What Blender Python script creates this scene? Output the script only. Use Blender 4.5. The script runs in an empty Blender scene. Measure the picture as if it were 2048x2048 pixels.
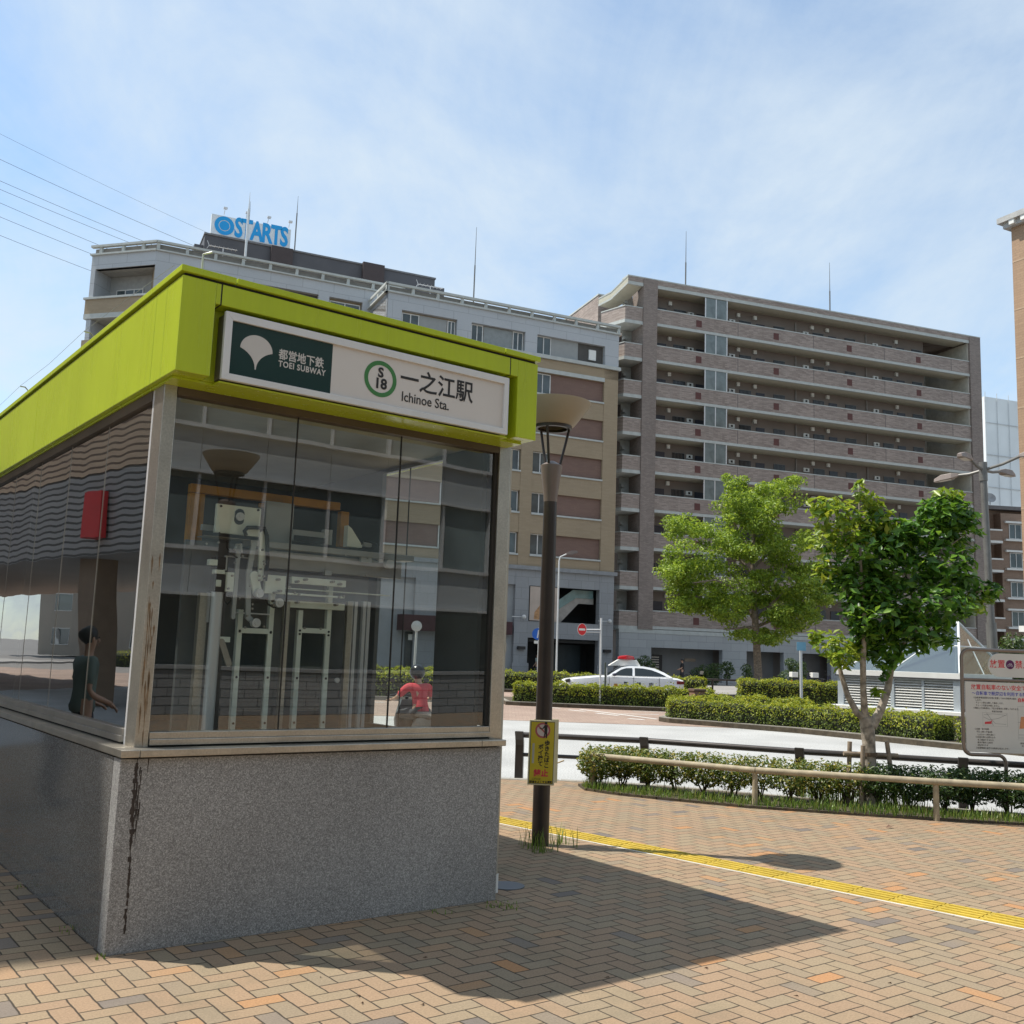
import bpy, math, random
import numpy as np
from mathutils import Vector, Matrix
random.seed(7); RNG = np.random.default_rng(11)
R = math.radians
SC = bpy.context.scene
COL = SC.collection
# ------------------------------------------------------------------ camera
CAM_H, FPX, PITCH, ROLL = 1.6, 2023.0, 0.1401, 0.0355
cF = Vector((0, math.cos(PITCH), math.sin(PITCH)))
_r = Vector((1, 0, 0)); _u = _r.cross(cF)
cR = math.cos(ROLL) * _r + math.sin(ROLL) * _u
cU = -math.sin(ROLL) * _r + math.cos(ROLL) * _u
cam = bpy.data.cameras.new("camera"); camo = bpy.data.objects.new("camera", cam); COL.objects.link(camo)
cam.sensor_width = 36.0; cam.sensor_fit = 'HORIZONTAL'; cam.lens = 36.0 * FPX / 2048.0
cam.clip_start = 0.05; cam.clip_end = 3000
camo.matrix_world = Matrix(((cR.x, cU.x, -cF.x, 0), (cR.y, cU.y, -cF.y, 0), (cR.z, cU.z, -cF.z, CAM_H), (0, 0, 0, 1)))
SC.camera = camo
# ------------------------------------------------------------------ sky, sun, exposure
SUN_EL, SUN_AZ = R(61), R(171)            # direction towards the sun
sd = Vector((math.cos(SUN_AZ) * math.cos(SUN_EL), math.sin(SUN_AZ) * math.cos(SUN_EL), math.sin(SUN_EL)))
W = bpy.data.worlds.new("World"); SC.world = W; W.use_nodes = True
nt = W.node_tree; nt.nodes.clear()
def N(t, typ, **kw):
    n = t.nodes.new(typ)
    for k, v in kw.items(): setattr(n, k, v)
    return n
out = N(nt, 'ShaderNodeOutputWorld'); bg = N(nt, 'ShaderNodeBackground'); bg.inputs[1].default_value = 0.122
sky = N(nt, 'ShaderNodeTexSky', sky_type='NISHITA'); sky.sun_disc = False
sky.sun_elevation = SUN_EL; sky.sun_rotation = math.atan2(sd.x, sd.y)
sky.air_density = 1.0; sky.dust_density = 0.3; sky.ozone_density = 1.6
tc = N(nt, 'ShaderNodeTexCoord'); sep = N(nt, 'ShaderNodeSeparateXYZ'); nt.links.new(tc.outputs['Generated'], sep.inputs[0])
add = N(nt, 'ShaderNodeMath', operation='ADD'); add.inputs[1].default_value = 0.22; nt.links.new(sep.outputs[2], add.inputs[0])
mx = N(nt, 'ShaderNodeMath', operation='MAXIMUM'); mx.inputs[1].default_value = 0.06; nt.links.new(add.outputs[0], mx.inputs[0])
dx = N(nt, 'ShaderNodeMath', operation='DIVIDE'); dy = N(nt, 'ShaderNodeMath', operation='DIVIDE')
nt.links.new(sep.outputs[0], dx.inputs[0]); nt.links.new(mx.outputs[0], dx.inputs[1])
nt.links.new(sep.outputs[1], dy.inputs[0]); nt.links.new(mx.outputs[0], dy.inputs[1])
cmb = N(nt, 'ShaderNodeCombineXYZ'); nt.links.new(dx.outputs[0], cmb.inputs[0]); nt.links.new(dy.outputs[0], cmb.inputs[1])
n1 = N(nt, 'ShaderNodeTexNoise'); n1.inputs['Scale'].default_value = 1.25; n1.inputs['Detail'].default_value = 8; n1.inputs['Roughness'].default_value = 0.6; n1.inputs['Distortion'].default_value = 0.5
mp = N(nt, 'ShaderNodeMapping'); mp.inputs['Location'].default_value = (3.1, 0.4, 0); mp.inputs['Scale'].default_value = (1.0, 0.75, 1)
nt.links.new(cmb.outputs[0], mp.inputs[0]); nt.links.new(mp.outputs[0], n1.inputs['Vector'])
rp = N(nt, 'ShaderNodeMapRange'); rp.inputs[1].default_value = 0.37; rp.inputs[2].default_value = 0.64; rp.inputs[3].default_value = 0.24; rp.inputs[4].default_value = 1.0
n2_ = N(nt, 'ShaderNodeTexNoise'); n2_.inputs['Scale'].default_value = 3.4; n2_.inputs['Detail'].default_value = 9; n2_.inputs['Roughness'].default_value = .66; n2_.inputs['Distortion'].default_value = .5
mp2 = N(nt, 'ShaderNodeMapping'); mp2.inputs['Location'].default_value = (1.3, 2.2, 0); mp2.inputs['Rotation'].default_value = (0, 0, .5); mp2.inputs['Scale'].default_value = (1.0, .5, 1)
nt.links.new(cmb.outputs[0], mp2.inputs[0]); nt.links.new(mp2.outputs[0], n2_.inputs['Vector'])
mxn = N(nt, 'ShaderNodeMix', data_type='FLOAT'); mxn.inputs[0].default_value = .3; nt.links.new(n1.outputs['Fac'], mxn.inputs[2]); nt.links.new(n2_.outputs['Fac'], mxn.inputs[3])
nt.links.new(mxn.outputs[0], rp.inputs[0])
mixc = N(nt, 'ShaderNodeMix', data_type='RGBA'); mixc.inputs[7].default_value = (4.9, 5.6, 6.2, 1)
skg = N(nt, 'ShaderNodeMix', data_type='RGBA', blend_type='MULTIPLY'); skg.inputs[0].default_value = 1; skg.inputs[7].default_value = (1.22, 1.38, 1.38, 1)
nt.links.new(sky.outputs[0], skg.inputs[6])
nt.links.new(rp.outputs[0], mixc.inputs[0]); nt.links.new(skg.outputs[2], mixc.inputs[6])
nt.links.new(mixc.outputs[2], bg.inputs[0]); nt.links.new(bg.outputs[0], out.inputs[0])
sl = bpy.data.lights.new("sun", 'SUN'); sl.energy = 5.0; sl.angle = R(0.53); sl.color = (1.0, 0.94, 0.84)
so = bpy.data.objects.new("sun", sl); COL.objects.link(so); so.rotation_euler = (-sd).to_track_quat('-Z', 'Y').to_euler(); so.location = (-30, 10, 60)
SC.view_settings.view_transform = 'Standard'; SC.view_settings.look = 'None'; SC.view_settings.exposure = 0.32; SC.view_settings.gamma = 1.0
SC.cycles.use_denoising = True
SC.cycles.max_bounces = 8; SC.cycles.transparent_max_bounces = 24
# ------------------------------------------------------------------ measuring helpers (photo pixel -> place)
def ray(px, py): return cF + ((px - 1024) / FPX) * cR + ((1024 - py) / FPX) * cU
C0 = Vector((0, 0, CAM_H))
def G(px, py, z=0.0):
    d = ray(px, py); return C0 + d * ((z - CAM_H) / d.z)
def D(px, py, dist):
    d = ray(px, py); return C0 + d * (dist / d.y)
# ------------------------------------------------------------------ materials
MATS = {}
def mk(name):
    m = bpy.data.materials.new(name); m.use_nodes = True; t = m.node_tree; t.nodes.clear()
    o = N(t, 'ShaderNodeOutputMaterial'); p = N(t, 'ShaderNodeBsdfPrincipled'); t.links.new(p.outputs[0], o.inputs[0])
    return m, t, p, o
def noisecol(t, c, var, scale, detail=5, coord='Object'):
    tc = N(t, 'ShaderNodeTexCoord'); n = N(t, 'ShaderNodeTexNoise'); n.inputs['Scale'].default_value = scale; n.inputs['Detail'].default_value = detail
    t.links.new(tc.outputs[coord], n.inputs['Vector'])
    mr = N(t, 'ShaderNodeMapRange'); mr.inputs[1].default_value = .3; mr.inputs[2].default_value = .7; mr.inputs[3].default_value = 1 - var; mr.inputs[4].default_value = 1 + var
    t.links.new(n.outputs['Fac'], mr.inputs[0])
    hs = N(t, 'ShaderNodeMix', data_type='RGBA', blend_type='MULTIPLY'); hs.inputs[0].default_value = 1
    if isinstance(c, tuple): hs.inputs[6].default_value = (*c, 1)
    else: t.links.new(c, hs.inputs[6])
    t.links.new(mr.outputs[0], hs.inputs[7])
    return hs.outputs[2], tc, n
def M(name, c, rough=.6, metal=0., var=.12, scale=3., bump=0., spec=.5, coat=0., fine=0., finescale=60.):
    if name in MATS: return MATS[name]
    m, t, p, o = mk(name)
    col, tc, n = noisecol(t, c, var, scale)
    if fine:
        col, _, n = noisecol(t, col, fine, finescale, 2)
    t.links.new(col, p.inputs['Base Color'])
    p.inputs['Roughness'].default_value = rough; p.inputs['Metallic'].default_value = metal
    p.inputs['Specular IOR Level'].default_value = spec; p.inputs['Coat Weight'].default_value = coat
    if bump:
        b = N(t, 'ShaderNodeBump'); b.inputs['Strength'].default_value = bump; b.inputs['Distance'].default_value = .01
        t.links.new(n.outputs['Fac'], b.inputs['Height']); t.links.new(b.outputs[0], p.inputs['Normal'])
    MATS[name] = m; return m
def bricks(name, c1, c2, mortar, w, h, gap=.006, rough=.75, offset=.5, wall=True, var=.1, bias=0., msm=.1, scale=1.):
    """wall: pattern runs along local x (or y) and z"""
    m, t, p, o = mk(name)
    tc = N(t, 'ShaderNodeTexCoord'); s = N(t, 'ShaderNodeSeparateXYZ'); t.links.new(tc.outputs['Object'], s.inputs[0])
    a = N(t, 'ShaderNodeMath', operation='ADD'); t.links.new(s.outputs[0], a.inputs[0]); t.links.new(s.outputs[1], a.inputs[1])
    cb = N(t, 'ShaderNodeCombineXYZ')
    if wall: t.links.new(a.outputs[0], cb.inputs[0]); t.links.new(s.outputs[2], cb.inputs[1])
    else: t.links.new(s.outputs[0], cb.inputs[0]); t.links.new(s.outputs[1], cb.inputs[1])
    b = N(t, 'ShaderNodeTexBrick'); b.offset = offset
    b.inputs['Scale'].default_value = 1; b.inputs['Brick Width'].default_value = w; b.inputs['Row Height'].default_value = h
    b.inputs['Mortar Size'].default_value = gap; b.inputs['Mortar Smooth'].default_value = msm; b.inputs['Bias'].default_value = bias
    b.inputs['Color1'].default_value = (*c1, 1); b.inputs['Color2'].default_value = (*c2, 1); b.inputs['Mortar'].default_value = (*mortar, 1)
    t.links.new(cb.outputs[0], b.inputs['Vector'])
    col, _, n = noisecol(t, b.outputs['Color'], var, .35)
    col, _, n = noisecol(t, col, var * .6, 9.)
    t.links.new(col, p.inputs['Base Color']); p.inputs['Roughness'].default_value = rough
    MATS[name] = m; return m
def glass_mat(name, tint, refl=1.0, wav=0., wscale=2., rough=0.0, f0=.1):
    m = bpy.data.materials.new(name); m.use_nodes = True; t = m.node_tree; t.nodes.clear()
    o = N(t, 'ShaderNodeOutputMaterial'); mxs = N(t, 'ShaderNodeMixShader'); tr = N(t, 'ShaderNodeBsdfTransparent'); gl = N(t, 'ShaderNodeBsdfGlossy')
    tr.inputs[0].default_value = (*tint, 1); gl.inputs['Roughness'].default_value = rough; gl.inputs[0].default_value = (refl, refl, refl, 1)
    # Schlick reflectance, the same from both sides of the sheet
    gm_ = N(t, 'ShaderNodeNewGeometry'); dt = N(t, 'ShaderNodeVectorMath', operation='DOT_PRODUCT'); t.links.new(gm_.outputs['Incoming'], dt.inputs[0]); t.links.new(gm_.outputs['Normal'], dt.inputs[1])
    ab = N(t, 'ShaderNodeMath', operation='ABSOLUTE'); t.links.new(dt.outputs['Value'], ab.inputs[0])
    iv = N(t, 'ShaderNodeMath', operation='SUBTRACT'); iv.inputs[0].default_value = 1; t.links.new(ab.outputs[0], iv.inputs[1])
    pw = N(t, 'ShaderNodeMath', operation='POWER'); pw.inputs[1].default_value = 5; t.links.new(iv.outputs[0], pw.inputs[0])
    fr = N(t, 'ShaderNodeMath', operation='MULTIPLY_ADD'); fr.inputs[1].default_value = 1 - f0; fr.inputs[2].default_value = f0; t.links.new(pw.outputs[0], fr.inputs[0])
    t.links.new(fr.outputs[0], mxs.inputs[0]); t.links.new(tr.outputs[0], mxs.inputs[1]); t.links.new(gl.outputs[0], mxs.inputs[2]); t.links.new(mxs.outputs[0], o.inputs[0])
    if wav:
        tc = N(t, 'ShaderNodeTexCoord'); n = N(t, 'ShaderNodeTexNoise'); n.inputs['Scale'].default_value = wscale; n.inputs['Detail'].default_value = 1
        mp = N(t, 'ShaderNodeMapping'); mp.inputs['Scale'].default_value = (1, 1, .35); t.links.new(tc.outputs['Object'], mp.inputs[0]); t.links.new(mp.outputs[0], n.inputs['Vector'])
        b = N(t, 'ShaderNodeBump'); b.inputs['Strength'].default_value = wav; b.inputs['Distance'].default_value = .05
        t.links.new(n.outputs['Fac'], b.inputs['Height']); t.links.new(b.outputs[0], gl.inputs['Normal'])
    MATS[name] = m; return m
def leaf_mat(name, ca, cb, cc, trans=.35, rough=.45):
    m, t, p, o = mk(name)
    g = N(t, 'ShaderNodeNewGeometry'); rp = N(t, 'ShaderNodeValToRGB')
    e = rp.color_ramp.elements; e[0].position = 0; e[0].color = (*ca, 1); e[1].position = 1; e[1].color = (*cc, 1)
    k = e.new(.6); k.color = (*cb, 1)
    t.links.new(g.outputs['Random Per Island'], rp.inputs[0]); t.links.new(rp.outputs[0], p.inputs['Base Color'])
    p.inputs['Roughness'].default_value = rough
    tl = N(t, 'ShaderNodeBsdfTranslucent'); mxs = N(t, 'ShaderNodeMixShader'); mxs.inputs[0].default_value = trans
    hs = N(t, 'ShaderNodeHueSaturation'); hs.inputs['Value'].default_value = 1.5; hs.inputs['Hue'].default_value = .48; t.links.new(rp.outputs[0], hs.inputs['Color']); t.links.new(hs.outputs[0], tl.inputs[0])
    t.links.new(p.outputs[0], mxs.inputs[1]); t.links.new(tl.outputs[0], mxs.inputs[2]); t.links.new(mxs.outputs[0], o.inputs[0])
    MATS[name] = m; return m
def herringbone(name, ang):
    m, t, p, o = mk(name)
    def mth(op, a, b=None, c=None):
        n = N(t, 'ShaderNodeMath', operation=op)
        for i, x in enumerate((a, b, c)):
            if x is None: continue
            if isinstance(x, (int, float)): n.inputs[i].default_value = x
            else: t.links.new(x, n.inputs[i])
        return n.outputs[0]
    tc = N(t, 'ShaderNodeTexCoord'); mp = N(t, 'ShaderNodeMapping'); mp.inputs['Rotation'].default_value = (0, 0, -ang); mp.inputs['Scale'].default_value = (9.6, 9.6, 9.6)
    t.links.new(tc.outputs['Object'], mp.inputs[0])
    nz = N(t, 'ShaderNodeTexNoise'); nz.inputs['Scale'].default_value = 1.3; nz.inputs['Detail'].default_value = 2; t.links.new(mp.outputs[0], nz.inputs['Vector'])
    s = N(t, 'ShaderNodeSeparateXYZ'); t.links.new(mp.outputs[0], s.inputs[0])
    wob = mth('MULTIPLY', mth('SUBTRACT', nz.outputs['Fac'], .5), .09)
    X = mth('ADD', s.outputs[0], wob); Y = mth('SUBTRACT', s.outputs[1], wob)
    i = mth('FLOOR', X); j = mth('FLOOR', Y); fx = mth('SUBTRACT', X, i); fy = mth('SUBTRACT', Y, j)
    d = mth('FLOORED_MODULO', mth('SUBTRACT', i, j), 4.0)
    H = mth('LESS_THAN', d, 1.5)
    d1 = mth('MULTIPLY', mth('GREATER_THAN', d, .5), H)             # second half of a lying brick
    v1 = mth('MULTIPLY', mth('LESS_THAN', d, 2.5), mth('SUBTRACT', 1.0, H))  # top half of an upright brick
    lx = mth('ADD', fx, d1); ly = mth('ADD', fy, v1)
    sx = mth('ADD', 1.0, H); sy = mth('SUBTRACT', 2.0, H)
    ex = mth('MINIMUM', lx, mth('SUBTRACT', sx, lx)); ey = mth('MINIMUM', ly, mth('SUBTRACT', sy, ly))
    e = mth('MINIMUM', ex, ey)
    joint = N(t, 'ShaderNodeMapRange', interpolation_type='SMOOTHSTEP'); joint.inputs[1].default_value = .018; joint.inputs[2].default_value = .062
    t.links.new(e, joint.inputs[0])
    cb = N(t, 'ShaderNodeCombineXYZ'); t.links.new(mth('SUBTRACT', i, d1), cb.inputs[0]); t.links.new(mth('SUBTRACT', j, v1), cb.inputs[1]); t.links.new(H, cb.inputs[2])
    wn = N(t, 'ShaderNodeTexWhiteNoise'); t.links.new(cb.outputs[0], wn.inputs['Vector'])
    # broad drift between greyer and redder areas shifts which bricks turn up
    dn = N(t, 'ShaderNodeTexNoise'); dn.inputs['Scale'].default_value = .05; dn.inputs['Detail'].default_value = 3; t.links.new(mp.outputs[0], dn.inputs['Vector'])
    val = mth('ADD', wn.outputs['Value'], mth('MULTIPLY', mth('SUBTRACT', dn.outputs['Fac'], .5), .22))
    rp = N(t, 'ShaderNodeValToRGB'); rp.color_ramp.interpolation = 'LINEAR'
    els = rp.color_ramp.elements
    stops = [(0.0, (0.155, 0.132, 0.115)), (0.02, (0.195, 0.16, 0.13)), (0.05, (0.245, 0.192, 0.132)), (0.25, (0.275, 0.212, 0.138)), (0.45, (0.285, 0.205, 0.132)), (0.65, (0.28, 0.194, 0.126)), (0.91, (0.305, 0.21, 0.134)), (0.97, (0.325, 0.208, 0.12)), (0.99, (0.355, 0.202, 0.102)), (1.0, (0.375, 0.2, 0.095))]
    els[0].position = 0; els[0].color = (*stops[0][1], 1); els[1].position = 1; els[1].color = (*stops[-1][1], 1)
    for pos, c in stops[1:-1]:
        k = els.new(pos); k.color = (*c, 1)
    t.links.new(val, rp.inputs[0])
    f1 = N(t, 'ShaderNodeTexNoise'); f1.inputs['Scale'].default_value = 9; f1.inputs['Detail'].default_value = 6; f1.inputs['Roughness'].default_value = .75; t.links.new(mp.outputs[0], f1.inputs['Vector'])
    fr = N(t, 'ShaderNodeMapRange'); fr.inputs[1].default_value = .3; fr.inputs[2].default_value = .7; fr.inputs[3].default_value = .74; fr.inputs[4].default_value = 1.2; t.links.new(f1.outputs['Fac'], fr.inputs[0])
    m1 = N(t, 'ShaderNodeMix', data_type='RGBA', blend_type='MULTIPLY'); m1.inputs[0].default_value = 1; t.links.new(rp.outputs[0], m1.inputs[6]); t.links.new(fr.outputs[0], m1.inputs[7])
    # moss and grime patches with a shape of their own
    g1 = N(t, 'ShaderNodeTexNoise'); g1.inputs['Scale'].default_value = .16; g1.inputs['Detail'].default_value = 7; g1.inputs['Roughness'].default_value = .7; t.links.new(mp.outputs[0], g1.inputs['Vector'])
    gr = N(t, 'ShaderNodeMapRange'); gr.inputs[1].default_value = .52; gr.inputs[2].default_value = .75; gr.inputs[3].default_value = 0; gr.inputs[4].default_value = .55; t.links.new(g1.outputs['Fac'], gr.inputs[0])
    m2 = N(t, 'ShaderNodeMix', data_type='RGBA'); m2.inputs[7].default_value = (.145, .128, .085, 1); t.links.new(gr.outputs[0], m2.inputs[0]); t.links.new(m1.outputs[2], m2.inputs[6])
    m3 = N(t, 'ShaderNodeMix', data_type='RGBA'); m3.inputs[6].default_value = (.045, .036, .026, 1); t.links.new(joint.outputs[0], m3.inputs[0]); t.links.new(m2.outputs[2], m3.inputs[7])
    # small dark spots (gum, drips)
    vo = N(t, 'ShaderNodeTexVoronoi'); vo.inputs['Scale'].default_value = .22; t.links.new(mp.outputs[0], vo.inputs['Vector'])
    sv_ = N(t, 'ShaderNodeMapRange'); sv_.inputs[1].default_value = .03; sv_.inputs[2].default_value = .055; sv_.inputs[3].default_value = .6; sv_.inputs[4].default_value = 0; t.links.new(vo.outputs['Distance'], sv_.inputs[0])
    m4 = N(t, 'ShaderNodeMix', data_type='RGBA'); m4.inputs[7].default_value = (.05, .043, .038, 1); t.links.new(sv_.outputs[0], m4.inputs[0]); t.links.new(m3.outputs[2], m4.inputs[6])
    t.links.new(m4.outputs[2], p.inputs['Base Color']); p.inputs['Roughness'].default_value = .85; p.inputs['Specular IOR Level'].default_value = .3
    hh = mth('ADD', joint.outputs[0], mth('MULTIPLY', f1.outputs['Fac'], .35)); hh = mth('ADD', hh, mth('MULTIPLY', wn.outputs['Value'], .25))
    b = N(t, 'ShaderNodeBump'); b.inputs['Strength'].default_value = .6; b.inputs['Distance'].default_value = .004; t.links.new(hh, b.inputs['Height']); t.links.new(b.outputs[0], p.inputs['Normal'])
    MATS[name] = m; return m
def speckle(name, cols, scale, rough, spec=.5, stain=True):
    m, t, p, o = mk(name)
    tc = N(t, 'ShaderNodeTexCoord'); v = N(t, 'ShaderNodeTexVoronoi'); v.inputs['Scale'].default_value = scale; t.links.new(tc.outputs['Object'], v.inputs['Vector'])
    s = N(t, 'ShaderNodeSeparateColor'); t.links.new(v.outputs['Color'], s.inputs[0])
    rp = N(t, 'ShaderNodeValToRGB'); rp.color_ramp.interpolation = 'CONSTANT'; e = rp.color_ramp.elements
    e[0].position = 0; e[0].color = (*cols[0], 1); e[1].position = .3; e[1].color = (*cols[1], 1)
    for pos, c in zip((.62, .86), cols[2:]): k = e.new(pos); k.color = (*c, 1)
    t.links.new(s.outputs[0], rp.inputs[0])
    col, _, n = noisecol(t, rp.outputs[0], .14, .9, 6)
    t.links.new(col, p.inputs['Base Color']); p.inputs['Roughness'].default_value = rough; p.inputs['Specular IOR Level'].default_value = spec
    MATS[name] = m; return m

YAW = .645                                             # heading of the elevator building's front
KO = Vector((-2.0036, 5.441, 0)); KU = Vector((math.cos(YAW), math.sin(YAW), 0)); KV = Vector((-math.sin(YAW), math.cos(YAW), 0))
def K(px, py, b=0.):                                   # point of the photo on the plane y=b of the elevator building -> local coords
    d = ray(px, py); X = C0 + d * (((KO + b * KV - C0).dot(KV)) / d.dot(KV)) - KO
    return X.dot(KU), X.z
paving = herringbone("herringbone_brick", YAW)
def streaky(name, c, rough, amt):
    m, t, p, o = mk(name); tc = N(t, 'ShaderNodeTexCoord'); mp = N(t, 'ShaderNodeMapping'); mp.inputs['Scale'].default_value = (14, 14, .7); t.links.new(tc.outputs['Object'], mp.inputs[0])
    n = N(t, 'ShaderNodeTexNoise'); n.inputs['Scale'].default_value = 1; n.inputs['Detail'].default_value = 6; n.inputs['Roughness'].default_value = .7; t.links.new(mp.outputs[0], n.inputs['Vector'])
    mr = N(t, 'ShaderNodeMapRange'); mr.inputs[1].default_value = .35; mr.inputs[2].default_value = .75; mr.inputs[3].default_value = 1.03; mr.inputs[4].default_value = 1 - amt; t.links.new(n.outputs['Fac'], mr.inputs[0])
    col, _, n2 = noisecol(t, c, .06, 1.3); mu = N(t, 'ShaderNodeMix', data_type='RGBA', blend_type='MULTIPLY'); mu.inputs[0].default_value = 1; t.links.new(col, mu.inputs[6]); t.links.new(mr.outputs[0], mu.inputs[7]); t.links.new(mu.outputs[2], p.inputs['Base Color'])
    rg = N(t, 'ShaderNodeMapRange'); rg.inputs[3].default_value = rough * .7; rg.inputs[4].default_value = rough * 1.6; t.links.new(n.outputs['Fac'], rg.inputs[0]); t.links.new(rg.outputs[0], p.inputs['Roughness'])
    b = N(t, 'ShaderNodeBump'); b.inputs['Strength'].default_value = .06; b.inputs['Distance'].default_value = .02; t.links.new(n2.outputs['Fac'], b.inputs['Height']); t.links.new(b.outputs[0], p.inputs['Normal'])
    MATS[name] = m; return m
green = streaky("lime_panel", (.42, .52, .02), .22, .08)
dark = M("dark_gap", (.02, .018, .015), .8)
steel = M("brushed_steel", (.46, .43, .375), .32, .85, var=.12, scale=5, fine=.1, finescale=90)
steel_d = M("dull_steel", (.36, .34, .31), .38, .8, var=.12, scale=4)
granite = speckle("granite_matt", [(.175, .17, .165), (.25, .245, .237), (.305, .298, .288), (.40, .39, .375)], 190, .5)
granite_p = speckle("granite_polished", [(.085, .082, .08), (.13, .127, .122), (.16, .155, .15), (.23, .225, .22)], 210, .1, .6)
stain = M("rust_stain", (.035, .025, .02), .7, var=.3, scale=30)
winglass = glass_mat("window_glass", (.86, .90, .88), 1.0, .035, 1.6, f0=.125)
sideglass = glass_mat("side_glass", (.66, .69, .67), 1.0, .09, 1.3, f0=.30)
clear = glass_mat("clear_glass", (.95, .97, .96), .9, f0=.05)
white = M("white_paint", (.72, .72, .69), .5, var=.06)
alu = M("aluminium", (.62, .62, .62), .4, .3, var=.05)
cream = M("cream_metal", (.78, .82, .72), .45, .1, var=.1, scale=6)
greyw = M("grey_metal", (.42, .435, .43), .5, .2, var=.1)
orange = M("orange_steel", (.42, .19, .008), .5, var=.2, scale=8)
black = M("black_plastic", (.012, .012, .013), .45)
rubber = M("rubber", (.02, .02, .02), .7)
brown_pole = M("brown_paint", (.030, .021, .017), .42, var=.25, scale=4)
taupe = M("taupe_paint", (.165, .128, .11), .45, var=.1)
dkbrown_metal = M("railing_paint", (.05, .042, .038), .35, .2, var=.2, scale=6)
bamboo = M("weathered_pole", (.33, .28, .19), .7, var=.25, scale=9)
wood = M("weathered_wood", (.24, .19, .14), .8, var=.3, scale=12, bump=.3)
bark = M("bark", (.22, .18, .14), .9, var=.4, scale=14, bump=.5)
bark2 = M("pale_bark", (.28, .245, .20), .9, var=.5, scale=16, bump=.5)
kerbm = M("kerb_concrete", (.25, .235, .205), .85, var=.2, scale=2.5, fine=.15)
red = M("red_paint", (.58, .02, .025), .5, var=.05)
redtxt = M("red_print", (.62, .05, .06), .5, var=.03)
bluetxt = M("blue_print", (.08, .09, .40), .5, var=.03)
blktxt = M("black_print", (.015, .013, .012), .5, var=.03)
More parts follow.
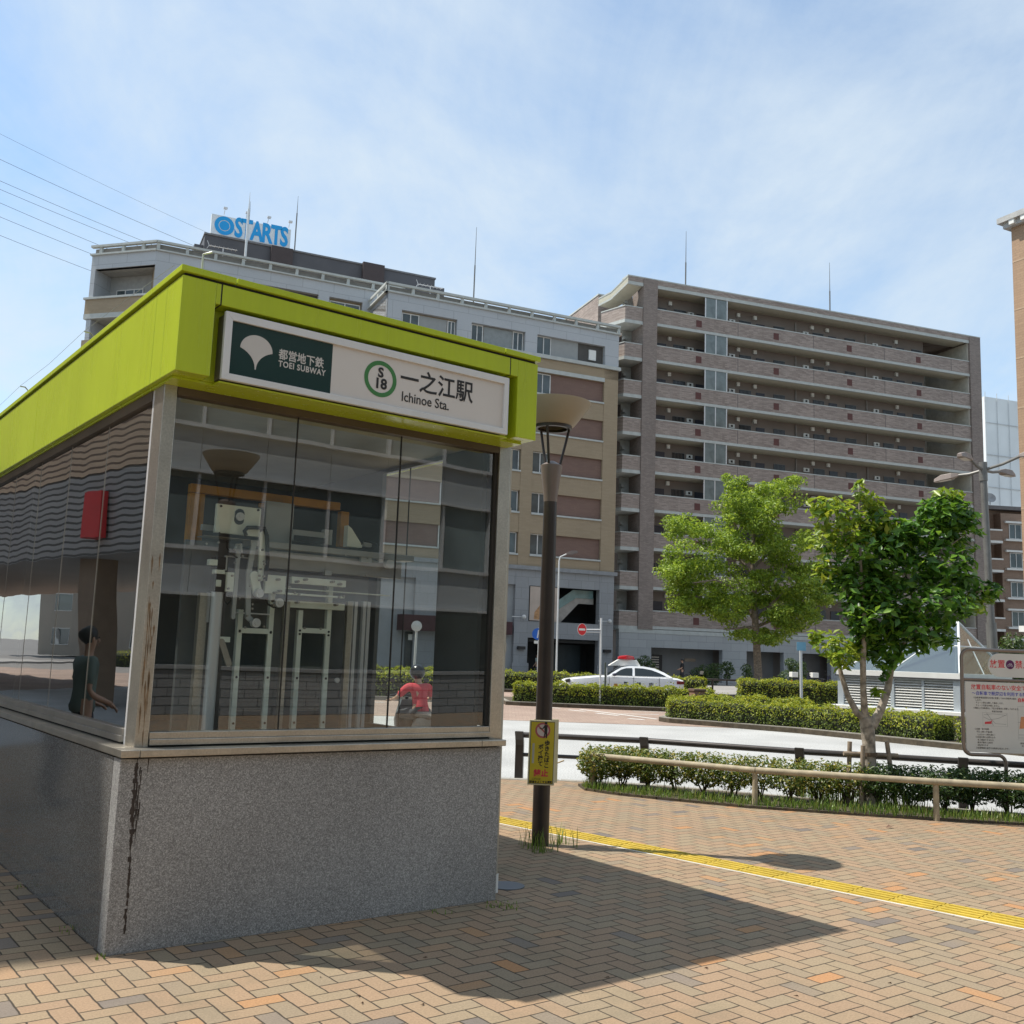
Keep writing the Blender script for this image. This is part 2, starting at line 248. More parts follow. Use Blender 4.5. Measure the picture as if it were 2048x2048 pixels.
# ------------------------------------------------------------------ mesh builder
class MB:
    def __init__(s): s.v = []; s.f = []; s.mi = []
    def add(s, vs, fs, mi=0):
        o = len(s.v); s.v += [tuple(x) for x in vs]; s.f += [tuple(i + o for i in f) for f in fs]; s.mi += [mi] * len(fs); return s
    def box(s, x0, x1, y0, y1, z0, z1, mi=0):
        return s.add([(x0, y0, z0), (x1, y0, z0), (x1, y1, z0), (x0, y1, z0), (x0, y0, z1), (x1, y0, z1), (x1, y1, z1), (x0, y1, z1)],
                     [(0, 3, 2, 1), (4, 5, 6, 7), (0, 1, 5, 4), (1, 2, 6, 5), (2, 3, 7, 6), (3, 0, 4, 7)], mi)
    def cyl(s, p0, p1, r0, r1=None, n=12, mi=0):
        r1 = r0 if r1 is None else r1; p0 = Vector(p0); p1 = Vector(p1); a = (p1 - p0).normalized()
        e = a.orthogonal().normalized(); g = a.cross(e); vs = []
        for p, r in ((p0, r0), (p1, r1)):
            for k in range(n):
                t = 2 * math.pi * k / n; vs.append(p + (e * math.cos(t) + g * math.sin(t)) * r)
        fs = [(k, (k + 1) % n, n + (k + 1) % n, n + k) for k in range(n)] + [tuple(range(n))[::-1], tuple(range(n, 2 * n))]
        return s.add(vs, fs, mi)
    def tube(s, pts, r, n=8, mi=0):
        pts = [Vector(p) for p in pts]; rr = r if isinstance(r, (list, tuple)) else [r] * len(pts); vs = []; e = None
        for i, p in enumerate(pts):
            a = (pts[min(i + 1, len(pts) - 1)] - pts[max(i - 1, 0)]).normalized()
            e = a.orthogonal().normalized() if e is None else (e - a * e.dot(a)).normalized()
            g = a.cross(e)
            for k in range(n):
                t = 2 * math.pi * k / n; vs.append(p + (e * math.cos(t) + g * math.sin(t)) * rr[i])
        fs = []
        for i in range(len(pts) - 1):
            for k in range(n): fs.append((i * n + k, i * n + (k + 1) % n, (i + 1) * n + (k + 1) % n, (i + 1) * n + k))
        fs += [tuple(range(n))[::-1], tuple(range((len(pts) - 1) * n, len(pts) * n))]
        return s.add(vs, fs, mi)
    def lathe(s, prof, c=(0, 0), n=24, mi=0):
        vs = []; m = len(prof)
        for k in range(n):
            t = 2 * math.pi * k / n
            for r, z in prof: vs.append((c[0] + r * math.cos(t), c[1] + r * math.sin(t), z))
        fs = [(k * m + i, ((k + 1) % n) * m + i, ((k + 1) % n) * m + i + 1, k * m + i + 1) for k in range(n) for i in range(m - 1)]
        return s.add(vs, fs, mi)
    def prism(s, poly, z0, z1, mi=0):                    # poly in x,y
        n = len(poly); vs = [(x, y, z0) for x, y in poly] + [(x, y, z1) for x, y in poly]
        return s.add(vs, [tuple(range(n))[::-1], tuple(range(n, 2 * n))] + [(i, (i + 1) % n, n + (i + 1) % n, n + i) for i in range(n)], mi)
    def slab(s, poly, y0, y1, mi=0):                     # poly in x,z ; extruded along y
        n = len(poly); vs = [(x, y0, z) for x, z in poly] + [(x, y1, z) for x, z in poly]
        return s.add(vs, [tuple(range(n)), tuple(range(n, 2 * n))[::-1]] + [(i, n + i, n + (i + 1) % n, (i + 1) % n) for i in range(n)], mi)
    def loft(s, secs, mi=0, cap=True):
        n = len(secs[0]); vs = [p for sec in secs for p in sec]; fs = []
        for i in range(len(secs) - 1):
            for k in range(n): fs.append((i * n + k, i * n + (k + 1) % n, (i + 1) * n + (k + 1) % n, (i + 1) * n + k))
        if cap: fs += [tuple(range(n))[::-1], tuple(range((len(secs) - 1) * n, len(secs) * n))]
        return s.add(vs, fs, mi)
    def ball(s, c, r, n=10, mi=0):
        rx, ry, rz = r if isinstance(r, tuple) else (r, r, r); vs = []; fs = []; h = n // 2 + 1
        for i in range(h + 1):
            a = math.pi * i / h - math.pi / 2
            for k in range(n):
                t = 2 * math.pi * k / n; vs.append((c[0] + rx * math.cos(a) * math.cos(t), c[1] + ry * math.cos(a) * math.sin(t), c[2] + rz * math.sin(a)))
        for i in range(h):
            for k in range(n): fs.append((i * n + k, i * n + (k + 1) % n, (i + 1) * n + (k + 1) % n, (i + 1) * n + k))
        return s.add(vs, fs, mi)
    def build(s, name, mats, parent=None, smooth=False, bevel=0.):
        me = bpy.data.meshes.new(name); me.from_pydata(s.v, [], s.f)
        mats = mats if isinstance(mats, (list, tuple)) else [mats]
        for m in mats: me.materials.append(m)
        if len(mats) > 1: me.polygons.foreach_set('material_index', s.mi)
        if smooth: me.shade_smooth() if hasattr(me, 'shade_smooth') else me.polygons.foreach_set('use_smooth', [True] * len(me.polygons))
        me.update(); o = bpy.data.objects.new(name, me); COL.objects.link(o)
        if smooth:
            try: me.set_sharp_from_angle(angle=R(42))
            except Exception: pass
        if parent: o.parent = parent
        if bevel:
            b = o.modifiers.new('bevel', 'BEVEL'); b.width = bevel; b.segments = 2; b.limit_method = 'ANGLE'
        return o
def thing(name, label, cat, loc=(0, 0, 0), rotz=0., group=None):
    o = bpy.data.objects.new(name, None); COL.objects.link(o); o.empty_display_size = .2
    o.location = loc; o.rotation_euler = (0, 0, rotz); o['label'] = label; o['category'] = cat
    if group: o['group'] = group
    return o
def tag(o, label, cat, group=None, loc=None, rotz=None, kind=None):
    o['label'] = label; o['category'] = cat
    if group: o['group'] = group
    if kind: o['kind'] = kind
    if loc is not None: o.location = loc
    if rotz is not None: o.rotation_euler = (0, 0, rotz)
    return o
def structure(o): o['kind'] = 'structure'; return o
def inst(src, name, parent, loc=(0, 0, 0), rotz=0.):
    o = src.copy(); COL.objects.link(o); o.name = name; o.parent = parent; o.location = loc; o.rotation_euler = (0, 0, rotz); return o
def copy_tree(o, parent=None):
    c = o.copy(); COL.objects.link(c); c.parent = parent
    for ch in list(o.children): copy_tree(ch, c)
    return c
PENDING = []
def text(body, size, mat, parent, loc, name='lettering', yaw=0., align='LEFT', bold=0., sx=1., spacing=1., line=1.):
    """flat raised letters standing on an x-z plane facing local -y"""
    c = bpy.data.curves.new(name, 'FONT'); c.body = body; c.size = size; c.align_x = align; c.align_y = 'CENTER'; c.offset = bold; c.extrude = .0006; c.space_character = spacing; c.space_line = line
    c.resolution_u = 3
    c.materials.append(mat); o = bpy.data.objects.new(name, c); COL.objects.link(o)
    o.parent = parent; o.location = loc; o.rotation_euler = (math.pi / 2, 0, yaw); o.scale = (sx, 1, 1)
    PENDING.append(o); return o
def flush_text():
    dg = bpy.context.evaluated_depsgraph_get()
    for o in PENDING:
        me = bpy.data.meshes.new_from_object(o.evaluated_get(dg)); me.materials.clear(); me.materials.append(o.data.materials[0])
        n = bpy.data.objects.new(o.name, me); COL.objects.link(n); n.parent = o.parent; n.location = o.location; n.rotation_euler = o.rotation_euler; n.scale = o.scale
        nm = o.name; cu = o.data; bpy.data.objects.remove(o); bpy.data.curves.remove(cu); n.name = nm.split('.')[0]
    PENDING.clear()
# leaves -----------------------------------------------------------------
def leaves(name, pts, nrm, L, Wd, mat, parent=None, jitter=.6, fold=.25, lvar=.3):
    """one folded diamond per point; nrm = preferred face normal"""
    n = len(pts); pts = np.asarray(pts); nrm = np.asarray(nrm) + RNG.normal(0, jitter, (n, 3)); nrm /= np.linalg.norm(nrm, axis=1)[:, None]
    t = RNG.normal(0, 1, (n, 3)); t -= (t * nrm).sum(1)[:, None] * nrm; t /= np.linalg.norm(t, axis=1)[:, None]; s = np.cross(nrm, t)
    l = (L * (1 + RNG.uniform(-lvar, lvar, n)))[:, None]; w = l * (Wd / L)
    a = pts - t * l * .5; b = pts + t * l * .5 - nrm * l * .12; c = pts + s * w * .5 + nrm * w * fold; d = pts - s * w * .5 + nrm * w * fold
    V = np.empty((n * 4, 3)); V[0::4] = a; V[1::4] = c; V[2::4] = b; V[3::4] = d
    me = bpy.data.meshes.new(name); me.vertices.add(n * 4); me.vertices.foreach_set('co', V.ravel())
    base = np.arange(n)[:, None] * 4; F = np.concatenate([base + np.array([0, 1, 2]), base + np.array([0, 2, 3])], 1).reshape(-1)
    me.loops.add(n * 6); me.loops.foreach_set('vertex_index', F); me.polygons.add(n * 2); me.polygons.foreach_set('loop_start', np.arange(n * 2) * 3)
    me.update(calc_edges=True); me.validate(); me.materials.append(mat)
    o = bpy.data.objects.new(name, me); COL.objects.link(o)
    if parent: o.parent = parent
    return o
def ell_points(c, r, n, inner=.55):
    d = RNG.normal(0, 1, (n, 3)); d /= np.linalg.norm(d, axis=1)[:, None]
    k = RNG.uniform(inner ** 3, 1, n)[:, None] ** (1 / 3)
    return np.array(c) + d * k * np.array(r), d
#@@SETTING
# ================================================================== ground, roads
RZ = -.10
conc = M("pale_road", (.36, .365, .36), .9, var=.14, scale=.5, fine=.3, finescale=40)
apron = bricks("apron_brick", (.27, .19, .155), (.33, .25, .20), (.20, .15, .12), .2, .1, .006, .85, wall=False, var=.18)
asph = M("far_ground", (.16, .155, .15), .9, var=.15, scale=.05, fine=.2, finescale=3)
soil = M("soil", (.075, .06, .04), .95, var=.35, scale=8)
structure(MB().box(-700, 700, -500, 900, -.6, -.125).build('ground', asph))
edge = [(-45, 13.15), (-6, 13.3), (.1, 13.45), (.75, 13.5), (1.9, 13.35), (3.7, 12.55), (5.47, 12.0), (7.5, 11.35), (14, 9.6), (30, 5)]
plz = MB(); plz.prism([(-45, -22), (30, -22)] + edge[::-1], -.12, 0.)
structure(plz.build('plaza_paving', paving))
kb = MB(); pts = [Vector((x, y, 0)) for x, y in edge]
for a, b in zip(pts[:-1], pts[1:]):
    d = (b - a).normalized(); nrm = Vector((-d.y, d.x, 0)) * .15
    kb.add([a + Vector((0, 0, -.12)), b + Vector((0, 0, -.12)), b + nrm + Vector((0, 0, -.12)), a + nrm + Vector((0, 0, -.12)), a + Vector((0, 0, .004)), b + Vector((0, 0, .004)), b + nrm + Vector((0, 0, .004)), a + nrm + Vector((0, 0, .004))],
           [(4, 5, 6, 7), (2, 3, 7, 6), (0, 1, 5, 4), (0, 4, 7, 3), (1, 2, 6, 5)])
structure(kb.build('plaza_kerb', kerbm))
structure(MB().prism([(-45, 5), (60, 5), (60, 26.7), (4.4, 27.0), (-45, 26.5)], -.12, RZ).build('road', conc))
structure(MB().prism([(-45, 26.52), (4.4, 27.02), (60, 26.72), (60, 52), (-45, 52)], -.12, RZ + .004).build('road_apron', apron))
structure(MB().prism([(-60, 52.1), (80, 52.1), (80, 140), (-60, 140)], -.12, 0.).build('pavement', M("pavement_tile", (.27, .26, .25), .85, var=.15, scale=.3, fine=.1)))
mk_ = MB()
def stripe(a, b, w=.15):
    A = G(*a, RZ); B = G(*b, RZ); d = (B - A); d.z = 0; n = Vector((-d.y, d.x, 0)).normalized() * w / 2; z = Vector((0, 0, .009))
    mk_.add([A - n + z, B - n + z, B + n + z, A + n + z], [(0, 1, 2, 3)])
P = lambda x, y: (1100 + x * .1553, 1290 + y * .1553)
stripe(P(380, 830), P(1380, 958), .14); stripe(P(590, 880), P(880, 912), .16); stripe(P(0, 808), P(130, 818), .16); stripe(P(240, 838), P(450, 858), .16)
stripe(P(900, 890), P(1400, 898), .12); stripe(P(1010, 950), P(1210, 966), .2); stripe(P(1060, 850), P(1470, 866), .10)
stripe((690, 1404), (770, 1405), .16)
structure(mk_.build('road_marking', white))
# tactile strip of yellow bar tiles
yel = M("tactile_yellow", (.42, .30, .03), .7, var=.14, scale=3, fine=.14, finescale=40)
tb = MB(); A = Vector((.02, 10.16, 0)); B = Vector((3.40, 6.80, 0)); dv = (B - A).normalized(); nv = Vector((-dv.y, dv.x, 0))
def strip(mb, p, q, w0, w1, z0, z1):
    c = [p + nv * w0, q + nv * w0, q + nv * w1, p + nv * w1]
    mb.add([x + Vector((0, 0, z0)) for x in c] + [x + Vector((0, 0, z1)) for x in c], [(4, 5, 6, 7), (0, 1, 5, 4), (1, 2, 6, 5), (2, 3, 7, 6), (3, 0, 4, 7)])
for k in range(-14, 34):
    p = A + dv * (k * .302); q = p + dv * .3
    strip(tb, p, q, -.14, .14, 0, .004)
    for j in range(4):
        c = -.105 + j * .07; strip(tb, p + dv * .015, q - dv * .015, c - .019, c + .019, .003, .0095)
o = tb.build('tactile_paving', yel); structure(o)
wl = MB(); strip(wl, A - dv * 4, A + dv * 10, -.163, -.142, 0, .003); structure(wl.build('tactile_border', M("pale_mortar", (.55, .53, .47), .8)))
# ================================================================== elevator building (the subject)
W_, DEP = 2.485, 7.6
kb_ = thing('elevator_building', 'lime green topped station elevator building with granite base and glass walls', 'building', KO, YAW)
MB().box(0, W_, 0, .12, .0, .985).build('granite_base', granite, kb_, bevel=.003)
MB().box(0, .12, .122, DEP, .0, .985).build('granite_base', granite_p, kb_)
MB().box(W_ - .12, W_, .122, .6, .0, .96).box(W_ - .12, W_, .6, DEP, 0, .95).build('granite_base', granite, kb_)
MB().box(0, W_, DEP, DEP + .12, 0, .985).build('granite_base', granite, kb_)
# dark water stain that runs down the front
st = MB(); rr = random.Random(3); x = .085; z = .985; path = []
while z > .1:
    path.append((x, z, .012 + .01 * rr.random() if z > .6 else .007 + .005 * rr.random())); z -= .02; x += rr.uniform(-.003, .0035) * (1 if z > .5 else .6)
for a_, b_ in zip(path[:-1], path[1:]):
    if rr.random() < (.12 if a_[1] > .5 else .03): continue
    wa, wb = (max(.0025, q[2] * rr.uniform(.2, .85)) for q in (a_, b_)); sh_ = rr.uniform(-.004, .004)
    st.slab([(a_[0] - wa + sh_, a_[1]), (b_[0] - wb + sh_, b_[1] - .004), (b_[0] + wb * rr.uniform(.4, 1), b_[1] - .008), (a_[0] + wa, a_[1])], -.0012 - rr.random() * .0003, .0005)
for _ in range(26):
    xx = .085 + rr.uniform(-.012, .03); zz = rr.uniform(.62, .96); ll = rr.uniform(.02, .12)
    st.slab([(xx, zz), (xx + .004, zz - ll), (xx + .007, zz)], -.0014, .0005)
st.slab([(.142, .985), (.144, .9), (.149, .985)], -.0014, .0005)
st.build('water_stain', stain, kb_)
MB().box(.02, W_ - .02, .02, .1, .983, .996).box(.02, .1, .1, DEP, .983, .996).build('shadow_gap', dark, kb_)
lg = MB()
lg.box(-.012, .085, -.038, .12, .995, 1.035).box(.088, 2.30, -.038, .12, .995, 1.035).box(2.303, W_ + .015, -.038, .12, .995, 1.035)
lg.build('ledge', steel, kb_, bevel=.004)
lg = MB(); y = .122
for y1 in (1.9, 4.1, 6.2, DEP): lg.box(-.012, .12, y, y1 - .003, .995, 1.035); y = y1
lg.build('ledge', steel, kb_, bevel=.004)
MB().box(W_ - .12, W_ + .015, .122, .7, .995, 1.035).build('ledge', steel, kb_, bevel=.004)
# sills under the glass
MB().box(.168, 2.447, .075, .16, 1.045, 1.078).box(.168, 2.447, .088, .16, 1.078, 1.115).build('sill', steel, kb_, bevel=.003)
MB().box(.168, 2.447, .1, .16, 1.033, 1.046).box(.09, .16, .3, DEP, 1.033, 1.046).build('shadow_gap', dark, kb_)
MB().box(.075, .16, .3, DEP, 1.046, 1.08).box(.085, .16, .3, DEP, 1.08, 1.118).build('sill', steel_d, kb_, bevel=.003)
# corner posts
MB().box(.092, .165, .092, .262, 1.035, 3.06).build('corner_post', steel, kb_, bevel=.003)
MB().box(.095, .14, .268, .3, 1.035, 3.06).build('post_trim', alu, kb_, bevel=.002)
stn = MB()
for _ in range(26):
    xx = .12 + rr.uniform(-.02, .03); zz = rr.triangular(1.05, 2.3, 1.4); ll = rr.uniform(.03, .16); ww = rr.uniform(.002, .006)
    stn.slab([(xx - ww, zz), (xx + ww * .3, zz - ll), (xx + ww, zz), (xx, zz + ll * .4)], .0905, .093)
stn.build('rust_streaks', M("light_rust", (.20, .13, .07), .7, var=.4, scale=20), kb_)
MB().box(2.452, 2.55, .092, .2, 1.035, 3.06).build('corner_post', steel, kb_, bevel=.003)
MB().box(2.425, 2.452, .11, .2, 1.115, 3.06).build('post_gasket', dark, kb_)
dp = MB(); dp.cyl((2.6, .2, .12), (2.6, .2, 3.06), .036, n=16).cyl((2.6, .2, 1.62), (2.6, .2, 1.68), .041, n=16).cyl((2.6, .2, 2.6), (2.6, .2, 2.64), .041, n=16)
dp.build('downpipe', M("downpipe_beige", (.36, .33, .27), .45, .3, var=.08), kb_, smooth=True)
MB().cyl((2.6, .2, .0), (2.6, .2, .12), .042, n=16).build('downpipe_foot', white, kb_, smooth=True)
# front glass in three panes
for a, b in ((.168, .926), (.934, 1.666), (1.674, 2.425)):
    MB().add([(a, .125, 1.1), (b, .125, 1.1), (b, .125, 3.07), (a, .125, 3.07)], [(0, 1, 2, 3)]).build('glass_pane', winglass, kb_)
for a in (.93, 1.67): MB().box(a - .003, a + .003, .121, .135, 1.115, 3.06).build('glass_joint', dark, kb_)
y = .302; ys = []
while y < DEP - .2:
    y1 = min(y + .93, DEP)
    MB().add([(.115, y1 - .004, 1.1), (.115, y + .004, 1.1), (.115, y + .004, 3.07), (.115, y1 - .004, 3.07)], [(0, 1, 2, 3)]).build('glass_pane', sideglass, kb_)
    MB().box(.113, .122, y1 - .002, y1 + .002, 1.115, 3.06).build('glass_joint', steel_d, kb_); y = y1
MB().box(.168, 2.447, .09, .17, 3.0, 3.06).box(.09, .17, .3, DEP, 2.985, 3.06).build('head_trim', M("head_trim", (.10, .075, .05), .5, .3, var=.2), kb_)
# right wall : dark panel, glazed opening, dark wall
drk = M("dark_panel", (.075, .08, .08), .35, var=.1)
rw = MB(); rw.box(2.39, 2.425, .2, .73, .96, 3.06).box(2.39, 2.425, 1.62, DEP, .95, 3.06).box(2.39, 2.425, .73, 1.62, 3.03, 3.06)
rw.box(2.34, 2.389, .73, 1.62, .95, 1.03).build('side_wall', drk, kb_)
MB().add([(2.41, .73, .95), (2.41, 1.62, .95), (2.41, 1.62, 3.06), (2.41, .73, 3.06)], [(0, 1, 2, 3)]).build('glass_pane', clear, kb_)
MB().box(2.408, 2.416, 1.22, 1.226, .95, 3.05).build('glass_joint', dark, kb_)
MB().box(.12, 2.4, 3.3, 3.34, 0, 3.06).build('dark_backing', drk, kb_)  # added dark wall, blocks outside brightness beyond the door machine
MB().box(.13, 2.39, DEP - .06, DEP - .01, .95, 3.06).build('end_wall', M('end_panel', (.16, .16, .155), .5), kb_)
MB().box(.12, 2.4, .12, DEP, .9, .94).build('inner_floor', M("inner_floor", (.13, .13, .13), .5), kb_)
MB().box(.1, 2.45, .1, DEP, 3.065, 3.09).build('ceiling', M("inner_ceiling", (.35, .35, .33), .8), kb_)
# lime fascia with the recess for the sign, cap on top
XL, XR, YF = .0475, W_ + .0536, -.2
fa = MB(); fa.box(XL, .24, YF, .05, 3.06, 3.598).box(2.366, XR, YF, .05, 3.06, 3.598).box(.24, .268, YF, .05, 3.478, 3.598).box(.276, 2.298, YF, .05, 3.478, 3.598).box(2.306, 2.366, YF, .05, 3.478, 3.598)
fa.box(.24, 2.366, -.085, .05, 3.06, 3.478)
fa.build('fascia', green, kb_, bevel=.004)
fb = MB(); y = .05
for y1 in (.231, 3.155, 6.1, DEP + .15): fb.box(XL, XL + .06, y + .002, y1 - .002, 3.06, 3.598); y = y1
fb.build('fascia', green, kb_, bevel=.004)
MB().box(XR - .06, XR, .052, DEP + .15, 3.06, 3.598).box(XL + .06, XR - .06, DEP + .1, DEP + .15, 3.06, 3.598).build('fascia', green, kb_)
MB().box(XL + .03, XR - .03, -.075, .09, 3.045, 3.0585).box(XL + .03, .095, .09, DEP, 3.045, 3.0585).box(2.46, XR - .03, .09, DEP, 3.045, 3.0585).box(.30, 2.30, -.185, -.086, 3.04, 3.05).build('soffit', green, kb_)
MB().box(XL + .015, XR - .015, YF + .015, DEP + .13, 3.598, 3.616).box(.268, .276, YF + .004, 0, 3.478, 3.598).box(2.298, 2.306, YF + .004, 0, 3.478, 3.598).build('shadow_gap', dark, kb_)
cp = MB(); oc = .013
cp.box(XL - oc, .347, YF - oc, .0, 3.616, 3.652).box(.355, 2.243, YF - oc, .0, 3.616, 3.652).box(2.251, XR + oc, YF - oc, .0, 3.616, 3.652)
y = .002
for y1 in (.235, 3.155, 6.1, DEP + .16): cp.box(XL - oc, XL + .2, y, y1 - .003, 3.616, 3.652); y = y1
cp.box(XR - .2, XR + oc, .002, DEP + .16, 3.616, 3.652)
cp.build('roof_cap', green, kb_, bevel=.003)
MB().box(XL + .2, XR - .2, .0, DEP, 3.60, 3.63).build('roof', greyw, kb_)
for y in (2.039, 4.159, 6.3):
    MB().tube([(.16, y, 3.64), (.16, y, 3.79), (.13, y, 3.82), (.09, y, 3.82)], .006, 6).build('wire_bracket', steel_d, kb_)
MB().tube([(.09, .1, 3.75), (.09, 1, 3.79), (.09, 2.039, 3.825), (.09, 3.1, 3.80), (.09, 4.159, 3.825), (.09, 5.2, 3.8), (.09, 6.3, 3.825), (.09, DEP, 3.8)], .0013, 5).build('roof_wire', steel_d, kb_)
MB().tube([(.2, -.05, 3.64), (.2, -.05, 3.8), (.24, -.08, 3.815)], .006, 6).build('wire_bracket', greyw, kb_)
# ------------------------------------------------------------------ station sign
sg = thing('station_sign', 'long white framed station sign with dark green panel on the lime fascia', 'sign', KO + KU * 0 + Vector((0, 0, 3.06)), YAW)
z0 = 3.06; fz0, fz1 = 3.058 - z0, 3.448 - z0
MB().box(.305, 2.28, -.19, -.09, fz0 + .01, fz1 - .01).build('sign_box', M("sign_box", (.12, .115, .10), .5), sg)
fr = MB()
fr.slab([(.300, fz0), (2.285, fz0), (2.247, fz0 + .038), (.342, fz0 + .038)], -.215, -.185)
fr.slab([(.300, fz1), (.342, fz1 - .046), (2.247, fz1 - .046), (2.285, fz1)], -.215, -.185)
fr.slab([(.300, fz0), (.342, fz0 + .038), (.342, fz1 - .046), (.300, fz1)], -.215, -.185)
fr.slab([(2.285, fz0), (2.285, fz1), (2.247, fz1 - .046), (2.247, fz0 + .038)], -.215, -.185)
fr.build('sign_frame', M("sign_frame", (.66, .66, .65), .35, .2, var=.04), sg, bevel=.002)
MB().box(.342, .972, -.2, -.19, fz0 + .038, fz1 - .046).build('green_panel', M("deep_green", (.006, .030, .026), .15, var=.03), sg)
MB().box(.972, 2.247, -.2, -.19, fz0 + .038, fz1 - .046).build('white_panel', M("sign_white", (.60, .57, .535), .3, var=.04, scale=2), sg)
em = []; cx, cz = .497, 3.262 - z0
for k in range(25):
    t = math.pi * (1 - k / 24); em.append((cx + .097 * math.cos(t), cz + .088 * math.sin(t)))
for k in range(1, 15):
    t = k / 15; em.append((cx + .097 * (1 - t) ** 1.9 + .004, cz - .016 * math.sin(t * math.pi / 2) * 0 - .107 * t ** 1.35))
em.append((cx + .003, cz - .112)); em.append((cx - .003, cz - .112))
for k in range(14, 0, -1):
    t = k / 15; em.append((cx - .097 * (1 - t) ** 1.9 - .004, cz - .107 * t ** 1.35))
sgw = M("sign_letter_white", (.52, .50, .47), .5, var=.02)
MB().slab(em, -.2012, -.1995).build('fan_emblem', sgw, sg)
text('都営地下鉄', .066, sgw, sg, (.632, -.2012, 3.268 - z0), bold=.0012, sx=.87)
text('TOEI SUBWAY', .049, sgw, sg, (.634, -.2012, 3.214 - z0), bold=.0012, sx=.86, spacing=1.12)
ring = MB(); n = 48; cx, cz = 1.306, 3.254 - z0
vs = []
for k in range(n):
    t = 2 * math.pi * k / n
    for r in (.087, .114): vs.append((cx + r * math.cos(t), -.2014, cz + r * math.sin(t)))
ring.add(vs, [(2 * k, 2 * k + 1, (2 * k + 3) % (2 * n), (2 * k + 2) % (2 * n)) for k in range(n)])
ring.build('line_ring', M("line_green", (.045, .19, .05), .4, var=.03), sg)
text('S', .085, blktxt, sg, (cx, -.2016, cz + .038), align='CENTER', bold=.003)
text('18', .09, blktxt, sg, (cx + .002, -.2016, cz - .032), align='CENTER', bold=.003)
text('一之江駅', .15, blktxt, sg, (1.444, -.2014, 3.283 - z0), bold=.0022, sx=.93)
text('Ichinoe Sta.', .088, blktxt, sg, (1.458, -.2014, 3.172 - z0), bold=.0008, sx=.88)
#@@MECH
# elevator door machine seen through the glass
ME = thing('elevator_door_machine', 'grey elevator door mechanism with beige plate and twin glazed doors behind the front glass', 'elevator', KO + Vector((0, 0, .94)), YAW)
MZ = .94; B0 = .9
def mp_(px, py, b=B0): a, z = K(px, py, b); return a, z - MZ
def q5(x, y): return (340 + x * 400 / 1546, 960 + y * 400 / 1546)     # crop used while measuring
def mbox(mb, x0, y0, x1, y1, b0=B0, th=.03, mi=0):
    a0, zt = mp_(*q5(x0, y0), b0); a1, zb = mp_(*q5(x1, y1), b0); mb.box(a0, a1, b0, b0 + th, min(zt, zb), max(zt, zb), mi); return mb
inner = M("inner_steel", (.13, .135, .135), .4, .2, var=.15, scale=5)
MB().box(.62, 2.0, 1.06, 1.10, 0, 1.34).build('rear_panel', inner, ME)
mbox(MB(), 365, 180, 692, 440, .86, .03).build('motor_plate', cream, ME, bevel=.003)
bl = MB()
for x, y in ((393, 202), (680, 233), (378, 413)): a, z = mp_(*q5(x, y), .86); bl.cyl((a, .85, z), (a, .862, z), .008, n=10)
a, z = mp_(*q5(535, 285), .86); bl.slab([(a + .033 * math.cos(t * .3927), z + (.033 * math.sin(t * .3927)) + (.02 if t < 8 else -.02)) for t in range(16)], .852, .861)
bl.build('plate_slot', black, ME)
MB().cyl((a, .835, z), (a, .86, z), .028, n=20).cyl((a, .825, z), (a, .84, z), .01, n=12).build('motor_hub', alu, ME, smooth=True)
of = MB(); mbox(of, 160, 95, 245, 490, 1.15, .06); mbox(of, 160, 90, 1320, 175, 1.15, .06); mbox(of, 1325, 240, 1372, 520, 1.15, .06); mbox(of, 700, 175, 960, 240, 1.18, .04)
of.build('orange_frame', orange, ME, bevel=.004)
a0, zt = mp_(*q5(750, 160), 1.05); a1, zb = mp_(*q5(940, 510), 1.05)
MB().box(a0, a1, 1.05, 1.09, zb, zt).build('cover_plate', greyw, ME)
mbox(mbox(MB(), 950, 380, 1250, 500, 1.0, .05), 1200, 380, 1252, 505, .99, .06).build('control_box', greyw, ME, bevel=.003)
mbox(MB(), 965, 425, 1200, 492, .985, .02).build('control_opening', black, ME)
sh = MB(); mbox(sh, 265, 425, 620, 465, .80, .14); a0, z1 = mp_(*q5(620, 480)); sh.box(a0 - .02, 2.25, .84, .98, z1 - .03, z1 + .01)
sh.box(a0 + .05, 2.2, .93, .96, z1 - .16, z1 - .04); sh.build('shelf_beam', steel_d, ME, bevel=.002)
a0, zt = mp_(*q5(1378, 350)); a1, zb = mp_(*q5(1482, 525))
MB().slab([(a0, zb), (a0, zt), (a0 + .03, zt - .02), (a1, zt - .13), (a1, zb)], .9, .96).build('side_bracket', cream, ME)
hd = MB(); mbox(hd, 945, 745, 1360, 830, .86, .04); mbox(hd, 740, 730, 890, 885, .86, .03); mbox(hd, 905, 840, 1700, 890, .84, .05); mbox(hd, 905, 870, 1350, 915, .82, .05); mbox(hd, 920, 930, 1350, 1010, .9, .03)
hd.build('header_rail', cream, ME, bevel=.003)
hb = MB()
for x, y in ((985, 785), (1050, 770), (1258, 787), (1315, 806), (838, 770), (815, 870), (850, 860), (960, 875), (990, 885), (1300, 905), (1335, 900), (805, 935), (985, 945), (1285, 965), (795, 970)):
    a, z = mp_(*q5(x, y), .83); hb.cyl((a, .81, z), (a, .86, z), .009, n=8)
hb.build('bolt', steel_d, ME)
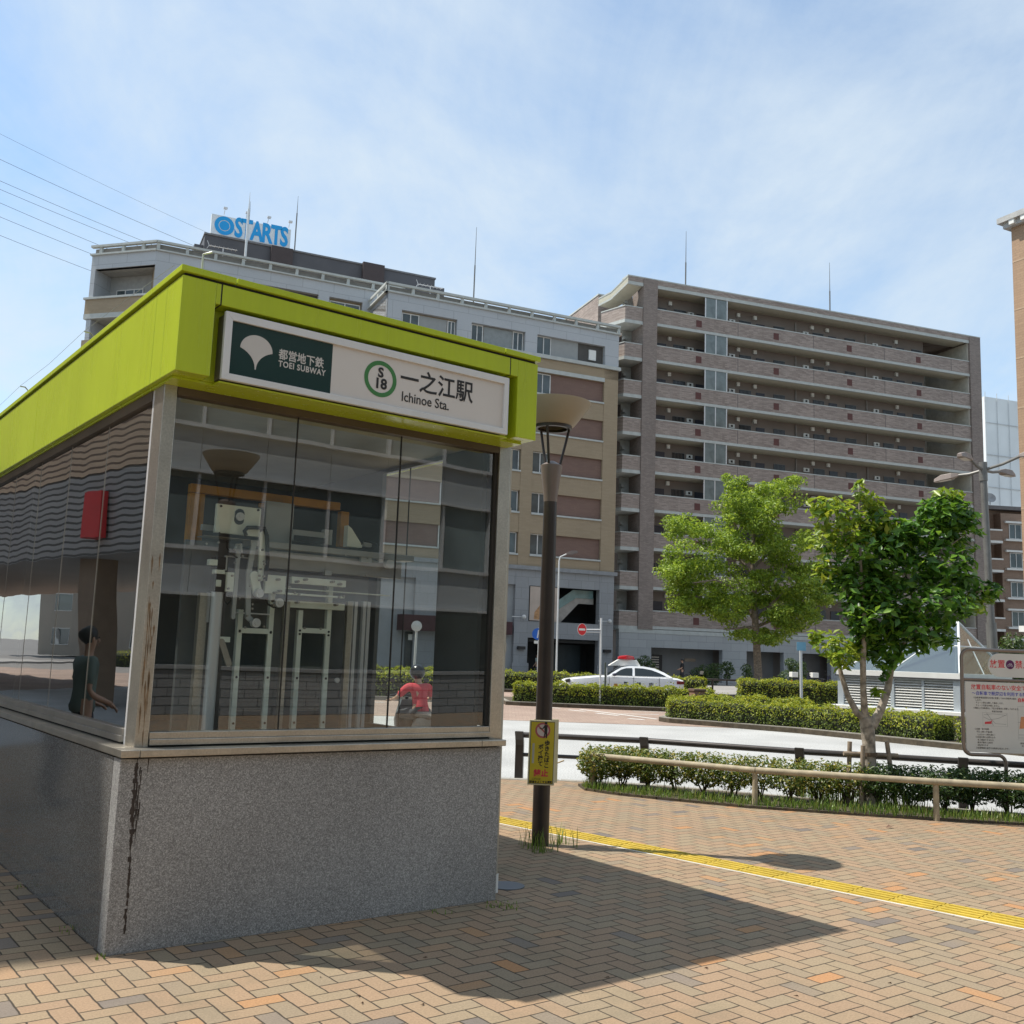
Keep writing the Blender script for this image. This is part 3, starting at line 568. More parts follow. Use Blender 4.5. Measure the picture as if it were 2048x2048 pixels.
def limb(pts, w, b, th=.02):
    mb = MB()
    P2 = [mp_(*q5(*p), b) for p in pts]
    for p, q in zip(P2[:-1], P2[1:]):
        d = Vector((q[0] - p[0], q[1] - p[1])); nn = Vector((-d.y, d.x)).normalized() * w / 2
        mb.slab([(p[0] - nn.x, p[1] - nn.y), (q[0] - nn.x, q[1] - nn.y), (q[0] + nn.x, q[1] + nn.y), (p[0] + nn.x, p[1] + nn.y)], b, b + th)
    for p in P2: mb.cyl((p[0], b - .0005, p[1]), (p[0], b + th + .0005, p[1]), w / 2, n=16)
    return mb
limb([(650, 500), (612, 720), (605, 1060), (655, 1105)], .035, .84).build('drive_arm', greyw, ME, bevel=.002)
limb([(718, 420), (712, 600), (702, 760)], .04, .835).build('drive_arm', cream, ME, bevel=.002)
limb([(535, 520), (515, 760), (490, 1060)], .028, .87).build('drive_arm', greyw, ME, bevel=.002)
limb([(655, 740), (680, 870)], .06, .82).build('link_plate', cream, ME, bevel=.002)
for x, y in ((680, 875), (655, 1105), (835, 950)):
    a, z = mp_(*q5(x, y), .82); MB().cyl((a, .79, z), (a, .83, z), .03, n=20).cyl((a, .782, z), (a, .8, z), .014, n=12).build('roller', alu, ME, smooth=True)
hp = [mp_(*q5(*p), .82) for p in ((590, 430), (575, 395), (600, 368), (660, 368), (730, 375), (750, 430), (755, 620), (735, 780))]
MB().tube([(p[0], .82, p[1]) for p in hp], .014, 8).build('cable_hose', black, ME, smooth=True)
cl = MB(); mbox(cl, 355, 590, 430, 690, .82, .08); mbox(cl, 345, 725, 425, 865, .82, .08); cl.build('switch_block', black, ME, bevel=.004)
cl = MB(); mbox(cl, 308, 610, 368, 662, .80, .05); mbox(cl, 352, 690, 425, 728, .81, .06); mbox(cl, 360, 770, 395, 825, .81, .02); mbox(cl, 430, 710, 490, 865, .86, .04); mbox(cl, 385, 1210, 465, 1255, .86, .04)
cl.build('switch_bracket', cream, ME, bevel=.003)
a, z = mp_(*q5(372, 870)); MB().cyl((a - .02, .86, .1), (a - .02, .86, z), .038, n=16).build('guide_column', alu, ME, smooth=True)
a, z = mp_(*q5(300, 875)); MB().box(a - .055, a + .0, .9, .95, .1, z).build('guide_column', steel, ME)
limb([(400, 1250), (455, 1420)], .04, .85).build('latch_arm', steel_d, ME)
for n_, (x0, x1, top) in enumerate(((500, 790, 1140), (965, 1235, 1140))):
    a0, zt = mp_(*q5(x0 + 12, top), .95); a1, _ = mp_(*q5(x1, top), .95); w = .035
    f = MB().box(a0, a0 + w, .93, .97, .05, zt + .12).box(a1 - w, a1, .93, .97, .05, zt + .3).box(a0 + w, a1 - w, .93, .97, zt - w, zt)
    dr = f.build('door_frame', cream, ME, bevel=.002)
    MB().add([(a0 + w, .95, .05), (a1 - w, .95, .05), (a1 - w, .95, zt - w), (a0 + w, .95, zt - w)], [(0, 1, 2, 3)]).build('door_glass', glass_mat('door_glass_tint', (.25, .30, .29), .9) if n_ == 0 else MATS['door_glass_tint'], dr)
    sc = MB()
    for zz in (.15, .45, .75, zt - .02):
        for aa in (a0 + w / 2, a1 - w / 2): sc.cyl((aa, .925, zz), (aa, .931, zz), .008, n=8)
    sc.build('screw', black, dr)
for x in (900, 1385):
    a, z = mp_(*q5(x, 940), .9); MB().box(a - .02, a + .02, .88, .91, .0, z).build('door_edge', steel, ME)
for x in (1425, 1525):
    a, z = mp_(*q5(x, 940), .9); MB().box(a - .03, a - .005, .9, .93, 0, z).box(a + .005, a + .03, .9, .93, 0, z).build('door_track', alu, ME)
a, z = mp_(*q5(1290, 1548), .9); MB().cyl((a, .89, z), (a, .905, z), .018, n=16).build('lock_plug', alu, ME)
def cable(pts, r, b, mat=black, nm='cable'):
    Q = [mp_(*q5(*p), b) for p in pts]; MB().tube([(p[0], b + .01 * math.sin(i * 2.1), p[1]) for i, p in enumerate(Q)], r, 6).build(nm, mat, ME, smooth=True)
cable([(440, 470), (445, 520), (460, 570), (520, 600)], .006, .87); cable([(420, 880), (425, 930), (440, 960), (470, 930)], .006, .86); cable([(740, 920), (760, 960), (800, 985), (850, 975), (890, 940)], .007, .84); cable([(1480, 500), (1500, 470), (1540, 480), (1600, 500)], .008, .9)
cable([(500, 540), (520, 500), (545, 495), (552, 560)], .01, .86, greyw, 'conduit')
for (x0, y0, x1, y1, b_, m_) in ((430, 590, 620, 600, .9, alu), (430, 590, 440, 700, .9, alu), (780, 495, 860, 520, .95, white), (770, 520, 830, 545, .95, greyw), (250, 340, 350, 395, 1.0, greyw), (1200, 700, 1250, 740, .88, greyw), (1480, 590, 1560, 640, .88, greyw), (1500, 470, 1560, 520, .95, greyw), (1620, 560, 1690, 640, .9, greyw), (290, 870, 300, 1100, .9, alu), (960, 700, 1700, 712, 1.0, alu), (500, 1030, 800, 1036, .93, alu), (90, 1110, 170, 1135, 1.4, white)):
    mbox(MB(), x0, y0, x1, y1, b_, .03).build('small_bracket', m_, ME, bevel=.002)
nb_ = MB()
for x, y in ((280, 493), (375, 483), (500, 640), (560, 590), (700, 690), (715, 540), (725, 630), (730, 650), (690, 740), (690, 775), (725, 745), (725, 775), (480, 740), (450, 840), (620, 820), (535, 915), (635, 960), (635, 995), (595, 1050), (580, 1140), (725, 1133), (1040, 1145), (1165, 1150), (925, 830), (910, 828), (1515, 735), (1530, 605), (1355, 580)):
    a, z = mp_(*q5(x, y), .80); nb_.cyl((a, .79, z), (a, .805, z), .0075, n=8)
nb_.build('bolt', steel_d, ME)
a, z = mp_(*q5(1290, 560), .9)
rl = MB().cyl((2.06, .86, z - .05), (2.06, .9, z - .05), .035, n=18).build('end_pulley', alu, ME, smooth=True)
#@@NEAR
# ================================================================== street lamps with a bowl head
bowlm = M("bowl_beige", (.33, .285, .22), .5, var=.06, scale=2)
def bowl_lamp(name, label, loc):
    t = thing(name, label, 'street lamp', loc, 0, 'bowl topped street lamps')
    MB().lathe([(.0, 0), (.074, 0), (.072, 1.0), (.060, 2.965), (.0, 2.965)], n=28).build('pole', brown_pole, t, smooth=True)
    MB().lathe([(.0, 2.96), (.060, 2.965), (.066, 3.04), (.082, 3.17), (.097, 3.27), (.099, 3.295), (.09, 3.30), (.03, 3.335), (0, 3.34)], n=28).build('collar', taupe, t, smooth=True)
    for k in range(3):
        a = R(250 + 120 * k); c, s = math.cos(a), math.sin(a)
        MB().cyl((.075 * c, .075 * s, 3.29), (.155 * c, .155 * s, 3.64), .012, n=8).build('strut', brown_pole, t, smooth=True)
    MB().lathe([(.135, 3.63), (.172, 3.63), (.176, 3.655), (.135, 3.655), (.135, 3.63)], n=36).build('ring', brown_pole, t, smooth=True)
    MB().lathe([(.168, 3.655), (.20, 3.665), (.335, 3.85), (.343, 3.872), (.336, 3.874), (.19, 3.69), (.168, 3.66)], n=48).build('bowl', bowlm, t, smooth=True)
    MB().lathe([(.0, 3.80), (.27, 3.79), (.27, 3.775), (.0, 3.775)], n=30).build('lamp_cover', M("lamp_cover", (.55, .53, .47), .4), t, smooth=True)
    return t
LP = G(1080, 1690)
lamp1 = bowl_lamp('street_lamp', 'brown street lamp with open beige bowl beside the station building, yellow notice on its pole', LP)
X = C0 + ray(461, 933) * 12.2 / 1.0
off = (X - (KO + .125 * KV)).dot(KV); Lm = X - 2 * off * KV
lamp2 = bowl_lamp('street_lamp', 'bowl topped street lamp behind the viewer, seen only as a reflection in the station glass', (Lm.x, Lm.y, 0))
# yellow notice boards on the pole
def q6(x, y): return (1040 + x * 80 / 966, 1430 + y * 160 / 1932)
NY = LP.y - .085
sgn = thing('no_smoking_sign', 'yellow no smoking notice with red circle strapped to the brown lamp pole', 'sign', (LP.x - .012, NY, .78))
fram = M("notice_frame", (.62, .58, .38), .6, var=.08); yb = M("notice_yellow", (.55, .43, .02), .45, var=.08, scale=5)
w, h = .116, .272
sgn.rotation_euler = (0, R(.6), R(6))
MB().slab([(-w + .0, -h), (w, -h), (w, h), (-w, h)], -.006, .0).build('board', fram, sgn, bevel=.003)
MB().slab([(-w + .012, -h + .012), (w - .012, -h + .012), (w - .012, h - .012), (-w + .012, h - .012)], -.0075, -.006).build('border_line', blktxt, sgn)
MB().slab([(-w + .016, -h + .016), (w - .016, -h + .016), (w - .016, h - .016), (-w + .016, h - .016)], -.0085, -.0075).build('yellow_face', yb, sgn)
cx, cz = 0, h - .085
MB().slab([(cx + .066 * math.cos(t * .19635), cz + .066 * math.sin(t * .19635)) for t in range(32)], -.0092, -.0084).build('prohibition_ring', M("faded_red", (.42, .10, .10), .5), sgn)
MB().slab([(cx + .05 * math.cos(t * .19635), cz + .05 * math.sin(t * .19635)) for t in range(32)], -.0098, -.0091).build('pale_disc', M("faded_pink", (.60, .50, .46), .5), sgn)
MB().slab([(cx - .042, cz + .03), (cx - .034, cz + .04), (cx + .042, cz - .03), (cx + .034, cz - .04)], -.0104, -.0097).build('slash', MATS['faded_red'], sgn)
mn = MB(); mx_ = .026; mz = cz + .004
mn.slab([(mx_ + .012 * math.cos(t * .5236), mz + .058 + .012 * math.sin(t * .5236)) for t in range(12)], -.0115, -.0103)
mn.slab([(mx_ - .014, mz + .042), (mx_ + .014, mz + .042), (mx_ + .014, mz - .02), (mx_ + .013, mz - .066), (mx_ + .002, mz - .07), (mx_ - .003, mz - .03), (mx_ - .01, mz - .07), (mx_ - .016, mz - .066), (mx_ - .012, mz - .02)], -.0115, -.0103)
mn.slab([(mx_ - .012, mz + .04), (mx_ - .03, mz + .012), (mx_ - .055, mz + .016), (mx_ - .055, mz + .009), (mx_ - .028, mz + .003), (mx_ - .005, mz + .026)], -.0114, -.0102)
mn.build('smoker_pictogram', blktxt, sgn)
for i, ch in enumerate('歩きたばこ'): text(ch, .047, blktxt, sgn, (.043, -.0092, .078 - i * .047), align='CENTER', bold=.0016)
for i, ch in enumerate('ポイ捨て'): text(ch, .047, blktxt, sgn, (-.01, -.0092, .045 - i * .047), align='CENTER', bold=.0016)
text('禁止', .062, redtxt, sgn, (-.002, -.0092, -.175), align='CENTER', bold=.003, spacing=1.05)
text('江戸川区', .02, blktxt, sgn, (-.04, -.0092, -.222), align='CENTER')
text('環境をよくする運動', .022, blktxt, sgn, (0, -.0092, -.246), align='CENTER', bold=.0006)
MB().slab([(-.084, -.09), (-.066, -.09), (-.066, .075), (-.084, .075)], -.0092, -.0084).build('grey_text_strip', M("grey_strip", (.42, .42, .36), .6), sgn)
sg2 = thing('no_smoking_sign', 'second yellow notice turned away behind the lamp pole, only its edge showing', 'sign', (LP.x + .03, LP.y + .085, .78), R(200))
MB().slab([(-.116, -.272), (.116, -.272), (.116, .272), (-.116, .272)], -.006, 0).build('board', fram, sg2, bevel=.003)
MB().slab([(-.1, -.256), (.1, -.256), (.1, .256), (-.1, .256)], -.0075, -.006).build('yellow_face', yb, sg2)
cbs = MB()
for z in (.62, .94): cbs.lathe([(.071, z), (.0755, z), (.0755, z + .014), (.071, z + .014)], (LP.x, LP.y), 20)
tag(cbs.build('strap_band', steel_d), 'thin steel band strapping the yellow notices to the pole', 'strap')
# bent wire hanging beside the notice
tag(MB().tube([D(1100, 1568, 9.1), D(1103, 1540, 9.1), D(1112, 1527, 9.1), D(1128, 1521, 9.1)], .006, 6).build('tie_strap', M("strap_tan", (.40, .30, .15), .6)), 'loose tan strap curling off the lamp pole behind the yellow notice', 'strap')
# plate by the corner of the kiosk, debris
pl_ = G(1012, 1772); tag(MB().cyl((pl_.x, pl_.y, 0), (pl_.x, pl_.y, .006), .13, n=24).build('drain_cover', M("cover_blue", (.13, .14, .155), .5, .2)), 'small round blue grey metal cover by the right corner of the granite base', 'cover')
wd = M("dead_leaf", (.10, .05, .03), .8)
dl = MB(); c = G(1779, 1656); dl.add([(c.x - .045, c.y - .01, .004), (c.x, c.y - .03, .02), (c.x + .045, c.y, .005), (c.x, c.y + .03, .028)], [(0, 1, 3), (1, 2, 3)])
tag(dl.build('fallen_leaf', wd), 'curled brown fallen leaf on the sunlit paving below the shrubs', 'leaf')
bits = MB(); rr = random.Random(5)
for px, py in [(717, 1993), (845, 2010), (1592, 1993), (1779, 1967), (724, 2007), (640, 1955), (1214, 1956), (1820, 2035), (1412, 1937), (1345, 1751), (1660, 1730), (1100, 1985), (850, 1916), (210, 1962)]:
    c = G(px, py)
    for _ in range(2):
        a = rr.uniform(0, 6.28); l = rr.uniform(.006, .018)
        bits.add([(c.x - l * math.cos(a), c.y - l * math.sin(a), .002), (c.x + .005, c.y - .005, .01), (c.x + l * math.cos(a), c.y + l * math.sin(a), .003)], [(0, 1, 2)])
tag(bits.build('debris', wd), 'dark bits of dry litter scattered over the brick paving', 'debris', kind='stuff')
grass_m = leaf_mat("grass_blade", (.08, .15, .02), (.14, .24, .035), (.25, .26, .08), .35)
def blades(name, pts, hmin, hmax, wd_=.006):
    n = len(pts); V = []; Fs = []
    for i, p in enumerate(pts):
        h = RNG.uniform(hmin, hmax); a = RNG.uniform(0, 6.28); l = h * RNG.uniform(.1, .55); w = wd_ * RNG.uniform(.6, 1.2)
        d = np.array([math.cos(a), math.sin(a), 0]); s = np.array([-math.sin(a), math.cos(a), 0]) * w; p = np.array(p, float); k = len(V)
        mid = p + d * l * .35 + np.array([0, 0, h * .6]); tip = p + d * l + np.array([0, 0, h])
        V += [p - s, p + s, mid + s * .8, mid - s * .8, tip]; Fs += [(k, k + 1, k + 2, k + 3), (k + 3, k + 2, k + 4)]
    return MB().add(V, Fs).build(name, grass_m)
pp = []
for px, py, n, r in ((1065, 1697, 24, .05), (1110, 1690, 18, .035), (1122, 1687, 12, .03), (1090, 1703, 22, .05), (1048, 1690, 8, .03), (1150, 1695, 6, .02), (1080, 1706, 14, .04)):
    c = G(px, py)
    for _ in range(n): pp.append((c.x + RNG.normal(0, r), c.y + RNG.normal(0, r * .8), 0))
tag(blades('weeds', pp, .04, .2, .004), 'green weeds growing round the foot of the lamp pole', 'weeds', kind='stuff')
pp = []
for px, py, n, r in ((1010, 1812, 40, .05), (980, 1815, 12, .03), (135, 1862, 14, .04), (40, 1775, 8, .03), (205, 1916, 12, .02), (880, 1825, 8, .03)):
    c = G(px, py)
    for _ in range(n): pp.append((c.x + RNG.normal(0, r), c.y + RNG.normal(0, r), 0))
tag(blades('moss', pp, .008, .03, .004), 'low moss and weeds in the paving joints along the granite base', 'moss', kind='stuff')
# ================================================================== planting strip
inner_e = [(1.0, 12.62), (1.35, 12.3), (1.9, 12.0), (2.76, 11.6), (4.2, 11.25), (5.56, 11.02), (8, 10.4)]
outer_e = [(.95, 13.05), (1.2, 13.2), (2.0, 13.1), (3.7, 12.4), (5.47, 11.85), (8, 11.1)]
structure(MB().prism(inner_e + outer_e[::-1], -.05, .03).build('planting_bed', soil))
def along(poly, t):
    L = [math.dist(a, b) for a, b in zip(poly[:-1], poly[1:])]; s = t * sum(L)
    for (a, b), l in zip(zip(poly[:-1], poly[1:]), L):
        if s <= l: return a[0] + (b[0] - a[0]) * s / l, a[1] + (b[1] - a[1]) * s / l
        s -= l
    return poly[-1]
pp = []
for i in range(4200):
    t = RNG.uniform(0, 1) ** 1.0; a = along(inner_e, t); b = along(outer_e, t); k = abs(RNG.normal(0, .28)); k = min(k, 1)
    pp.append((a[0] + (b[0] - a[0]) * k, a[1] + (b[1] - a[1]) * k - .01, .02))
tag(blades('grass', pp, .03, .13, .005), 'short green grass and weeds under the shrubs along the paving edge', 'grass', kind='stuff')
pp = []
for px, py, n in ((1630, 1600, 110), (1660, 1610, 90), (1700, 1612, 120), (1760, 1618, 120), (1800, 1625, 70), (1830, 1628, 60), (1190, 1580, 40)):
    c = G(px, py)
    for _ in range(n): pp.append((c.x + RNG.normal(0, .1), c.y + abs(RNG.normal(0, .12)), .02))
tag(blades('tall_grass', pp, .1, .3, .004), 'taller feathery grass round the foot of the small tree', 'grass', kind='stuff')
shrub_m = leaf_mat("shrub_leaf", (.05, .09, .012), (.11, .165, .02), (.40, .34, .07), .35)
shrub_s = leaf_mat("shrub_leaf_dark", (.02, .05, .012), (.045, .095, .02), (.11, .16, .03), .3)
stem_m = M("shrub_stem", (.075, .055, .04), .9, var=.3, scale=20)
shrub_pts = []
nsh = 21
for i in range(nsh):
    t = .035 + .9 * i / (nsh - 1); a = along(inner_e, t); b = along(outer_e, t); k = .62 + RNG.uniform(-.1, .12)
    shrub_pts.append((a[0] + (b[0] - a[0]) * k, a[1] + (b[1] - a[1]) * k))
for i, (x, y) in enumerate(shrub_pts):
    dense = i < 3 or i > 9
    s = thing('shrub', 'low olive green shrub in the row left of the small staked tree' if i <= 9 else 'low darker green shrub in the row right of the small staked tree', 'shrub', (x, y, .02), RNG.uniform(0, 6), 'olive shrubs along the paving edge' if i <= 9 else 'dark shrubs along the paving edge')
    st_ = MB()
    for k in range(6):
        an = RNG.uniform(0, 6.28); r = RNG.uniform(.1, .24); m_ = (r * .35 * math.cos(an), r * .35 * math.sin(an), .13); e_ = (r * math.cos(an), r * math.sin(an), RNG.uniform(.26, .4))
        st_.tube([(RNG.normal(0, .02), RNG.normal(0, .02), -.02), m_, e_], [.011, .008, .004], 5)
        for q in range(2):
            st_.tube([m_, (m_[0] + RNG.normal(0, .06), m_[1] + RNG.normal(0, .06), .3)], [.006, .003], 4)
    st_.build('stem', stem_m, s)
    n = 1700 if dense else 1150
    P_, nn = ell_points((0, 0, .32), (.33, .27, .235), n, .25)
    keep = P_[:, 2] < .47 + RNG.uniform(-.03, .05, n); P_, nn = P_[keep], nn[keep]
    nn = nn * .5 + np.array([0, 0, .7])
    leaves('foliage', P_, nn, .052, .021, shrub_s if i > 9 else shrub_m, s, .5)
# weathered pole rail
fence = thing('pole_rail', 'low weathered wooden pole rail on short posts in front of the shrubs', 'rail', (0, 0, 0))
bp = [(1.1, 12.72), (2.84, 11.68), (4.66, 11.16), (6.5, 10.75)]
for (x, y) in bp: MB().cyl((x, y, -.02), (x, y, .385), .033, .031, n=14).build('post', bamboo, fence, smooth=True)
rail_pts = [(bp[0][0] - .03, bp[0][1] + .03, .408)] + [(x, y, .41) for x, y in bp[1:]]
for a, b in zip(rail_pts[:-1], rail_pts[1:]): MB().cyl((a[0], a[1] - .02, a[2]), (b[0], b[1] - .02, b[2]), .036, .034, n=16).build('rail', bamboo, fence, smooth=True)
# guard rail
gr = thing('guard_rail', 'dark brown steel guard rail with two pipes between the plaza and the road', 'guard rail', (0, 0, 0))
gp = [(.22, 14.0), (1.88, 13.75), (3.70, 12.90), (5.47, 12.33), (7.6, 11.6)]
for i, (x, y) in enumerate(gp):
    d = Vector((gp[min(i + 1, 4)][0] - gp[max(i - 1, 0)][0], gp[min(i + 1, 4)][1] - gp[max(i - 1, 0)][1], 0)).normalized(); nn = Vector((-d.y, d.x, 0))
    p0 = Vector((x, y, 0)); pm = MB(); w = .055
    sec = [(-.12, 0, .06), (.40, 0, .06), (.47, -.03, .055), (.56, -.10, .05), (.585, -.12, .05)]
    ss = []
    for z, o_, dp_ in sec:
        c = p0 + nn * o_; ss.append([c - d * w - nn * dp_ + Vector((0, 0, z)), c + d * w - nn * dp_ + Vector((0, 0, z)), c + d * w + nn * dp_ * .6 + Vector((0, 0, z)), c - d * w + nn * dp_ * .6 + Vector((0, 0, z))])
    pm.loft(ss); pm.build('post', dkbrown_metal, gr, bevel=.006)
for (z, r, nm) in ((.53, .038, 'top_rail'), (.27, .026, 'lower_rail')):
    for a, b in zip(gp[:-1], gp[1:]): MB().cyl((a[0], a[1], z), (b[0], b[1], z), r, n=16).build(nm, dkbrown_metal, gr, smooth=True)
# ------------------------------------------------------------------ small magnolia tree
T2 = Vector((4.24, 11.95, 0)); t2 = thing('broadleaf_tree', 'young tree with forked pale trunk and big glossy leaves, tied to a stake', 'tree', T2)
def q7(x, y, dy=0.): p = D(1548 + x * 500 / 1932, 900 + y * 500 / 1932, T2.y + dy); return p - T2
tk = MB(); fork = Vector((.0, 0, .98))
tk.tube([(-.01, 0, -.02), (-.005, 0, .3), (-.015, 0, .7), (-.03, 0, .93), (-.05, 0, 1.02)], [.092, .078, .073, .082, .07], 12)
def limb3(pts, rs): tk.tube(pts, rs, 9)
limb3([fork, q7(640, 2030), q7(570, 1900, .05), q7(520, 1740, .1), q7(480, 1560, .1), q7(420, 1450, .15)], [.058, .04, .034, .028, .016, .008])
limb3([fork + Vector((-.02, 0, 0)), q7(700, 2020, -.02), q7(690, 1850, -.05), q7(688, 1650, -.1), q7(700, 1300, -.15), q7(670, 900, -.1), q7(660, 450, 0), q7(655, 280, 0)], [.05, .042, .036, .034, .026, .018, .01, .006])
limb3([fork + Vector((.02, 0, -.06)), q7(820, 2020), q7(880, 1850, .05), q7(900, 1700, .1), q7(985, 1520, .12), q7(1100, 1250, .15), q7(1250, 900, .2), q7(1330, 600, .2)], [.062, .05, .044, .042, .036, .026, .016, .008])
for a, b in (((700, 1300), (450, 800)), ((700, 1300), (520, 560)), ((690, 1100), (880, 700)), ((1050, 1350), (1450, 1100)), ((1100, 1250), (950, 800)), ((1250, 900), (1480, 650)), ((1000, 1500), (1350, 1400)), ((1450, 1180), (1700, 1080)), ((1100, 1400), (780, 1250)), ((700, 1400), (520, 1050))):
    p, q = q7(*a), q7(*b, RNG.uniform(-.3, .3)); m_ = (p + q) / 2 + Vector((0, 0, .06)); limb3([p, m_, q], [.016, .011, .005])
tk.build('trunk', bark2, t2, smooth=True)
mag = leaf_mat("magnolia_leaf", (.022, .075, .010), (.075, .19, .018), (.19, .36, .035), .40, .42)
magy = leaf_mat("magnolia_young", (.09, .18, .014), (.20, .30, .024), (.30, .36, .035), .38, .4)
sc_ = 500 / 1932 * 11.95 / FPX
def crown2(lst, name, mat, L):
    P_, Nn = [], []
    for x, y, rx, rz, n in lst:
        c = q7(x, y, RNG.uniform(-.2, .1))
        p, d = ell_points(c, (rx * sc_, max(rx, rz) * sc_ * .8, rz * sc_), int(n * 1.45), .4); P_.append(p); Nn.append(d * .55 + np.array([0, 0, .75]))
    return leaves(name, np.concatenate(P_), np.concatenate(Nn), L, L * .46, mat, t2, .45, .16)
crown2([(1330, 500, 230, 170, 230), (1180, 640, 220, 150, 170), (1450, 620, 150, 200, 130), (720, 800, 330, 180, 230), (980, 950, 300, 180, 240), (1280, 900, 300, 200, 260), (700, 1080, 270, 170, 240), (1250, 1200, 300, 170, 240), (800, 1280, 280, 190, 280), (1450, 1080, 170, 130, 110), (1120, 1400, 260, 110, 150), (1660, 1085, 110, 70, 50), (870, 1560, 130, 150, 110), (700, 1480, 110, 150, 80), (1300, 1480, 120, 80, 40), (480, 1000, 120, 110, 50), (850, 1740, 40, 40, 8), (1080, 1500, 150, 80, 50), (960, 640, 170, 110, 90), (900, 760, 150, 100, 70), (690, 1180, 130, 120, 70), (690, 960, 140, 130, 70), (690, 1380, 110, 100, 60), (960, 1330, 150, 120, 80), (760, 560, 140, 130, 50)], 'crown', mag, .135)
crown2([(480, 500, 200, 150, 130), (350, 430, 120, 80, 40), (660, 310, 55, 90, 26), (760, 400, 90, 90, 36), (640, 620, 220, 150, 130), (820, 560, 130, 140, 70), (400, 720, 150, 120, 60), (400, 930, 110, 90, 46), (450, 1500, 150, 110, 80), (330, 1440, 70, 60, 26), (520, 1600, 110, 100, 50), (640, 1550, 70, 80, 30), (1520, 1200, 140, 90, 40), (1350, 340, 140, 50, 30), (790, 1880, 60, 35, 12), (1640, 1160, 60, 40, 14)], 'crown', magy, .115)
# stake frame round the trunk
sk = thing('tree_stake', 'rough wooden stake frame holding the young tree upright', 'tree stake', (T2.x, T2.y, 0))
for dx, lean, dyy, top in ((-.22, .08, .05, .74), (-.115, .01, -.09, .71), (.2, -.12, .02, .76)):
    MB().cyl((dx + (-.03 if lean > 0 else .10), dyy, -.03), (dx, dyy, top), .028, .026, n=10).build('stake', wood, sk, smooth=True)
MB().cyl((-.30, .03, .605), (.33, .03, .60), .026, n=10).build('cross_bar', wood, sk, smooth=True)
MB().lathe([(.082, .585), (.088, .585), (.088, .63), (.082, .63)], (-.012, 0), 14).build('tie', M("hemp", (.10, .07, .045), .9), sk)
# ------------------------------------------------------------------ notice board
NB = Vector((D(1925, 1400, 11.75).x, 11.75, 0)); nb = thing('notice_board', 'steel pipe framed parking notice board with red and blue lettering and a map', 'notice board', NB)
def q8(x, y): p = D(1900 + x * .1501, 1270 + y * .1501, 11.75); return p.x - NB.x, p.z
pipe = M("board_pipe", (.25, .20, .17), .35, .5, var=.15)
x0, zt = q8(165, 190); _, zm = q8(165, 585); _, zb = q8(250, 1590); wid = 1.62
zt -= .0
lr = .09
pt = [(.62 - .0, 0, .0)]
def arc(cx, cz, r, a0, a1, n=6): return [(cx + r * math.cos(R(a0 + (a1 - a0) * k / n)), 0, cz + r * math.sin(R(a0 + (a1 - a0) * k / n))) for k in range(n + 1)]
xl, xr = .0, wid
legx = .475
path = [(legx, 0, -.05), (legx, 0, zb - .09)] + arc(legx - .09, zb - .09, .09, 0, 90)[1:] + arc(xl + lr, zb + lr, lr, 270, 180) + arc(xl + lr, zt - lr, lr, 180, 90) + [(wid / 2, 0, zt)]
mir = [(wid - x, y, z) for x, y, z in path]
MB().tube(path, .021, 10).tube(mir, .021, 10).build('pipe_frame', pipe, nb, smooth=True)
MB().cyl((xl, 0, zm), (xr, 0, zm), .016, n=10).build('cross_pipe', pipe, nb, smooth=True)
pan = M("board_face", (.62, .595, .55), .4, var=.04)
MB().slab([(.03, zb + .06), (.06, zb + .028), (wid - .06, zb + .028), (wid - .03, zb + .06), (wid - .03, zm - .025), (.03, zm - .025)], -.012, .008).build('lower_panel', pan, nb)
a0, z1 = q8(500, 240); _, z2 = q8(500, 555); rad = (z1 - z2) / 2; cz = (z1 + z2) / 2; xa = a0 + rad
MB().slab([(xa + rad * math.cos(R(90 + 180 * k / 14)), cz + rad * math.sin(R(90 + 180 * k / 14))) for k in range(15)] + [(wid - xa + rad * math.cos(R(-90 + 180 * k / 14)), cz + rad * math.sin(R(-90 + 180 * k / 14))) for k in range(15)], -.012, .008).build('upper_panel', pan, nb)
MB().add([(.02, .002, zm), (wid - .02, .002, zm), (wid - .02, .002, zt - .02), (.02, .002, zt - .02)], [(0, 1, 2, 3)]).build('clear_panel', glass_mat('board_clear', (.86, .92, .9), .5), nb)
YT = -.0125
sz = q8(725, 0)[0] - q8(630, 0)[0]
def bt(s, x, y, size, mat, bold=0., sx=1.): a, z = q8(x, y); text(s, size, mat, nb, (a, YT, z), bold=bold, sx=sx)
bt('放置', 522, 388, sz * 1.18, redtxt, .0012, .92); bt('禁止', 858, 400, sz * 1.18, redtxt, .0012, .92)
a, z = q8(793, 395); MB().slab([(a + .048 * math.cos(t * .2618), z + .052 * math.sin(t * .2618)) for t in range(24)], YT - .001, YT + .001).build('bicycle_roundel', M("roundel_purple", (.10, .012, .09), .5), nb)
rg = MB()
for dx in (-.02, .02):
    rg.lathe([(.012, -.0006), (.0145, -.0006), (.0145, .0006), (.012, .0006)], (0, 0), 14)
bk = MB()
for dx in (-.018, .018):
    for k in range(12):
        t0, t1 = k * .5236, (k + 1) * .5236
        bk.slab([(a + dx + .011 * math.cos(t0), z - .012 + .011 * math.sin(t0)), (a + dx + .014 * math.cos(t0), z - .012 + .014 * math.sin(t0)), (a + dx + .014 * math.cos(t1), z - .012 + .014 * math.sin(t1)), (a + dx + .011 * math.cos(t1), z - .012 + .011 * math.sin(t1))], YT - .002, YT - .001)
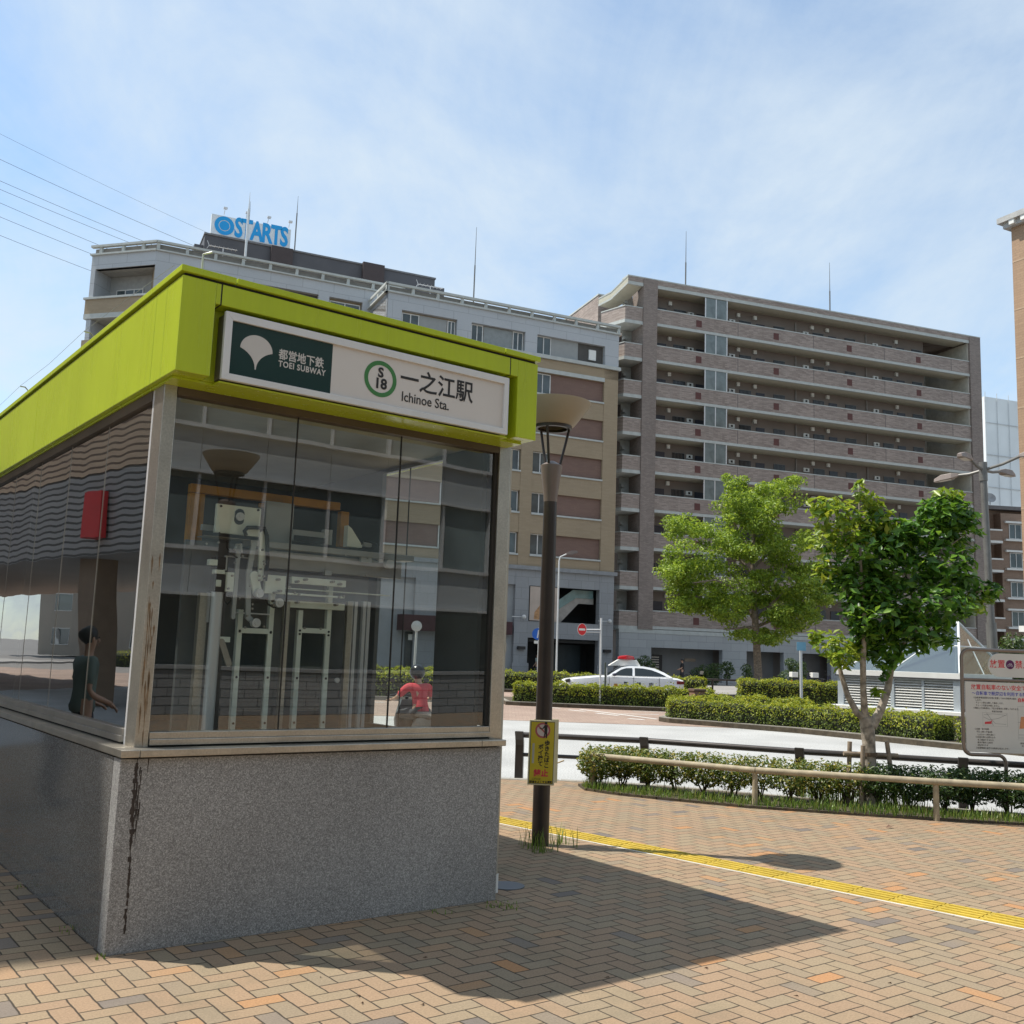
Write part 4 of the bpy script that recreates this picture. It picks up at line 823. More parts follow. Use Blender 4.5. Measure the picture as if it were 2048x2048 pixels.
for p, q in (((-.018, -.012), (-.006, .014)), ((-.006, .014), (.006, -.012)), ((-.006, .01), (.014, .01)), ((.012, .018), (.018, -.012)), ((.006, -.012), (.013, .01))):
    d = Vector((q[0] - p[0], q[1] - p[1])).normalized() * .0016
    bk.slab([(a + p[0] - d.y, z + p[1] + d.x), (a + p[0] + d.y, z + p[1] - d.x), (a + q[0] + d.y, z + q[1] - d.x), (a + q[0] - d.y, z + q[1] + d.x)], YT - .002, YT - .001)
bk.build('bicycle_pictogram', M("roundel_white", (.6, .55, .58), .5), nb)
bt('放置自転車のない安全で快適な街', 272, 692, .062, redtxt, .001, .93)
bt('～自転車で駅周辺を利用する際は駐輪場へ～', 285, 775, .048, bluetxt, .0008, .93)
for y, s, x in ((832, '○自転車等放置禁止区域に放置してある自転車は撤去', 305), (865, 'します。', 330), (900, 'チェーン等も切断して撤去します。', 335), (936, 'チェーン代等は弁償しません。', 335), (970, '○撤去した自転車は、下記の保管所に保管しております。', 305)):
    bt(s, x, y, .0235, blktxt, 0, .88)
for y, s, x in ((1250, '○返還・受付時間', 322), (1288, '平日 12時～午後8時', 345), (1325, '（土日10～17時も開く）', 345), (1358, '○返還の際に必要なもの', 335), (1395, '本人確認できるもの', 360), (1430, '撤去手数料 3,000円', 360), (1465, '自転車のカギ', 360), (1502, '○返還期間を過ぎた自転車は処分します。', 340)):
    bt(s, x, y, .0235, blktxt, 0, .88)
bt('保管所案内図', 550, 1018, .02, blktxt)
bt('自転車', 890, 870, .05, redtxt, .0012)
def outline(x0, y0, x1, y1, nm):
    p, q = q8(x0, y0), q8(x1, y1); w = .0012; m_ = MB()
    for (aa, bb, cc, dd) in ((p[0], q[0], p[1] - w, p[1]), (p[0], q[0], q[1], q[1] + w), (p[0], p[0] + w, q[1], p[1]), (q[0] - w, q[0], q[1], p[1])): m_.slab([(aa, cc), (bb, cc), (bb, dd), (aa, dd)], YT - .0006, YT + .001)
    m_.build(nm, M("thin_grey", (.25, .25, .24), .6), nb)
outline(428, 1030, 760, 1222, 'map_border'); outline(895, 950, 1500, 1420, 'map_border')
for pts in (((440, 1090), (520, 1130), (640, 1110), (750, 1060)), ((450, 1060), (560, 1050), (740, 1070)), ((560, 1140), (600, 1180), (740, 1190)), ((480, 1040), (540, 1120), (570, 1210)), ((900, 1165), (1100, 1150), (1400, 1160)), ((910, 1330), (1200, 1330)), ((905, 1370), (1250, 1375))):
    Q = [q8(*p) for p in pts]; ml = MB()
    for p, q in zip(Q[:-1], Q[1:]):
        d = Vector((q[0] - p[0], q[1] - p[1])).normalized() * .0016
        ml.slab([(p[0] - d.y, p[1] + d.x), (p[0] + d.y, p[1] - d.x), (q[0] + d.y, q[1] - d.x), (q[0] - d.y, q[1] + d.x)], YT - .0005, YT + .001)
    ml.build('map_line', MATS['thin_grey'], nb)
MB().slab([q8(458, 1185), q8(548, 1182), q8(545, 1155), q8(565, 1132), q8(530, 1150), q8(458, 1155)], YT - .0012, YT + .001).build('map_mark', redtxt, nb)
MB().slab([q8(918, 1250), q8(1040, 1240), q8(1040, 1085), q8(940, 1090)], YT - .0012, YT + .001).build('map_area', M("map_orange", (.62, .26, .12), .5), nb)
bt('案内図参照', 1240, 970, .022, blktxt); bt('保管手数料のご案内', 930, 1445, .022, blktxt); bt('区役所', 950, 1480, .02, blktxt)
#@@FAR
# ================================================================== kerbed islands and hedges
hedge_m = leaf_mat("hedge_leaf", (.11, .16, .012), (.24, .30, .02), (.42, .42, .04), .35, .5)
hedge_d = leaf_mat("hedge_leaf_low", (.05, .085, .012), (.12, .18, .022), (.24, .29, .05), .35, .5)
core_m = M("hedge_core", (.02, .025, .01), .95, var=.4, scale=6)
def kerb(poly, name='island_kerb', w=.16, h=.14, closed=False):
    mb = MB(); n = len(poly)
    for i in range(n - 1 + closed):
        a = Vector((*poly[i], 0)); b = Vector((*poly[(i + 1) % n], 0)); d = (b - a); L = d.length; d.normalize(); nn = Vector((-d.y, d.x, 0)) * w; k = max(1, int(round(L / 1.2)))
        for j in range(k):
            p = a + d * (L * j / k + .004); q = a + d * (L * (j + 1) / k - .004)
            mb.add([p + Vector((0, 0, RZ - .02)), q + Vector((0, 0, RZ - .02)), q + nn + Vector((0, 0, RZ - .02)), p + nn + Vector((0, 0, RZ - .02)), p + nn * .08 + Vector((0, 0, RZ + h)), q + nn * .08 + Vector((0, 0, RZ + h)), q + nn + Vector((0, 0, RZ + h)), p + nn + Vector((0, 0, RZ + h))],
                   [(4, 5, 6, 7), (0, 1, 5, 4), (1, 2, 6, 5), (2, 3, 7, 6), (3, 0, 4, 7)])
    return structure(mb.build(name, kerbm))
kA = [(4.85, 30.4), (4.3, 28.75), (4.5, 28.25), (7.41, 25.84), (9.88, 22.35), (11.5, 20.2), (15, 16.5)]
kerb(kA)
structure(MB().prism(kA + [(24, 16), (24, 33.8), (6.6, 33.8)], RZ - .02, RZ + .12).build('island_soil', soil))
kB = [(-.2, 37), (.02, 34.95), (.5, 34.75), (2.9, 34.45), (5.4, 34.2), (8, 34.0), (24, 34)]
kerb(kB)
structure(MB().prism(kB + [(24, 39), (-.2, 39)], RZ - .02, RZ + .12).build('island_soil', soil))
kC = [(-30, 47.2), (-8, 47.1), (24, 46.5)]
kerb(kC)
structure(MB().prism(kC + [(24, 50.5), (-30, 50.5)], RZ - .02, RZ + .12).build('island_soil', soil))
def hedge(label, path, width, h, n, L=.07, zb=RZ + .1, group='clipped hedges round the road islands', seed=0):
    """hedge following a path of (x,y): lumpy rounded box of leaves over a dark core"""
    t = thing('hedge', label, 'hedge', (path[0][0], path[0][1], zb), 0, group); ox, oy = path[0]
    cm = MB(); secs = []; pv = [Vector((x - ox, y - oy, 0)) for x, y in path]
    nr = []
    for i, p in enumerate(pv):
        d = (pv[min(i + 1, len(pv) - 1)] - pv[max(i - 1, 0)]).normalized(); nr.append(Vector((-d.y, d.x, 0)))
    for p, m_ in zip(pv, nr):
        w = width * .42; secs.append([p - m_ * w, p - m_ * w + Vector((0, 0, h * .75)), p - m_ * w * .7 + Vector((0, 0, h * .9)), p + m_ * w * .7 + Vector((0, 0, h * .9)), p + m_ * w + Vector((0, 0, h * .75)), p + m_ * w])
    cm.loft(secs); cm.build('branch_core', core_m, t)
    ln = [0]
    for a, b in zip(pv[:-1], pv[1:]): ln.append(ln[-1] + (b - a).length)
    s = RNG.uniform(0, ln[-1], n); u = RNG.uniform(-1, 1, n); PP = np.zeros((n, 3)); NN = np.zeros((n, 3)); low = np.zeros(n, bool)
    ph = np.random.default_rng(seed + 3).uniform(0, 6, 6)
    for i in range(n):
        k = np.searchsorted(ln, s[i]) - 1; k = min(max(k, 0), len(pv) - 2); f = (s[i] - ln[k]) / (ln[k + 1] - ln[k])
        p = pv[k].lerp(pv[k + 1], f); m_ = nr[k].lerp(nr[k + 1], f)
        # perimeter parameter : two flanks and the top
        per = 2 * h + width; q = (u[i] * .5 + .5) * per
        lump = .045 * math.sin(s[i] * 5 + ph[0]) + .045 * math.sin(s[i] * 12 + ph[1] + u[i] * 4) + .025 * math.sin(s[i] * 2.1 + ph[2] + u[i] * 3)
        if q < h: off, z, no = -width / 2 - lump * .6, q, -m_
        elif q < h + width: off, z, no = q - h - width / 2, h + lump, Vector((0, 0, 1))
        else: off, z, no = width / 2 + lump * .6, q - h - width, m_
        r = .12 * width
        if z > h - r and abs(off) > width / 2 - r: off *= .95; z -= .03
        if RNG.random() < .07: z += RNG.uniform(.02, .11) * (z > h * .6)
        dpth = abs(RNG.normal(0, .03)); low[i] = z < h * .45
        e = (min(s[i], ln[-1] - s[i]) < .02)
        PP[i] = np.array(p) + np.array(m_) * off + np.array([0, 0, z]) - np.array(no) * (dpth - .01); NN[i] = np.array(no) * .8 + np.array([0, 0, .45])
    # end faces
    for endp, m_, sg_ in ((pv[0], nr[0], -1), (pv[-1], nr[-1], 1)):
        d = Vector((m_.y, -m_.x, 0)) * sg_; k = int(n * .06); a = RNG.uniform(-.5, .5, k) * width; z = RNG.uniform(0, h, k)
        PP = np.concatenate([PP, np.array(endp) + np.outer(a, np.array(m_)) + np.outer(RNG.normal(.02, .03, k), np.array(d)) + np.outer(z, [0, 0, 1])]); NN = np.concatenate([NN, np.tile(np.array(d) + np.array([0, 0, .4]), (k, 1))]); low = np.concatenate([low, z < h * .45])
    leaves('foliage', PP[~low], NN[~low], L, L * .55, hedge_m, t, .55)
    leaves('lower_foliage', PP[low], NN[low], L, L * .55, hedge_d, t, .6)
    return t
hedge('thick clipped hedge along the near kerb of the right island', [(5.15, 29.6), (4.95, 28.8), (6.0, 27.75), (7.75, 26.35), (9.0, 24.75), (9.95, 23.35)], .95, .56, 11000, .062)
hedge('short pale hedge end beside the notice board and the white tiled wall', [(10.35, 23.05), (11.3, 21.7), (12.6, 20.3)], .8, .5, 4200, .06)
hedge('clipped hedge behind the no entry sign, in front of the police car', [(.35, 35.45), (2.9, 35.15), (5.4, 34.95), (7.0, 34.8)], .9, .66, 9000, .075)
hedge('long hedge at the far side of the road behind the police car', [(-14, 48.1), (-6, 48.1), (3.8, 47.9), (9.2, 47.6)], 1.1, .82, 12000, .09)
hedge('hedge under the light green tree behind the brown block', [(6.6, 33.1), (8.4, 32.8), (9.6, 32.4)], 1.0, .50, 5200, .075)
hedge('low hedge by the left end of the louvred skylight', [(7.6, 31.0), (9.0, 30.4), (10.2, 29.8)], .8, .34, 3600, .07)
hedge('long hedge behind the brown block in front of the apartment entrance', [(9.4, 41.2), (12.5, 41.0), (15.6, 40.6)], 1.2, .95, 6500, .085)
pp = []
for _ in range(1700):
    x = RNG.uniform(5, 12); y = RNG.uniform(27.5, 33.2)
    if y > 28.9 - (x - 4.5) * .95 + .6: pp.append((x, y, RZ + .12))
tag(blades('grass', pp, .06, .2, .012), 'grass growing on the right island between the hedges', 'grass', kind='stuff')
# ------------------------------------------------------------------ small road things
ne = thing('no_entry_sign', 'round red no entry sign with white bar on a pale pole at the island kerb', 'road sign', (G(1188, 1405, RZ + .1).x, 34.75, RZ + .1))
b_ = G(1188, 1405, RZ + .1); pole_m = M("pale_pole", (.62, .64, .65), .45, .2, var=.08)
MB().cyl((0, 0, 0), (-.02, 0, 2.95), .035, n=12).build('pole', pole_m, ne, smooth=True)
sp = D(1164, 1259, 34.72); L = sp - ne.location
MB().cyl((L.x, -.03, L.z), (-.02, -.03, L.z + .02), .02, n=8).cyl((L.x, -.03, L.z - .08), (-.02, -.03, L.z - .07), .014, n=8).build('arm', pole_m, ne)
MB().slab([(L.x + .155 * math.cos(t * .2244), L.z + .205 * math.sin(t * .2244)) for t in range(28)], -.07, -.05).build('rim', white, ne)
MB().slab([(L.x + .143 * math.cos(t * .2244), L.z + .193 * math.sin(t * .2244)) for t in range(28)], -.076, -.069).build('disc', red, ne)
MB().slab([(L.x - .105, L.z - .034), (L.x + .105, L.z - .034), (L.x + .105, L.z + .034), (L.x - .105, L.z + .034)], -.08, -.075).build('bar', white, ne)
gp_ = D(1210, 1384, 34.9); sp2 = thing('marker_post', 'thin dark and white marker post standing in the hedge in front of the police car', 'post', (gp_.x, 34.95, RZ + .1))
MB().cyl((0, 0, 0), (0, 0, 1.45), .028, n=10).build('dark_post', M("dark_post", (.06, .075, .06), .5), sp2, smooth=True)
MB().cyl((.045, 0, .35), (.045, 0, 1.28), .022, n=10).build('white_post', pole_m, sp2, smooth=True)
bk_ = D(1394, 1395, 30.5); bt_ = thing('block_post', 'square brown block post with dark top beside the right island hedge', 'bollard', (bk_.x, 30.5, RZ + .1), R(18))
MB().box(-.17, .17, -.17, .17, 0, .72).build('body', M("block_brown", (.22, .125, .085), .8, var=.15, fine=.15), bt_, bevel=.012)
MB().box(-.2, .2, -.2, .2, .72, .79).build('cap', M("block_cap", (.12, .075, .055), .7), bt_, bevel=.012)
bs = D(1076, 1268, 55); bsg = thing('blue_road_sign', 'round blue road sign with a small white plate below, partly behind the lamp pole', 'road sign', (bs.x, 55, RZ))
MB().cyl((.05, .03, 0), (.05, .03, 3.2), .04, n=10).build('pole', pole_m, bsg, smooth=True)
zc = bs.z - RZ
MB().slab([(.32 * math.cos(t * .2618), zc + .32 * math.sin(t * .2618)) for t in range(24)], -.03, -.01).build('disc', M("sign_blue", (.02, .13, .55), .5), bsg)
MB().slab([(-.2, zc - .52), (.2, zc - .52), (.2, zc - .36), (-.2, zc - .36)], -.03, -.01).build('plate', white, bsg)
bar = MB(); bar.slab([(-.06, zc - .2), (.0, zc - .22), (.06, zc + .2), (.0, zc + .22)], -.034, -.029); bar.build('white_arrow', white, bsg)
fl = thing('small_street_light', 'small grey street light on a thin pole in front of the beige building', 'street light', (D(1113, 1330, 62).x, 62, 0))
zt = D(1115, 1110, 62).z
MB().tube([(0, 0, 0), (-.02, 0, zt - .35), (.05, 0, zt - .1), (.5, 0, zt + .12)], [.06, .05, .04, .035], 8).build('pole', pole_m, fl, smooth=True)
MB().loft([[(.4, -.1, zt + .06), (.4, .1, zt + .06), (.4, .1, zt + .16), (.4, -.1, zt + .16)], [(.75, -.16, zt + .06), (.75, .16, zt + .06), (.75, .13, zt + .3), (.75, -.13, zt + .3)], [(1.1, -.1, zt + .18), (1.1, .1, zt + .18), (1.1, .08, zt + .3), (1.1, -.08, zt + .3)]]).build('lamp_head', taupe, fl, smooth=True)
# road lamp with four heads
RL = D(1977, 1300, 30); rl = thing('road_lamp', 'tall grey road lamp with four flat lamp heads on short arms behind the notice board', 'street lamp', (RL.x, 30, RZ))
zt = D(1977, 933, 30).z - RZ; lpm = M("road_lamp_grey", (.16, .155, .145), .45, .3, var=.15)
MB().cyl((.18, 0, 0), (.10, 0, zt - 4.7), .16, .15, n=14).cyl((.10, 0, zt - 4.72), (0, 0, zt + .0), .115, .095, n=14).build('pole', lpm, rl, smooth=True)
MB().cyl((0, 0, zt - .45), (0, 0, zt + .12), .12, n=14).build('pole_cap', lpm, rl, smooth=True)
for (dx, dz, dy) in ((-.62, .14, -.5), (-.62, -.2, .5), (.95, .3, -.5), (.8, -.02, .5)):
    p = Vector((0, 0, zt - .12)); e = Vector((dx, dy, zt + dz - .02)); MB().tube([p, p.lerp(e, .5) + Vector((0, 0, -.04)), e], .045, 8).build('arm', lpm, rl, smooth=True)
    h = MB(); d = Vector((dx, dy, dz * .5)).normalized(); s_ = Vector((-d.y, d.x, 0)).normalized(); ss = []
    for k, (w, lo, hi) in ((-.1, (.05, -.04, .04)), (.1, (.13, -.08, .09)), (.42, (.14, -.09, .09)), (.62, (.09, -.09, .01))):
        c = e + d * k; ss.append([c - s_ * w + Vector((0, 0, lo)), c + s_ * w + Vector((0, 0, lo)), c + s_ * w * .7 + Vector((0, 0, hi)), c - s_ * w * .7 + Vector((0, 0, hi))])
    hh = h.loft(ss).build('lamp_head', M("lamp_head_brown", (.22, .18, .16), .45, var=.1), rl, bevel=.01)
    c = e + d * .3 + Vector((0, 0, -.095)); MB().add([c - d * .18 - s_ * .1, c + d * .18 - s_ * .1, c + d * .18 + s_ * .1, c - d * .18 + s_ * .1], [(0, 1, 2, 3)]).build('diffuser', M("lamp_diffuser", (.5, .47, .42), .3), hh)
# ------------------------------------------------------------------ glass pyramid skylight with louvred base
SKA = D(1678, 1400, 29.5); SKB = D(1918, 1415, 27.0); dS = Vector((SKB.x - SKA.x, SKB.y - SKA.y, 0)); Ls = dS.length; ya = math.atan2(dS.y, dS.x)
skz = RZ + .1; sk_ = thing('skylight', 'glass pyramid skylight on a white louvred base with a white tiled plinth', 'skylight', (SKA.x, SKA.y, skz), ya)
h0 = .52; h1 = 1.34; h2 = 1.52; De = Ls
MB().box(.15, Ls + .25, .1, De, -.1, h0 - .1).build('plinth', bricks("white_tile_wall", (.62, .62, .60), (.66, .66, .64), (.42, .42, .41), .25, .12, .008, .5), sk_)
MB().box(-.2, Ls + .35, -.22, De + .2, h0 - .1, h0).build('coping', white, sk_, bevel=.01)
lm = M("louvre_white", (.66, .66, .63), .45, var=.06)
for a, b in ((.16, Ls * .455), (Ls * .485, Ls * .71), (Ls * .73, Ls - .13)):
    lv = MB(); k = 0
    while h0 + .07 + k * .072 < h1 - .06:
        z = h0 + .07 + k * .072; lv.add([(a, .0, z), (b, .0, z), (b, .07, z + .045), (a, .07, z + .045), (a, .0, z + .012), (b, .0, z + .012), (b, .07, z + .057), (a, .07, z + .057)], [(0, 3, 2, 1), (4, 5, 6, 7), (0, 1, 5, 4), (2, 3, 7, 6), (1, 2, 6, 5), (3, 0, 4, 7)]); k += 1
    lv.build('louvre', lm, sk_)
lv = MB(); k = 0
while h0 + .07 + k * .072 < h1 - .06:
    z = h0 + .07 + k * .072; lv.add([(Ls, .2, z), (Ls, De - .1, z), (Ls - .07, De - .1, z + .045), (Ls - .07, .2, z + .045), (Ls, .2, z + .012), (Ls, De - .1, z + .012), (Ls - .07, De - .1, z + .057), (Ls - .07, .2, z + .057)], [(0, 1, 2, 3), (4, 7, 6, 5), (0, 4, 5, 1)]); k += 1
lv.build('louvre', lm, sk_)
frm = MB(); frm.box(-.02, .16, -.03, .08, h0, h1).box(Ls - .13, Ls + .05, -.03, .12, h0, h1).box(Ls * .455, Ls * .485, -.02, .06, h0, h1).box(Ls * .71, Ls * .73, -.01, .06, h0, h1).box(0, Ls, -.02, .08, h1 - .04, h1).box(0, Ls, -.02, .08, h0, h0 + .03)
frm.build('louvre_frame', M("frame_bluegrey", (.44, .49, .53), .4, .2, var=.08), sk_, bevel=.004)
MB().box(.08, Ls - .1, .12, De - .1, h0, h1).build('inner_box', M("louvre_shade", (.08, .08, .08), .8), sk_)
MB().box(-.08, Ls + .1, -.08, De + .05, h1, h1 + .03).build('dark_strip', M("strip_dark", (.05, .05, .055), .5), sk_)
MB().box(-.05, Ls + .08, -.05, De + .02, h1 + .03, h2).build('eaves', white, sk_, bevel=.006)
ap = (Ls * 1.0 - .45 + .0, De * .55, 2.95); b4 = [(.0, 0, h2), (Ls + .05, 0, h2), (Ls + .05, De, h2), (.0, De, h2)]
apx = Vector((Ls * .80, De * .5, 2.95))
gm = glass_mat("skylight_glass", (.42, .50, .50), .9, f0=.3)
for a, b in ((0, 1), (1, 2), (2, 3), (3, 0)): MB().add([b4[a], b4[b], apx], [(0, 1, 2)]).build('glass_slope', gm, sk_)
MB().add([tuple(Vector(b) * .0 + Vector((b[0], b[1], h2 - .02))) for b in b4], [(0, 1, 2, 3)]).build('sky_pale_sheet', M("sky_pale", (.34, .42, .45), .8), sk_)  # added pale blue sheet, stands in for sky mirrored in the glass slopes
rb = MB()
for b in b4: rb.cyl(b, apx, .035, n=6)
for a, b in ((0, 1), (1, 2), (2, 3), (3, 0)):
    p, q = Vector(b4[a]).lerp(apx, .52), Vector(b4[b]).lerp(apx, .52); rb.cyl(p, q, .018, n=6)
    rb.cyl(Vector(b4[a]).lerp(Vector(b4[b]), .45), p.lerp(q, .5).lerp(apx, .3), .02, n=6)
rb.build('glazing_bar', M("bar_white", (.66, .68, .68), .4), sk_)
# ------------------------------------------------------------------ light green tree on the island
T1 = D(1515, 1385, 50); T1.z = RZ + .1; t1 = thing('leafy_tree', 'tall light green tree with spreading layered crown in front of the brown apartments', 'tree', T1)
def q9(x, y, dy=0.): return D(1000 + x * 600 / 1932, 700 + y * 600 / 1932, 50 + dy) - T1
tk = MB(); tk.tube([(0, 0, -.1), (.03, 0, 1.0), q9(1650, 1830), q9(1640, 1700), q9(1635, 1500), q9(1625, 1330, .1), q9(1640, 1150, .1), q9(1690, 980)], [.26, .20, .175, .16, .13, .10, .07, .04], 10)
for pts in ([(1650, 1760), (1580, 1650, .3), (1540, 1500, .5), (1450, 1400, .8)], [(1650, 1740), (1740, 1640, -.3), (1850, 1540, -.6), (1980, 1480, -1)], [(1640, 1650), (1560, 1560, -.6), (1390, 1480, -1.3), (1240, 1500, -1.6)], [(1630, 1450), (1500, 1300, .6), (1380, 1190, 1.0), (1180, 1180, 1)], [(1630, 1400), (1760, 1280, .6), (1900, 1220, 1)], [(1640, 1150), (1520, 1000, .3), (1530, 900, .4)], [(1660, 1100), (1780, 1000, -.3), (1850, 920, -.3)], [(1655, 1780), (1560, 1790, -.4), (1440, 1800, -.7)], [(1655, 1780), (1800, 1720, .5), (1950, 1740, 1)], [(1630, 1350), (1500, 1100, -.6), (1440, 1060, -1)]):
    Q = [q9(p[0], p[1], p[2] if len(p) > 2 else 0) for p in pts]; tk.tube(Q, [.09 * (1 - .75 * i / (len(Q) - 1)) for i in range(len(Q))], 7)
tk.build('trunk', bark, t1, smooth=True)
cam1 = leaf_mat("camphor_leaf", (.10, .172, .016), (.185, .30, .026), (.34, .46, .058), .42, .45)
lob = [(1530, 885, 95, 50), (1830, 890, 150, 60), (1700, 1000, 110, 75), (1600, 960, 70, 50), (1500, 1060, 130, 60), (1140, 1120, 80, 48), (1270, 1160, 90, 45), (1420, 1210, 190, 75), (1640, 1150, 150, 60), (1770, 1260, 230, 100), (1560, 1300, 150, 70), (1110, 1420, 85, 85), (1200, 1510, 150, 70), (1330, 1380, 110, 70), (1420, 1560, 160, 65), (1650, 1470, 180, 70), (1880, 1400, 160, 100), (1980, 1230, 110, 70), (2030, 1480, 110, 90), (1850, 1560, 150, 70), (1500, 1690, 110, 35), (1380, 1640, 100, 35), (1820, 1760, 130, 70), (1960, 1700, 110, 60), (1540, 1835, 60, 30), (1720, 1850, 70, 25), (2050, 1600, 70, 60), (1640, 1620, 120, 30), (1220, 1640, 70, 30)]
PP, NN = [], []; sc9 = 600 / 1932 * 50 / FPX
# loose fill between the clumps so the crown reads as one
for x, y, rx, rz in ((1500, 1230, 330, 160), (1750, 1340, 300, 230), (1420, 1470, 330, 150), (1900, 1560, 200, 230), (1600, 1010, 190, 110), (1790, 1000, 150, 110), (1230, 1300, 170, 170), (1200, 1500, 170, 110), (1830, 1720, 170, 110)):
    for k in range(8):
        c = q9(x + RNG.normal(0, rx * .42), y + RNG.normal(0, rz * .42), RNG.normal(0, 1.1)); r = RNG.uniform(.35, .75)
        p, d = ell_points(c, (r, r, r * .62), 150, .3); PP.append(p); NN.append(d * .6 + np.array([0, 0, .6]))
for x, y, rx, rz in lob:
    for k in range(9 if rx > 65 else 4):
        c = q9(x + RNG.normal(0, rx * .5), y + RNG.normal(0, rz * .5), RNG.uniform(-1.9, 1.9)); r = RNG.uniform(.28, .62)
        p, d = ell_points(c, (r * 1.15, r * 1.15, r * .75), int(300 * r), .35); PP.append(p); NN.append(d * .7 + np.array([-.1, 0, .5]))
leaves('crown', np.concatenate(PP), np.concatenate(NN), .17, .08, cam1, t1, .75)
# ------------------------------------------------------------------ police car
CP = D(1242, 1360, 41); car = thing('police_car', 'white and black police sedan with red roof light bar waiting behind the hedge, facing left', 'car', (CP.x, 41.2, RZ), R(180 - 3))
# car local: +x forward, length 4.9
CL, CW = 4.9, .9
def sec(x, zb, zt, w, top=.86):
    return [(x, -w, zb), (x, -w * 1.0, zb + (zt - zb) * .55), (x, -w * .97, zt - .05), (x, -w * top, zt), (x, w * top, zt), (x, w * .97, zt - .05), (x, w, zb + (zt - zb) * .55), (x, w, zb)]
wp = M("car_white", (.74, .76, .78), .18, var=.02, coat=.6); bp2 = M("car_black", (.015, .015, .017), .2, var=.02, coat=.6)
X_ = lambda f: CL / 2 - f * CL
body = MB().loft([sec(X_(.0), .50, .72, .66), sec(X_(.03), .48, .82, .80), sec(X_(.12), .48, .90, .88), sec(X_(.30), .48, 1.0, .9), sec(X_(.39), .48, 1.02, .9), sec(X_(.60), .48, 1.03, .9), sec(X_(.84), .48, 1.03, .9), sec(X_(.95), .5, 1.0, .86), sec(X_(.995), .55, .93, .74), sec(X_(1.0), .6, .86, .68)])
body.build('body', wp, car, smooth=True)
MB().loft([sec(X_(.005), .2, .52, .70, .95), sec(X_(.06), .18, .52, .885, 1), sec(X_(.5), .18, .52, .905, 1), sec(X_(.95), .2, .54, .875, 1), sec(X_(.995), .3, .6, .72, 1)]).build('lower_body', bp2, car, smooth=True)
def cab(x, z, w): return (x, w, z)
prof = [(.385, 1.0, .80), (.455, 1.24, .70), (.50, 1.36, .63), (.56, 1.42, .60), (.68, 1.42, .60), (.76, 1.36, .62), (.84, 1.21, .68), (.905, 1.03, .76)]
cabs = [[(X_(f), -.84, 1.0 if f < .9 else 1.0), (X_(f), -w, z), (X_(f), w, z), (X_(f), .84, 1.0)] for f, z, w in prof]
MB().loft(cabs).build('roof', wp, car, smooth=True)
gm2 = M("car_glass", (.02, .028, .032), .06, var=.02)
for s in (-1, 1):
    wn_ = MB()
    def sp_(f, z): return (X_(f), s * (.845 - (z - 1.0) * .52), z)
    wn_.add([sp_(.425, 1.045), sp_(.585, 1.045), sp_(.585, 1.345), sp_(.535, 1.335), sp_(.495, 1.27)], [(0, 1, 2, 3, 4) if s > 0 else (4, 3, 2, 1, 0)])
    wn_.add([sp_(.605, 1.045), sp_(.86, 1.06), sp_(.80, 1.19), sp_(.74, 1.29), sp_(.67, 1.345), sp_(.605, 1.35)], [(0, 1, 2, 3, 4, 5) if s > 0 else (5, 4, 3, 2, 1, 0)])
    wn_.build('side_window', gm2, car)
    MB().ball((X_(.44), s * .98, 1.07), (.09, .09, .06), 10).build('mirror', M("mirror_navy", (.02, .022, .06), .3), car, smooth=True)
    for f in (.175, .80):
        wv = MB(); wv.cyl((X_(f), s * .74, .33), (X_(f), s * .915, .33), .33, n=24); w_ = wv.build('wheel', rubber, car)
        MB().cyl((X_(f), s * .915, .33), (X_(f), s * .922, .33), .21, n=20).build('rim', alu, w_)
    MB().loft([[(X_(.005), s * .52, .68), (X_(.005), s * .7, .68), (X_(.01), s * .7, .76), (X_(.01), s * .5, .76)], [(X_(.085), s * .80, .74), (X_(.085), s * .885, .72), (X_(.085), s * .885, .83), (X_(.085), s * .80, .86)]]).build('headlight', M("headlight_dark", (.05, .05, .055), .1), car, smooth=True)
    MB().box(X_(.998), X_(.94), s * .84 - .04, s * .84 + .045, .78, .9).build('tail_light', M("tail_red", (.16, .02, .02), .25), car, bevel=.01)
MB().loft([[(X_(.0) + .01, -.5, .5), (X_(.0) + .01, .5, .5), (X_(.0) + .01, .5, .74), (X_(.0) + .01, -.5, .74)], [(X_(.02), -.62, .5), (X_(.02), .62, .5), (X_(.02), .62, .8), (X_(.02), -.62, .8)]]).build('grille', black, car)
def wq(f, y, z): return (X_(f), y, z)
MB().add([wq(.392, -.70, 1.045), wq(.392, .70, 1.045), wq(.492, .60, 1.365), wq(.492, -.60, 1.365)], [(0, 1, 2, 3)]).build('windscreen', gm2, car).location = (.012, 0, .012)
MB().add([wq(.775, -.58, 1.365), wq(.775, .58, 1.365), wq(.895, .68, 1.075), wq(.895, -.68, 1.075)], [(0, 1, 2, 3)]).build('rear_window', gm2, car).location = (-.012, 0, .012)
MB().loft([[(X_(.40), -.42, 1.40), (X_(.40), .42, 1.40), (X_(.40), .42, 1.425), (X_(.40), -.42, 1.425)], [(X_(.475), -.42, 1.42), (X_(.475), .42, 1.42), (X_(.475), .42, 1.66), (X_(.475), -.42, 1.66)], [(X_(.625), -.42, 1.42), (X_(.625), .42, 1.42), (X_(.625), .42, 1.66), (X_(.625), -.42, 1.66)], [(X_(.655), -.45, 1.40), (X_(.655), .45, 1.40), (X_(.655), .45, 1.43), (X_(.655), -.45, 1.43)]]).build('beacon_base', white, car, bevel=.02)
